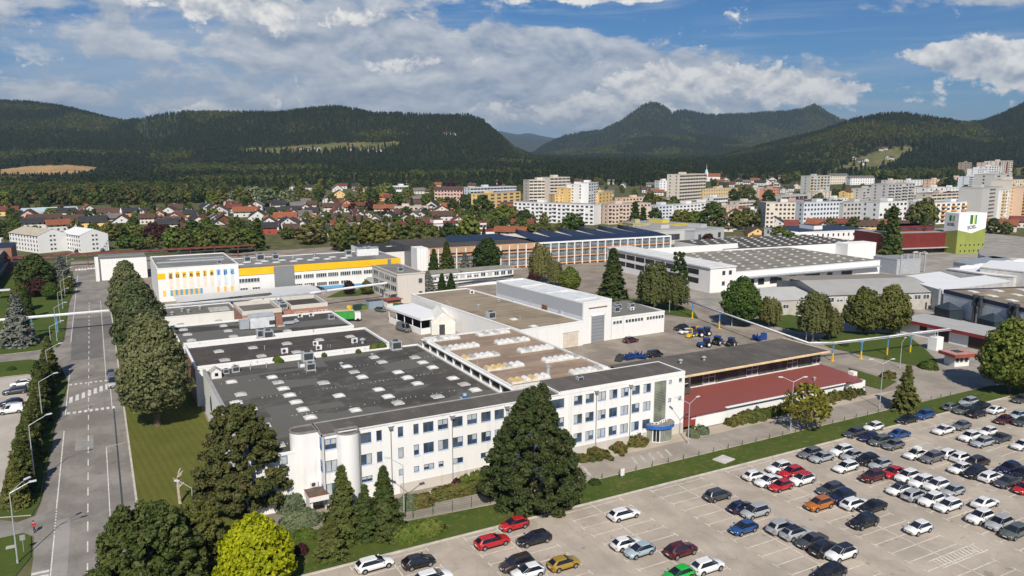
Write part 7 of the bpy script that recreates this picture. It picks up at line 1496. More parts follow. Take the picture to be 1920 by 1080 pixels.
# person in red by the road corner
p = P(65, 999); t = thing('person', 'person in a red jacket and dark blue trousers walking at the road corner', 'person', (p.x, p.y, 0), 2.2)
def skin(name, verts, edges, rad, mat, parent, sub=1):
    me = bpy.data.meshes.new(name); me.from_pydata(verts, edges, []); me.materials.append(mat); o = inst(name, me, parent)
    md = o.modifiers.new('Skin', 'SKIN'); md.use_smooth_shade = True; o.modifiers.new('Sub', 'SUBSURF').levels = sub; o.modifiers['Sub'].render_levels = sub
    for i, r in enumerate(rad): me.skin_vertices[0].data[i].radius = (r, r) if not isinstance(r, tuple) else r
    me.skin_vertices[0].data[0].use_root = True
def pm():
    t_ = NT('clothed_skin'); s = t_.n('ShaderNodeSeparateXYZ'); t_.k(t_.pos(True), s.inputs[0]); c = t_.mix(t_.ramp(s.outputs[2], 1.0, 1.01), (.02, .03, .08), (.48, .28, .2)); c = t_.mix(t_.ramp(s.outputs[2], .08, .09), (.02, .02, .02), c); return t_.done(c, .8)
def dummy(me): bpy.data.meshes
_v = [(0, 0, .95), (0, .02, 1.2), (0, .02, 1.42), (0, .03, 1.52), (0, .05, 1.62), (0, .05, 1.74), (-.1, 0, .9), (-.11, .16, .5), (-.11, .05, .08), (-.11, .2, .04), (.1, 0, .9), (.11, -.08, .5), (.11, -.28, .1), (.11, -.16, .03), (-.2, .02, 1.4), (-.26, -.06, 1.15), (-.25, .05, .92), (-.24, .1, .85), (.2, .02, 1.4), (.26, .1, 1.15), (.24, .26, .98), (.22, .32, .94)]
_e = [(0, 1), (1, 2), (2, 3), (3, 4), (4, 5), (0, 6), (6, 7), (7, 8), (8, 9), (0, 10), (10, 11), (11, 12), (12, 13), (2, 14), (14, 15), (15, 16), (16, 17), (2, 18), (18, 19), (19, 20), (20, 21)]
_r = [.15, .15, .15, .06, .09, .09, .1, .07, .05, .04, .1, .07, .05, .04, .07, .05, .04, .035, .07, .05, .04, .035]
skin('body', _v, _e, _r, pm(), t)
jv = [_v[i] for i in (0, 1, 2, 14, 15, 16, 18, 19, 20)]; skin('jacket', jv, [(0, 1), (1, 2), (2, 3), (3, 4), (4, 5), (2, 6), (6, 7), (7, 8)], [.19, .2, .18, .1, .075, .065, .1, .075, .065], MAT('jacket_red', (.50, .03, .025), .8), t)
MB().lathe([(.01, -.02), (.1, .0), (.115, .06), (.08, .12), (.01, .14)], 10, (0, .04, 1.66)).obj('hair', MAT('hair_dark', (.03, .02, .015), .8), t)
# ---------------------------------------------------------------- vegetation
rng = np.random.default_rng(11)
def cards(Pp, Nn, size, jit=.55, asp=1.5, flat=0.0):
    """one small leaf-spray quad per point, facing roughly along Nn"""
    n = len(Pp); N = Nn + rng.normal(0, jit, (n, 3)); N[:, 2] += flat; N /= np.linalg.norm(N, axis=1, keepdims=True) + 1e-9
    A = np.cross(N, rng.normal(0, 1, (n, 3))); A /= np.linalg.norm(A, axis=1, keepdims=True) + 1e-9; B = np.cross(N, A)
    s = (size * rng.uniform(.6, 1.35, n))[:, None]; a = A * s * asp * .5; b = B * s * .5
    bend = N * s * rng.uniform(-.2, .2, (n, 1))
    V = np.stack([Pp - a, Pp + b + bend, Pp + a, Pp - b + bend], 1).reshape(-1, 3); return V, np.arange(4 * n).reshape(-1, 4)
def blob_pts(blobs, n, shell=.35):
    """points in the outer shells of overlapping blobs (cx, cy, cz, rx, rz)"""
    b = np.array(blobs, float); w = b[:, 3] ** 1.2 * np.maximum(b[:, 4], .1) ** .8; w /= w.sum(); i = rng.choice(len(b), n, p=w)
    d = rng.normal(0, 1, (n, 3)); d /= np.linalg.norm(d, axis=1, keepdims=True); r = 1 - shell * rng.random(n) ** 1.5
    q = b[i]; S = np.column_stack([q[:, 3], q[:, 3], q[:, 4]]); return q[:, :3] + d * r[:, None] * S, d
def crown_mesh(name, V, F, mat): return np_mesh(name, V, F, mat)
def trunk_mesh(name, h, r, mat, limbs=5, lr=.45, lean=0, cl=.35, reach=.25):
    mb = MB(); p = Vector((0, 0, -.3)); k = 5
    for i in range(k):
        q = Vector((math.sin(i * 1.3) * .012 * h, math.cos(i) * .012 * h, h * (i + 1) / k)); mb.cyl(p, q, r * (1 - i / k * .8), r * (1 - (i + 1) / k * .8), 8, caps=False); p = q
    for i in range(limbs):
        a = i * 2.4; z = h * (cl + (.9 - cl) * i / max(1, limbs)); mb.cyl((0, 0, z), (math.cos(a) * h * reach, math.sin(a) * h * reach, z + h * .12), r * lr * (1 - i / limbs * .5), r * .08, 6, caps=False)
    return mb.mesh(name, mat, True)
BARK = MAT('bark', (.13, .10, .075), .95, .3, 1.5, bump=.4); BARKB = MAT('birch_bark', (.42, .39, .35), .9, .35, 2.5)
BARKP = MAT('pine_bark', (.12, .085, .065), .95, .3, 1.5, bump=.4)
LV = lambda n, a, b, c, **k: m_leaf(n, (a, b, c), **k)
L_HORN = LV('hornbeam_leaf', (.085, .105, .040), (.15, .165, .075), (.18, .17, .085), trans=.35)
L_PINE = LV('pine_needle', (.030, .044, .013), (.060, .072, .021), (.078, .078, .026), trans=.12)
L_PINE2 = LV('pine_needle_brownish', (.042, .056, .015), (.075, .080, .024), (.10, .08, .034), trans=.12)
L_SPR = LV('spruce_needle', (.042, .058, .015), (.080, .094, .022), (.10, .10, .03), trans=.12)
L_BLUE = LV('blue_spruce_needle', (.10, .115, .10), (.16, .17, .145), (.12, .11, .085), trans=.12)
L_YEL = LV('golden_leaf', (.22, .25, .006), (.34, .35, .010), (.15, .18, .006), trans=.3, inst_var=.1)
L_GRN = LV('green_leaf', (.052, .090, .014), (.10, .14, .024), (.13, .13, .034))
L_OLV = LV('olive_leaf', (.066, .084, .018), (.115, .128, .030), (.15, .13, .042))
L_DRK = LV('dark_leaf', (.030, .054, .012), (.056, .082, .019), (.075, .085, .024))
L_WIL = LV('willow_leaf', (.085, .095, .026), (.13, .135, .045), (.15, .125, .05))
L_AUT = LV('autumn_leaf', (.15, .135, .020), (.25, .19, .025), (.09, .11, .02), trans=.3)
L_COP = LV('copper_leaf', (.035, .014, .014), (.06, .022, .02), (.045, .022, .02))
L_SAG = LV('sage_leaf', (.10, .125, .065), (.145, .165, .095), (.08, .10, .045), trans=.15)
L_JUN = LV('juniper_leaf', (.060, .075, .016), (.10, .10, .026), (.125, .085, .030), trans=.15)
TREE = {}
def ovoid(H, z0, R_, n, size, mat, bumps=90, taper=.55, name='crown', jit=.6, br=.22):
    bl = []
    for i in range(bumps):
        t = (i + .5) / bumps; a = i * 2.399963; prof = math.sin(math.pi * min(1, max(0, t)) ** taper) ** .62
        rr = R_ * prof * rng.uniform(.72, .96); bl.append((math.cos(a) * rr, math.sin(a) * rr, z0 + (H - z0) * (.03 + .92 * t), R_ * br * rng.uniform(.55, 1.5), R_ * br * rng.uniform(.5, 1.25)))
    p, d = blob_pts(bl, n); c = np.array([0, 0, z0 + (H - z0) * .45]); o = p - c; o /= np.linalg.norm(o, axis=1, keepdims=True); V, F = cards(p, d * .6 + o * .6, size, jit)
    return crown_mesh(name, V, F, mat)
def pine(H, z0, R_, n, size, mat, pads=70, cone=.75, gap=.0, spread=.21, twin=None, power=1.6, lo=.45):
    bl = []
    if twin:
        for j in range(26): q = j / 26; bl.append((twin[0] + math.cos(j * 2.4) * 2.2 * (1 - q), math.sin(j * 2.4) * 2.2 * (1 - q), H * (.62 + .36 * q), R_ * spread * .75, R_ * spread * .6))
    for i in range(pads):
        t = (i + .5) / pads; a = i * 2.399963 + rng.uniform(-.4, .4)
        if rng.random() < gap: continue
        rr = R_ * (1 - t ** power * cone) * rng.uniform(lo, 1.0) * (1 if t > .08 else .8); s = R_ * rng.uniform(spread * .6, spread * 1.3) * (1 - .35 * t)
        bl.append((math.cos(a) * rr, math.sin(a) * rr, z0 + (H - z0) * (t * .95) + rng.uniform(-.3, .3), s, s * .75))
    bl.append((0, 0, H - R_ * .18, R_ * .15, R_ * .2)); p, d = blob_pts(bl, n, .5); d[:, 2] += .35; V, F = cards(p, d, size, .7, 1.9); return crown_mesh('crown', V, F, mat)
def spruce(H, z0, R_, n, size, mat, whorls=22, ragged=.25, droop=.25, pw=.85):
    t = rng.random(n) ** 1.25; w = np.floor(t * whorls) / whorls + rng.normal(0, .008, n); nb = 9; k = rng.integers(0, nb, n); wi = np.floor(t * whorls)
    a = k * 2 * math.pi / nb + wi * 1.9 + rng.normal(0, .10, n); hsh = np.abs(np.sin(k * 12.9898 + wi * 78.233) * 43758.5453) % 1
    s = rng.random(n) ** .6; Rr = R_ * (1 - w) ** pw * (1 - ragged * hsh) + .12; r = Rr * s; z = z0 + (H - z0) * w - r * droop + (s ** 2) * Rr * .10 + rng.normal(0, .06, n)
    p = np.column_stack([np.cos(a) * r, np.sin(a) * r, z]); d = np.column_stack([np.cos(a) * .6, np.sin(a) * .6, np.full(n, .75)]); V, F = cards(p, d, size, .5, 2.2)
    V2 = np.array([(x, y, zz) for zz, rr in ((z0, R_ * .45), (z0 + (H - z0) * .5, R_ * .26)) for x, y in [(math.cos(q) * rr, math.sin(q) * rr) for q in np.arange(0, 6.28, 1.05)]]); V2 = np.vstack([V2, [[0, 0, H], [0, 0, H]]])
    F2 = np.array([[i, (i + 1) % 6, 6 + (i + 1) % 6, 6 + i] for i in range(6)] + [[6 + i, 6 + (i + 1) % 6, 12, 13] for i in range(6)]); return np_mesh('crown', np.vstack([V, V2]), np.vstack([F, F2 + len(V)]), mat)
def weeping(H, z0, R_, n, size, mat):
    ns = 260; t = rng.random(ns); a = rng.random(ns) * 6.283; r0 = R_ * np.sin(np.pi * (.18 + .72 * t)) ** .8 * rng.uniform(.5, 1, ns); zt = z0 + (H - z0) * (.30 + .70 * t); ln = (zt - z0) * rng.uniform(.35, .8, ns)
    i = rng.integers(0, ns, n); f = rng.random(n); p = np.column_stack([np.cos(a[i]) * (r0[i] + f * .25), np.sin(a[i]) * (r0[i] + f * .25), zt[i] - f * ln[i]]) + rng.normal(0, .16, (n, 3))
    d = np.column_stack([np.cos(a[i]), np.sin(a[i]), np.full(n, .3)]); V, F = cards(p, d, size, .5, 1.7); return crown_mesh('crown', V, F, mat)
def tree(name, label, cat, loc, crown, trunk, rz=0.0, sc=1.0, group=None):
    t = thing(name, label, cat, loc, rz, group); t.scale = (sc, sc, sc) if isinstance(sc, (int, float)) else sc
    inst('crown', crown, t); inst('trunk', trunk, t); return t
def base_h(b, top): p = P(*b); return p, HT(b, top)
# --- the large trees near the road and the office
T_BIG = trunk_mesh('trunk', 14, .62, BARK, 8, .5); T_PINE = trunk_mesh('trunk', 14, .35, BARKP, 10, .35, 0, .15, .3); T_SPR = trunk_mesh('trunk', 9, .18, BARK, 0)
HB = [ovoid(21.8, 3.4, 6.1, 26000, .42, L_HORN, 170, .55, br=.2), ovoid(21, 3.2, 5.5, 18000, .5, L_HORN, 140, .6, br=.22)]
tree('hornbeam_tree', 'dense round grey-green tree nearest on the lawn, first of three', 'tree', (7.0, 152.5, .1), HB[0], T_BIG, 0)
tree('hornbeam_tree', 'dense round grey-green tree on the lawn, middle of three', 'tree', (7.0, 199, .1), HB[1], T_BIG, 2.0, (1.0, 1.0, 1.02))
tree('hornbeam_tree', 'dense round grey-green tree on the lawn, farthest of three', 'tree', (6.1, 247, .1), HB[1], T_BIG, 4.1, (.9, .9, .95))
PN = [pine(17.2, .2, 7.7, 62000, .27, L_PINE, 520, .86, spread=.115, twin=(2.4, .6), power=1.75, lo=.7), pine(15.8, 1.6, 6.3, 36000, .30, L_PINE2, 300, .55, .04, spread=.15, power=1.9, lo=.55), pine(9.7, .2, 5.6, 30000, .27, L_SPR, 260, .55, spread=.15, power=1.9, lo=.6)]
tree('pine_tree', 'big dark green pine standing before the office facade', 'tree', (53.2, 92.3, .1), PN[0], T_PINE, .4)
tree('pine_tree', 'tall loose pine at the left corner of the office', 'tree', (15.2, 108.5, .1), PN[1], T_PINE, 1.2)
T_LOW = trunk_mesh('trunk', 6, .25, BARKP, 4, .35, 0, .2, .2)
p = P(285, 1120); tree('pine_tree', 'broad bushy pine at the bottom edge beside the road', 'tree', (p.x, p.y, .1), PN[2], T_LOW, 1, (1.15, 1.15, 1.12))
p = P(372, 1060); tree('pine_tree', 'lower bushy pine between the broad one and the golden tree', 'tree', (p.x, p.y, .1), PN[2], T_LOW, 2.5, (.72, .72, .82))
p = P(482, 1110); YM = ovoid(9.3, .8, 4.1, 13000, .36, L_YEL, 70, .6, br=.26); tree('golden_maple', 'bright yellow-green maple at the bottom edge', 'tree', (p.x, p.y, .1), YM, trunk_mesh('trunk', 6, .2, BARK, 5), 0, (1, 1, 1.0))
SP = [spruce(10.2, .1, 3.7, 16000, .27, L_SPR, 15, .55, .3, 1.0), spruce(10, .1, 3.3, 11000, .30, L_SPR, 14, .6, .3, .95)]
for (u, v), tv, i, w, lb in (((645, 1012), 872, 0, 1.0, 'pointed spruce before the office, left and tallest of three'), ((722, 1005), 873, 0, 1.0, 'pointed spruce before the office, right of three'), ((686, 1008), 906, 1, 1.05, 'shorter spruce between the two tall ones'), ((622, 1046), 968, 1, 1.5, 'low bushy spruce at the foot of the left spruce')):
    p, h = base_h((u, v), (u, tv)); tree('spruce_tree', lb, 'tree', (p.x, p.y, .1), SP[i], T_SPR, u, (h / 10 * w * 1.05, h / 10 * w * 1.05, h / 10), 'spruces before the office')
p, h = base_h((1697, 771), (1699, 681)); tree('spruce_tree', 'lone spruce on the verge at the far end of the car park', 'tree', (p.x, p.y, .1), SP[1], T_SPR, 1, (h / 10 * 1.1, h / 10 * 1.1, h / 10))
TH = [spruce(9, .1, 2.9, 9000, .34, L_SPR, 14, .5, .15, .75), spruce(9, .1, 2.5, 7000, .34, L_SPR, 15, .55, .12, .85)]
for i in range(16):
    y = 125.5 + i * 5.0; x = -12.9 + R.uniform(-.4, .4) - (.3 if y < 150 else -.5 if y > 185 else 0); h = R.uniform(7.0, 8.8) if i < 10 else R.uniform(7.8, 9.6)
    tree('hedge_spruce', 'dark spruce in the hedge row left of the main road, %s from the near end' % ORD[i], 'tree', (x, y, .1), TH[i % 2], T_SPR, i * 1.3, (h / 9 * 1.0, h / 9 * 1.0, h / 9), 'spruce row left of the main road')
# --- mid-distance trees
MB_ = {'broad': ovoid(14, 2.2, 5.2, 9000, .5, L_GRN, 70, .7, br=.27), 'olive': ovoid(13, 1.8, 4.8, 8000, .5, L_OLV, 60, .75, br=.28), 'dark': ovoid(14, 1.6, 4.6, 8000, .5, L_DRK, 60, .7, br=.28), 'will': weeping(13, 1.2, 4.6, 11000, .38, L_WIL), 'copp': ovoid(9, 1, 4, 5000, .5, L_COP, 50, .7, br=.3), 'aut': ovoid(9, 2.2, 3.7, 1300, .42, L_AUT, 60, .7, br=.2), 'spr': spruce(18, .4, 4.4, 11000, .55, L_SPR, 24, .4), 'dspr': spruce(15, .3, 3.4, 8000, .5, L_DRK, 22, .4), 'blue': spruce(14, .3, 4.0, 9000, .48, L_BLUE, 18, .4, .15), 'pinem': pine(15, 3, 4.2, 8000, .5, L_DRK, 46, .5), 'sage': ovoid(13, 1.5, 5, 7000, .5, L_SAG, 60, .7, br=.28)}
MH = {'broad': 14, 'olive': 13, 'dark': 14, 'will': 13, 'copp': 9, 'aut': 9, 'spr': 18, 'dspr': 15, 'blue': 14, 'pinem': 15, 'sage': 13}
TRK = {k: trunk_mesh('trunk', MH[k] * .7, .26, BARKB if k == 'will' else BARK, 5) for k in MH}
MNAME = {'broad': 'broadleaf_tree', 'olive': 'broadleaf_tree', 'dark': 'broadleaf_tree', 'will': 'weeping_birch', 'copp': 'copper_beech', 'aut': 'autumn_tree', 'spr': 'spruce_tree', 'dspr': 'spruce_tree', 'blue': 'blue_spruce', 'pinem': 'pine_tree', 'sage': 'silver_willow'}
def mtree(k, label, b, tv, w=1.0, group=None, trunk_up=0):
    p = P(*b); h = HT(b, (b[0], tv)); s = h / MH[k]; TOWN.append((p.x, p.y, 3)); return tree(MNAME[k], label, 'tree', (p.x, p.y, 0), MB_[k], TRK[k], b[0] * 1.7, (s * w, s * w, s), group)
for a in (('aut', 'sparse yellow autumn tree beside the access road', (1511, 806), 718, 1.15), ('broad', 'large green tree at the right edge behind the car park', (1893, 738), 603, 1.0), ('olive', 'second green tree right of the large one at the edge', (1950, 735), 620, 1.0), ('broad', 'broad green tree by the yard road corner', (1388, 611), 523, 1.05), ('will', 'smaller weeping birch right of the broad tree', (1442, 612), 556, 1.15), ('will', 'tall weeping birch before the grey sheds', (1524, 640), 545, 1.0), ('will', 'lower weeping birch in front of the tall one', (1555, 636), 578, 1.1), ('olive', 'large dense birch, left of the twin pair by the lawn', (1618, 627), 543, 1.05), ('olive', 'large dense birch, right of the twin pair by the lawn', (1668, 627), 538, .95),
          ('spr', 'tall dark spruce between the white hall and the dome-roof works', (1148, 574), 464, 1.35), ('will', 'tall weeping tree right of the tall spruce', (1226, 584), 490, 1.0), ('will', 'shorter weeping tree before the white corner block', (1266, 582), 516, 1.1), ('pinem', 'dark pine poking above the white roof', (1272, 545), 472, .9), ('will', 'tall birch before the banded works', (1013, 530), 456, .85), ('will', 'paler birch beside it', (1040, 538), 488, .9), ('broad', 'round bright green tree behind the tall white hall', (1067, 548), 502, 1.1), ('copp', 'dark copper-red tree beside the birches', (1001, 532), 508, 1.0), ('blue', 'blue spruce at the end of the low white wing', (803, 553), 507, 1.5), ('dspr', 'dark spruce, left of two beside the blue spruce', (829, 551), 512, 1.5), ('dspr', 'dark spruce, right of two beside the blue spruce', (846, 550), 512, 1.5),
          ('dspr', 'slim dark conifer, left one before the tan fascia', (814, 519), 466, 1.3), ('dspr', 'tall dark conifer before the tan fascia', (838, 520), 451, 1.3), ('blue', 'grey spruce between the conifers and the round pine', (872, 516), 472, 1.2), ('dark', 'big round dark tree before the banded works', (914, 513), 448, 1.15), ('olive', 'small tree in the planted bed by the hall', (688, 552), 527, 1.2), ('copp', 'dark small tree by the blue base band', (655, 552), 527, .9),
          ('blue', 'large blue spruce on the left lawn', (37, 648), 548, 1.25), ('dark', 'big dark round tree on the left lawn', (68, 545), 478, 1.35), ('copp', 'dark red bushy tree at the foot of the big round tree', (72, 556), 522, 1.2), ('blue', 'blue spruce beside the road at the left', (117, 540), 478, 1.6), ('olive', 'small olive tree below the road spruce', (125, 552), 518, 1.0), ('olive', 'pale green young tree by the left lawn path', (40, 585), 530, .8), ('dspr', 'slim spruce on the left lawn behind the blue spruce', (52, 600), 536, 1.2), ('broad', 'small green tree by the left lawn path', (97, 562), 530, 1.2)): mtree(*a)
# --- shrubs and hedges
def bush_mesh(n, size, mat, rough=.12, box=False):
    d = rng.normal(0, 1, (n, 3)); d /= np.linalg.norm(d, axis=1, keepdims=True); d[:, 2] = np.abs(d[:, 2])
    if box: m_ = np.abs(d).max(1, keepdims=True); q = d / (m_ ** .82)
    else: q = d
    q = q * (1 + rough * np.sin(d[:, :1] * 7 + 1) * np.cos(d[:, 1:2] * 6)) * rng.uniform(.86, 1.04, (n, 1)); V, F = cards(q, d, size, .6); return np_mesh('foliage', V, F, mat)
BU = {'sage': bush_mesh(2600, .16, L_SAG), 'grn': bush_mesh(2200, .16, L_GRN), 'jun': bush_mesh(1800, .2, L_JUN, .3), 'cop': bush_mesh(1500, .2, L_COP), 'hed': bush_mesh(2600, .14, L_JUN, .05, True), 'hedg': bush_mesh(3000, .14, L_OLV, .05, True), 'dk': bush_mesh(2400, .14, L_DRK, .1)}
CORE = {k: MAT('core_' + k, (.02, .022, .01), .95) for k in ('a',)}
def bush(k, label, b, size, name='bush', group=None, z=.05):
    p = P(*b); t = thing(name, label, 'hedge' if name == 'hedge' else 'bush', (p.x, p.y, z), R.uniform(0, 3) if name == 'bush' else 0, group); inst('foliage', BU[k], t, sc=size)
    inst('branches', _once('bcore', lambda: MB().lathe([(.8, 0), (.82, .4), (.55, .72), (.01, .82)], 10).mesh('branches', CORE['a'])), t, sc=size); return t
for k, lb, b, s, nm in (('sage', 'large rounded grey-green shrub before the stair towers', (546, 952), (2.6, 2.2, 2.4), 'bush'), ('sage', 'wide clipped grey-green hedge left of the porch', (563, 985), (2.8, 1.6, 2.2), 'hedge'), ('grn', 'low green bush below the porch hedge', (572, 1008), (1.6, 1.2, 1.2), 'bush'), ('sage', 'grey-green shrub behind the tall spruces', (690, 965), (2.4, 2.0, 2.2), 'bush'), ('sage', 'grey-green shrub by the two-armed lamp', (768, 950), (1.8, 1.5, 1.7), 'bush'), ('hed', 'clipped square hedge with a reddish tinge by the office', (791, 948), (1.6, 1.1, 1.5), 'hedge'), ('hed', 'long low clipped hedge before the office plinth', (862, 926), (4.3, 1.2, 1.4), 'hedge'), ('cop', 'small dark red bush above the long hedge', (856, 918), (.9, .9, 1.6), 'bush'),
                        ('grn', 'clipped round bush, left of three above the hedge', (873, 914), (1.1, 1.1, 1.9), 'bush'), ('grn', 'clipped round bush, middle of three above the hedge', (894, 908), (1.3, 1.3, 2.0), 'bush'), ('grn', 'clipped round bush, right of three beside the big pine', (911, 903), (1.1, 1.1, 1.9), 'bush'), ('grn', 'dense rounded hedge end beside the green fence', (800, 1002), (2.6, 1.3, 2.0), 'hedge'), ('grn', 'middle part of the dense hedge by the fence', (765, 1012), (2.4, 1.3, 1.9), 'hedge'), ('jun', 'brownish juniper bank before the office, left part', (1120, 852), (3.2, 1.3, .9), 'bush'), ('jun', 'brownish juniper bank before the office, middle part', (1160, 842), (3.0, 1.3, .9), 'bush'), ('jun', 'rounded juniper beside the entrance', (1196, 834), (1.9, 1.3, 1.4), 'bush'), ('jun', 'low juniper under the big pine', (1095, 862), (2.6, 1.2, .8), 'bush'), ('dk', 'small dark bush on the verge below the pine', (1115, 908), (1.0, .9, .8), 'bush'),
                        ('sage', 'grey-green bush right of the entrance canopy', (1300, 818), (1.3, 1.1, 1.1), 'bush'), ('sage', 'grey-green bush by the red panel', (1316, 812), (1.4, 1.2, 1.3), 'bush'), ('grn', 'green bush between office and red panel', (1297, 798), (1.8, 1.6, 1.6), 'bush'), ('grn', 'round bush on the right lawn by the gatehouse', (1741, 691), (2.2, 1.8, 1.8), 'bush'), ('jun', 'brown-green bush by the yard road end', (1665, 708), (2.0, 1.4, 1.2), 'bush'), ('dk', 'small bush on the right lawn near the first blue post', (1582, 648), (1.6, 1.2, 1.1), 'bush'), ('grn', 'round bush on the lawn under the tall spruce', (1185, 582), (3.0, 2, 2), 'bush'), ('grn', 'second round bush on the lawn before the willow', (1215, 582), (3.2, 2, 2), 'bush'), ('dk', 'small bush on the left lawn strip', (22, 694), (1.0, 1.0, .8), 'bush'), ('cop', 'dark red bush left of the fence corner', (565, 1038), (.9, .9, 1.2), 'bush')): bush(k, lb, b, s, nm)
for i in range(17):
    f = i / 16; b = (1372 + (1608 - 1372) * f, 796 - (796 - 738) * f); bush(R.choice(['jun', 'jun', 'dk', 'hedg']), 'brownish shrub in the planted strip before the red roof, %s from the left' % ORD[i], b, (1.7 + R.uniform(-.3, .5), 1.2, 1.25 + R.uniform(-.3, .35)), 'bush', 'shrub strip before the red roof')
for u, v, s in ((520, 679, .9), (701, 655, .9), (716, 653, 1.0), (608, 669, .6), (672, 662, .6), (527, 680, .6)):
    p = P(u, v, 8.3); inst('weed', BU['grn'], HALL1, (p.x - 16, p.y - 106, 8.3), 0, (s, s, s * 1.4))
# --- town trees, each a tree of its own, kept off the houses
def ltree(mesh_n, size, mat, H, z0, R_, bumps): return ovoid(H, z0, R_, mesh_n, size, mat, bumps, .7, br=.3)
FAR = {'round green': ltree(900, 1.1, L_GRN, 12, .8, 5.0, 26), 'olive': ltree(900, 1.1, L_OLV, 12, .8, 4.8, 26), 'dark green': ltree(900, 1.1, L_DRK, 13, .8, 4.6, 26), 'dark pointed': spruce(15, .3, 3.4, 900, 1.2, L_DRK, 12, .4), 'copper red': ltree(700, 1.1, L_COP, 10, .8, 4.6, 22), 'yellowish': ltree(800, 1.1, L_WIL, 11, .8, 4.4, 24), 'silvery': ltree(900, 1.1, L_SAG, 12, .8, 5, 26)}
FT = MB().cyl((0, 0, -1), (0, 0, 6), .28, .15, 6, caps=False).mesh('trunk', BARK)
TL = []
def ttree(kind, u, v, h, wd_=1.0, zone_='town', p=None):
    p = PT(u, v) if p is None else p; s = h / 12; t = thing(kind.replace(' ', '_').split('_')[-1] + '_tree' if kind not in ('round green', 'dark green') else 'green_tree', None, 'tree', p, R.uniform(0, 6), None); t.scale = (s * wd_, s * wd_, s); inst('crown', FAR[kind], t); inst('trunk', FT, t); TL.append((u, v, kind, zone_, t))
EXPL = """205 452 olive 10 1.2;225 450 olive 9 1.2;245 448 round_green 10 1.1;262 452 olive 9 1;290 450 copper_red 12 1.3;310 452 copper_red 11 1.2;330 455 round_green 9 1.3;235 466 round_green 7 1.5;262 468 round_green 7 1.4;285 468 olive 7 1.4;330 472 round_green 13 1.2;350 474 olive 12 1.3;372 472 round_green 12 1.2;395 474 olive 13 1.1;415 472 round_green 11 1.2;440 474 olive 13 1.2;460 472 round_green 12 1.2;485 470 dark_pointed 14 1.2;400 452 round_green 10 1.3;425 456 olive 9 1.4;385 440 round_green 10 1.2;365 452 dark_green 11 1.2;583 458 yellowish 13 1.6;640 470 olive 16 1.0;652 472 olive 14 1;680 460 yellowish 13 1.3;700 462 olive 14 1.2;722 462 olive 12 1.2;745 458 olive 12 1.2;770 458 olive 13 1.1;790 462 olive 13 1;812 468 olive 12 1.1;840 468 dark_green 13 1;878 452 round_green 15 1.1;690 440 yellowish 11 1.3;905 410 dark_green 17 1.15;925 425 round_green 12 1.2;945 425 round_green 15 1.2;960 418 olive 12 1.2;985 444 olive 9 1.4;1005 445 olive 8 1.4;1025 446 olive 8 1.4;1050 447 olive 9 1.3;1075 438 round_green 13 1.3;985 425 dark_green 11 1;1020 424 olive 9 1;1190 428 dark_pointed 15 1.2;1205 428 dark_pointed 12 1.2;1228 425 dark_green 12 1;1285 432 olive 13 1.1;1300 432 round_green 13 1.1;1335 436 dark_green 18 1.25;1270 428 olive 12 1.1;1380 428 olive 12 1.2;1400 425 olive 13 1.1;1425 426 olive 12 1.1;1500 448 round_green 8 1.4;1478 470 round_green 10 1.2;1460 462 olive 11 1.2;1328 470 copper_red 10 1.3;1555 432 olive 8 1.3;1600 434 olive 9 1.3;1625 434 olive 9 1.2;1665 426 dark_green 11 1.3;1720 428 olive 18 1.0;1735 428 olive 20 .9;1670 478 dark_pointed 20 1.1;1650 470 dark_pointed 13 1.1;1725 470 dark_pointed 14 1;1860 438 dark_green 9 1.2;1885 440 olive 8 1.2;880 392 dark_green 13 1.1;850 402 dark_green 12 1.1;870 390 dark_green 12 1;800 385 round_green 12 1.2;825 390 round_green 10 1.2;770 380 olive 12 1.2;745 385 round_green 13 1.2;725 372 round_green 18 1.2;700 385 dark_green 15 1.2;680 388 olive 14 1.2;655 384 olive 12 1.2;600 378 dark_green 14 1.2;575 378 olive 13 1.2;555 376 olive 12 1.2;520 384 dark_green 17 1.3;500 388 silvery 19 1.3;475 386 silvery 20 1.3;455 388 olive 18 1.2;540 386 silvery 17 1.2;440 384 silvery 15 1.2;415 386 olive 15 1.2;400 392 round_green 12 1.3;695 395 copper_red 11 1.2;1790 340 dark_green 14 1.2;1780 355 dark_green 16 1.3;1765 352 olive 12 1.2;1810 362 dark_green 10 1.2;1220 400 olive 18 1;1235 402 olive 15 1.1;1245 405 olive 13 1.2;1255 405 round_green 12 1.2;1262 396 dark_green 12 1.2;1340 372 olive 12 1.2;1395 372 yellowish 17 1.2;1405 378 dark_green 14 1.3;1375 376 dark_green 12 1.2;1440 385 dark_green 14 1.2;1535 380 olive 10 1.3;1570 378 dark_green 12 1.2;1545 392 dark_green 9 1.3;1620 366 olive 12 1.2;1470 410 olive 10 1;1420 402 olive 12 1;1300 405 olive 11 1;1860 355 dark_green 8 1"""
for row in EXPL.replace('\n', '').split(';'):
    a = row.split(); ttree(a[2].replace('_', ' '), float(a[0]), float(a[1]), float(a[3]), float(a[4]))
def free(x, y, pad=0): return all((x - a) ** 2 + (y - b) ** 2 > (r + pad) ** 2 for a, b, r in TOWN)
cnt = 0; tries = 0
ZN = [((0, 980), (374, 452), 175, 'estate'), ((1120, 1520), (318, 400), 60, 'slope'), ((1520, 1920), (335, 425), 22, 'flats'), ((980, 1160), (322, 350), 30, 'slope'), ((430, 1000), (340, 374), 70, 'edge'), ((560, 1000), (405, 452), 40, 'estate')]
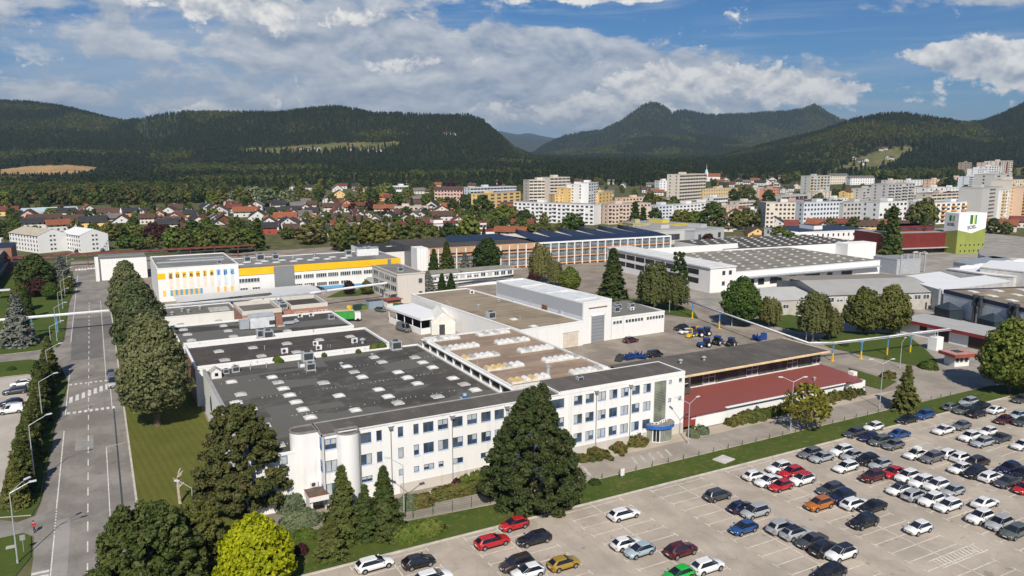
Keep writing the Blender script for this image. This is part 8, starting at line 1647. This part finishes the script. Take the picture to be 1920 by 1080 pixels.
for (ua, ub), (va, vb), n, zn in ZN:
    k = 0; tries = 0
    while k < n and tries < 4000:
        tries += 1; u = R.uniform(ua, ub); v = vb - (vb - va) * R.random() ** 1.0; p = PT(u, v)
        if free(p.x, p.y, 1.5): ttree(R.choice(['round green', 'olive', 'olive', 'dark green', 'dark green', 'dark pointed', 'yellowish', 'olive'] + (['copper red'] if R.random() < .3 else [])), u, v, R.uniform(5.5, 10.5) if zn != 'edge' else R.uniform(9, 15), R.uniform(.95, 1.3), zn, p); TOWN.append((p.x, p.y, 2)); k += 1
ZT = {'town': 'between houses and works', 'estate': 'in the gardens of the housing estate', 'slope': 'among the houses on the slope', 'flats': 'among the blocks of flats', 'edge': 'before the woods'}
ZG = defaultdict(list)
for u, v, kd, zn, t in TL: ZG[(kd, zn)].append((u, t))
for (kd, zn), l in ZG.items():
    l.sort(key=lambda q: q[0])
    for i, (u, t) in enumerate(l): tag(t, '%s tree %s%s' % (kd, ZT[zn], ', %s from the left' % ORD[i] if 1 < len(l) <= len(ORD) else ''), 'tree', 'trees of the town')
# --- the woods: every tree geometry, scattered over the land
def woods():
    protos = [spruce(18, .5, 3.6, 520, 1.5, L_FS, 11, .4), spruce(16, .5, 3.2, 420, 1.5, L_FS2, 10, .4), ltree(560, 1.7, L_FB, 15, 1, 5.2, 18), ltree(560, 1.7, L_FB2, 14, 1, 5.0, 18), ltree(480, 1.7, L_FB3, 13, 1, 4.8, 16)]
    pos = [inst('wood_tree', m_) for m_ in protos]; coll = bpy.data.collections.new('wood_kinds')
    for o in pos: COL.objects.unlink(o); coll.objects.link(o)
    pts = []; 
    def scat(d0, d1, sp, seed):
        r_ = np.random.default_rng(seed); t0, t1 = -.80, .80; area = (t1 - t0) * .5 * (d1 ** 2 - d0 ** 2); n = int(area / sp ** 2)
        d = np.sqrt(r_.uniform(d0 ** 2, d1 ** 2, n)); t = r_.uniform(t0, t1, n); x = d * FX + d * t * RX; y = d * FY + d * t * RY; z = TZ(x, y); return np.column_stack([x, y, z, d, t])
    A = np.vstack([scat(760, 1300, 8.0, 1), scat(1300, 2000, 9.0, 2), scat(2000, 3250, 7.4, 3), scat(3250, 4300, 12, 4), scat(4300, 5700, 14, 5)])
    x, y, z, d, t = A.T; u, v = uv_of(x, y, z); k = field_of(x, y, z); keep = (k < 0) | ((k == 3) & (rng.random(len(x)) < .35)) | ((k <= 1) & (k >= 0) & (rng.random(len(x)) < .014))
    # where the town ends and the wood begins
    start = np.interp(u, [-400, 0, 200, 420, 440, 560, 760, 980, 1100, 1240, 1300, 1420, 1470, 1520, 1640, 1680, 1760, 1800, 1960, 2400], [800, 790, 800, 830, 980, 1080, 1130, 1180, 1220, 1150, 1280, 1330, 1200, 1380, 1400, 1200, 1150, 1400, 1480, 1500])
    keep &= d > start + rng.uniform(-25, 25, len(x)); low = d < 1900
    cl = vnoise(x / 60, y / 60, 9); keep &= ~(low & (d < start + 200) & (cl < .22))
    for a, b, r in [q for q in TOWN if math.hypot(q[0], q[1]) > 780]: keep &= (x - a) ** 2 + (y - b) ** 2 > (r + 2) ** 2
    x, y, z, d, u = [q[keep] for q in (x, y, z, d, u)]; n = len(x)
    con = vnoise(x / 170, y / 170, 6) + .25 * rng.random(n) + np.where((d > 900) & (d < 2000), .12, 0) + np.where(u > 1350, -.06, .03) + np.where(d > 2000, .10, 0) + np.where((d < 1010) & (u < 430), -.5, 0)
    idx = np.where(con > .58, rng.choice([0, 1], n), rng.choice([2, 3, 4], n, p=[.45, .35, .2])); sc = rng.uniform(.72, 1.15, n) * np.where(d > 3300, 1.1, np.where(d > 1950, .68, 1.0)) * np.where((u > -40) & (u < 215) & (d > 1200) & (d < 1640), .55, 1.0) * np.where(d < 1000, 1.1, 1)
    me = bpy.data.meshes.new('woods'); me.vertices.add(n); me.vertices.foreach_set('co', np.column_stack([x, y, z - .3]).astype(np.float32).ravel())
    for nm, ty, arr in (('kind_index', 'INT', idx.astype(np.int32)), ('size', 'FLOAT', sc.astype(np.float32)), ('turn', 'FLOAT', rng.uniform(0, 6.28, n).astype(np.float32))):
        at = me.attributes.new(nm, ty, 'POINT'); at.data.foreach_set('value', arr)
    o = inst('woods', me); tag(o, 'dark mixed forest covering the hills and the valley edge', 'forest', None, 'stuff')
    g = bpy.data.node_groups.new('woods', 'GeometryNodeTree'); g.interface.new_socket('Geometry', in_out='INPUT', socket_type='NodeSocketGeometry'); g.interface.new_socket('Geometry', in_out='OUTPUT', socket_type='NodeSocketGeometry')
    N = g.nodes.new; K = g.links.new; gi, go = N('NodeGroupInput'), N('NodeGroupOutput'); ci = N('GeometryNodeCollectionInfo'); ci.inputs[0].default_value = coll; ci.inputs['Separate Children'].default_value = True; ci.inputs['Reset Children'].default_value = True
    ip = N('GeometryNodeInstanceOnPoints'); K(gi.outputs[0], ip.inputs['Points']); K(ci.outputs[0], ip.inputs['Instance']); ip.inputs['Pick Instance'].default_value = True
    def attr(nm, ty): q = N('GeometryNodeInputNamedAttribute'); q.data_type = ty; q.inputs[0].default_value = nm; return q
    K(attr('kind_index', 'INT').outputs[0], ip.inputs['Instance Index']); cx = N('ShaderNodeCombineXYZ'); K(attr('turn', 'FLOAT').outputs[0], cx.inputs[2]); K(cx.outputs[0], ip.inputs['Rotation']); K(attr('size', 'FLOAT').outputs[0], ip.inputs['Scale'])
    K(ip.outputs[0], go.inputs[0]); md = o.modifiers.new('woods', 'NODES'); md.node_group = g
    print('woods', n)
L_FS = LV('wood_spruce', (.018, .031, .015), (.031, .045, .020), (.038, .045, .021), trans=.1, inst_var=.5); L_FS2 = LV('wood_fir', (.020, .035, .014), (.036, .052, .019), (.046, .048, .021), trans=.1, inst_var=.5)  # wood leaf colours lowered: the hills' cloud shadow is put into them
L_FB = LV('wood_beech', (.036, .057, .014), (.064, .086, .021), (.075, .078, .026), trans=.2, inst_var=.5); L_FB2 = LV('wood_oak', (.048, .056, .015), (.080, .080, .024), (.096, .074, .028), trans=.2, inst_var=.5); L_FB3 = LV('wood_maple', (.075, .105, .016), (.135, .155, .026), (.115, .11, .026), trans=.2, inst_var=.5)
woods()
# ---------------------------------------------------------------- the air
def haze():
    mb = MB(); mb.box(-17600, 17600, -17600, 17600, -3.5, 900); me = mb.mesh('haze', [])
    mt = bpy.data.materials.new('haze_air'); mt.use_nodes = True; nt = mt.node_tree; nt.nodes.clear(); o = nt.nodes.new('ShaderNodeOutputMaterial'); v = nt.nodes.new('ShaderNodeVolumePrincipled')
    v.inputs['Color'].default_value = (.58, .79, 1.0, 1); v.inputs['Density'].default_value = 6.0e-5; v.inputs['Anisotropy'].default_value = .2; nt.links.new(v.outputs[0], o.inputs['Volume'])
    me.materials.append(mt); tag(inst('haze', me), 'thin blue air over the valley', 'haze', None, 'stuff')
haze()
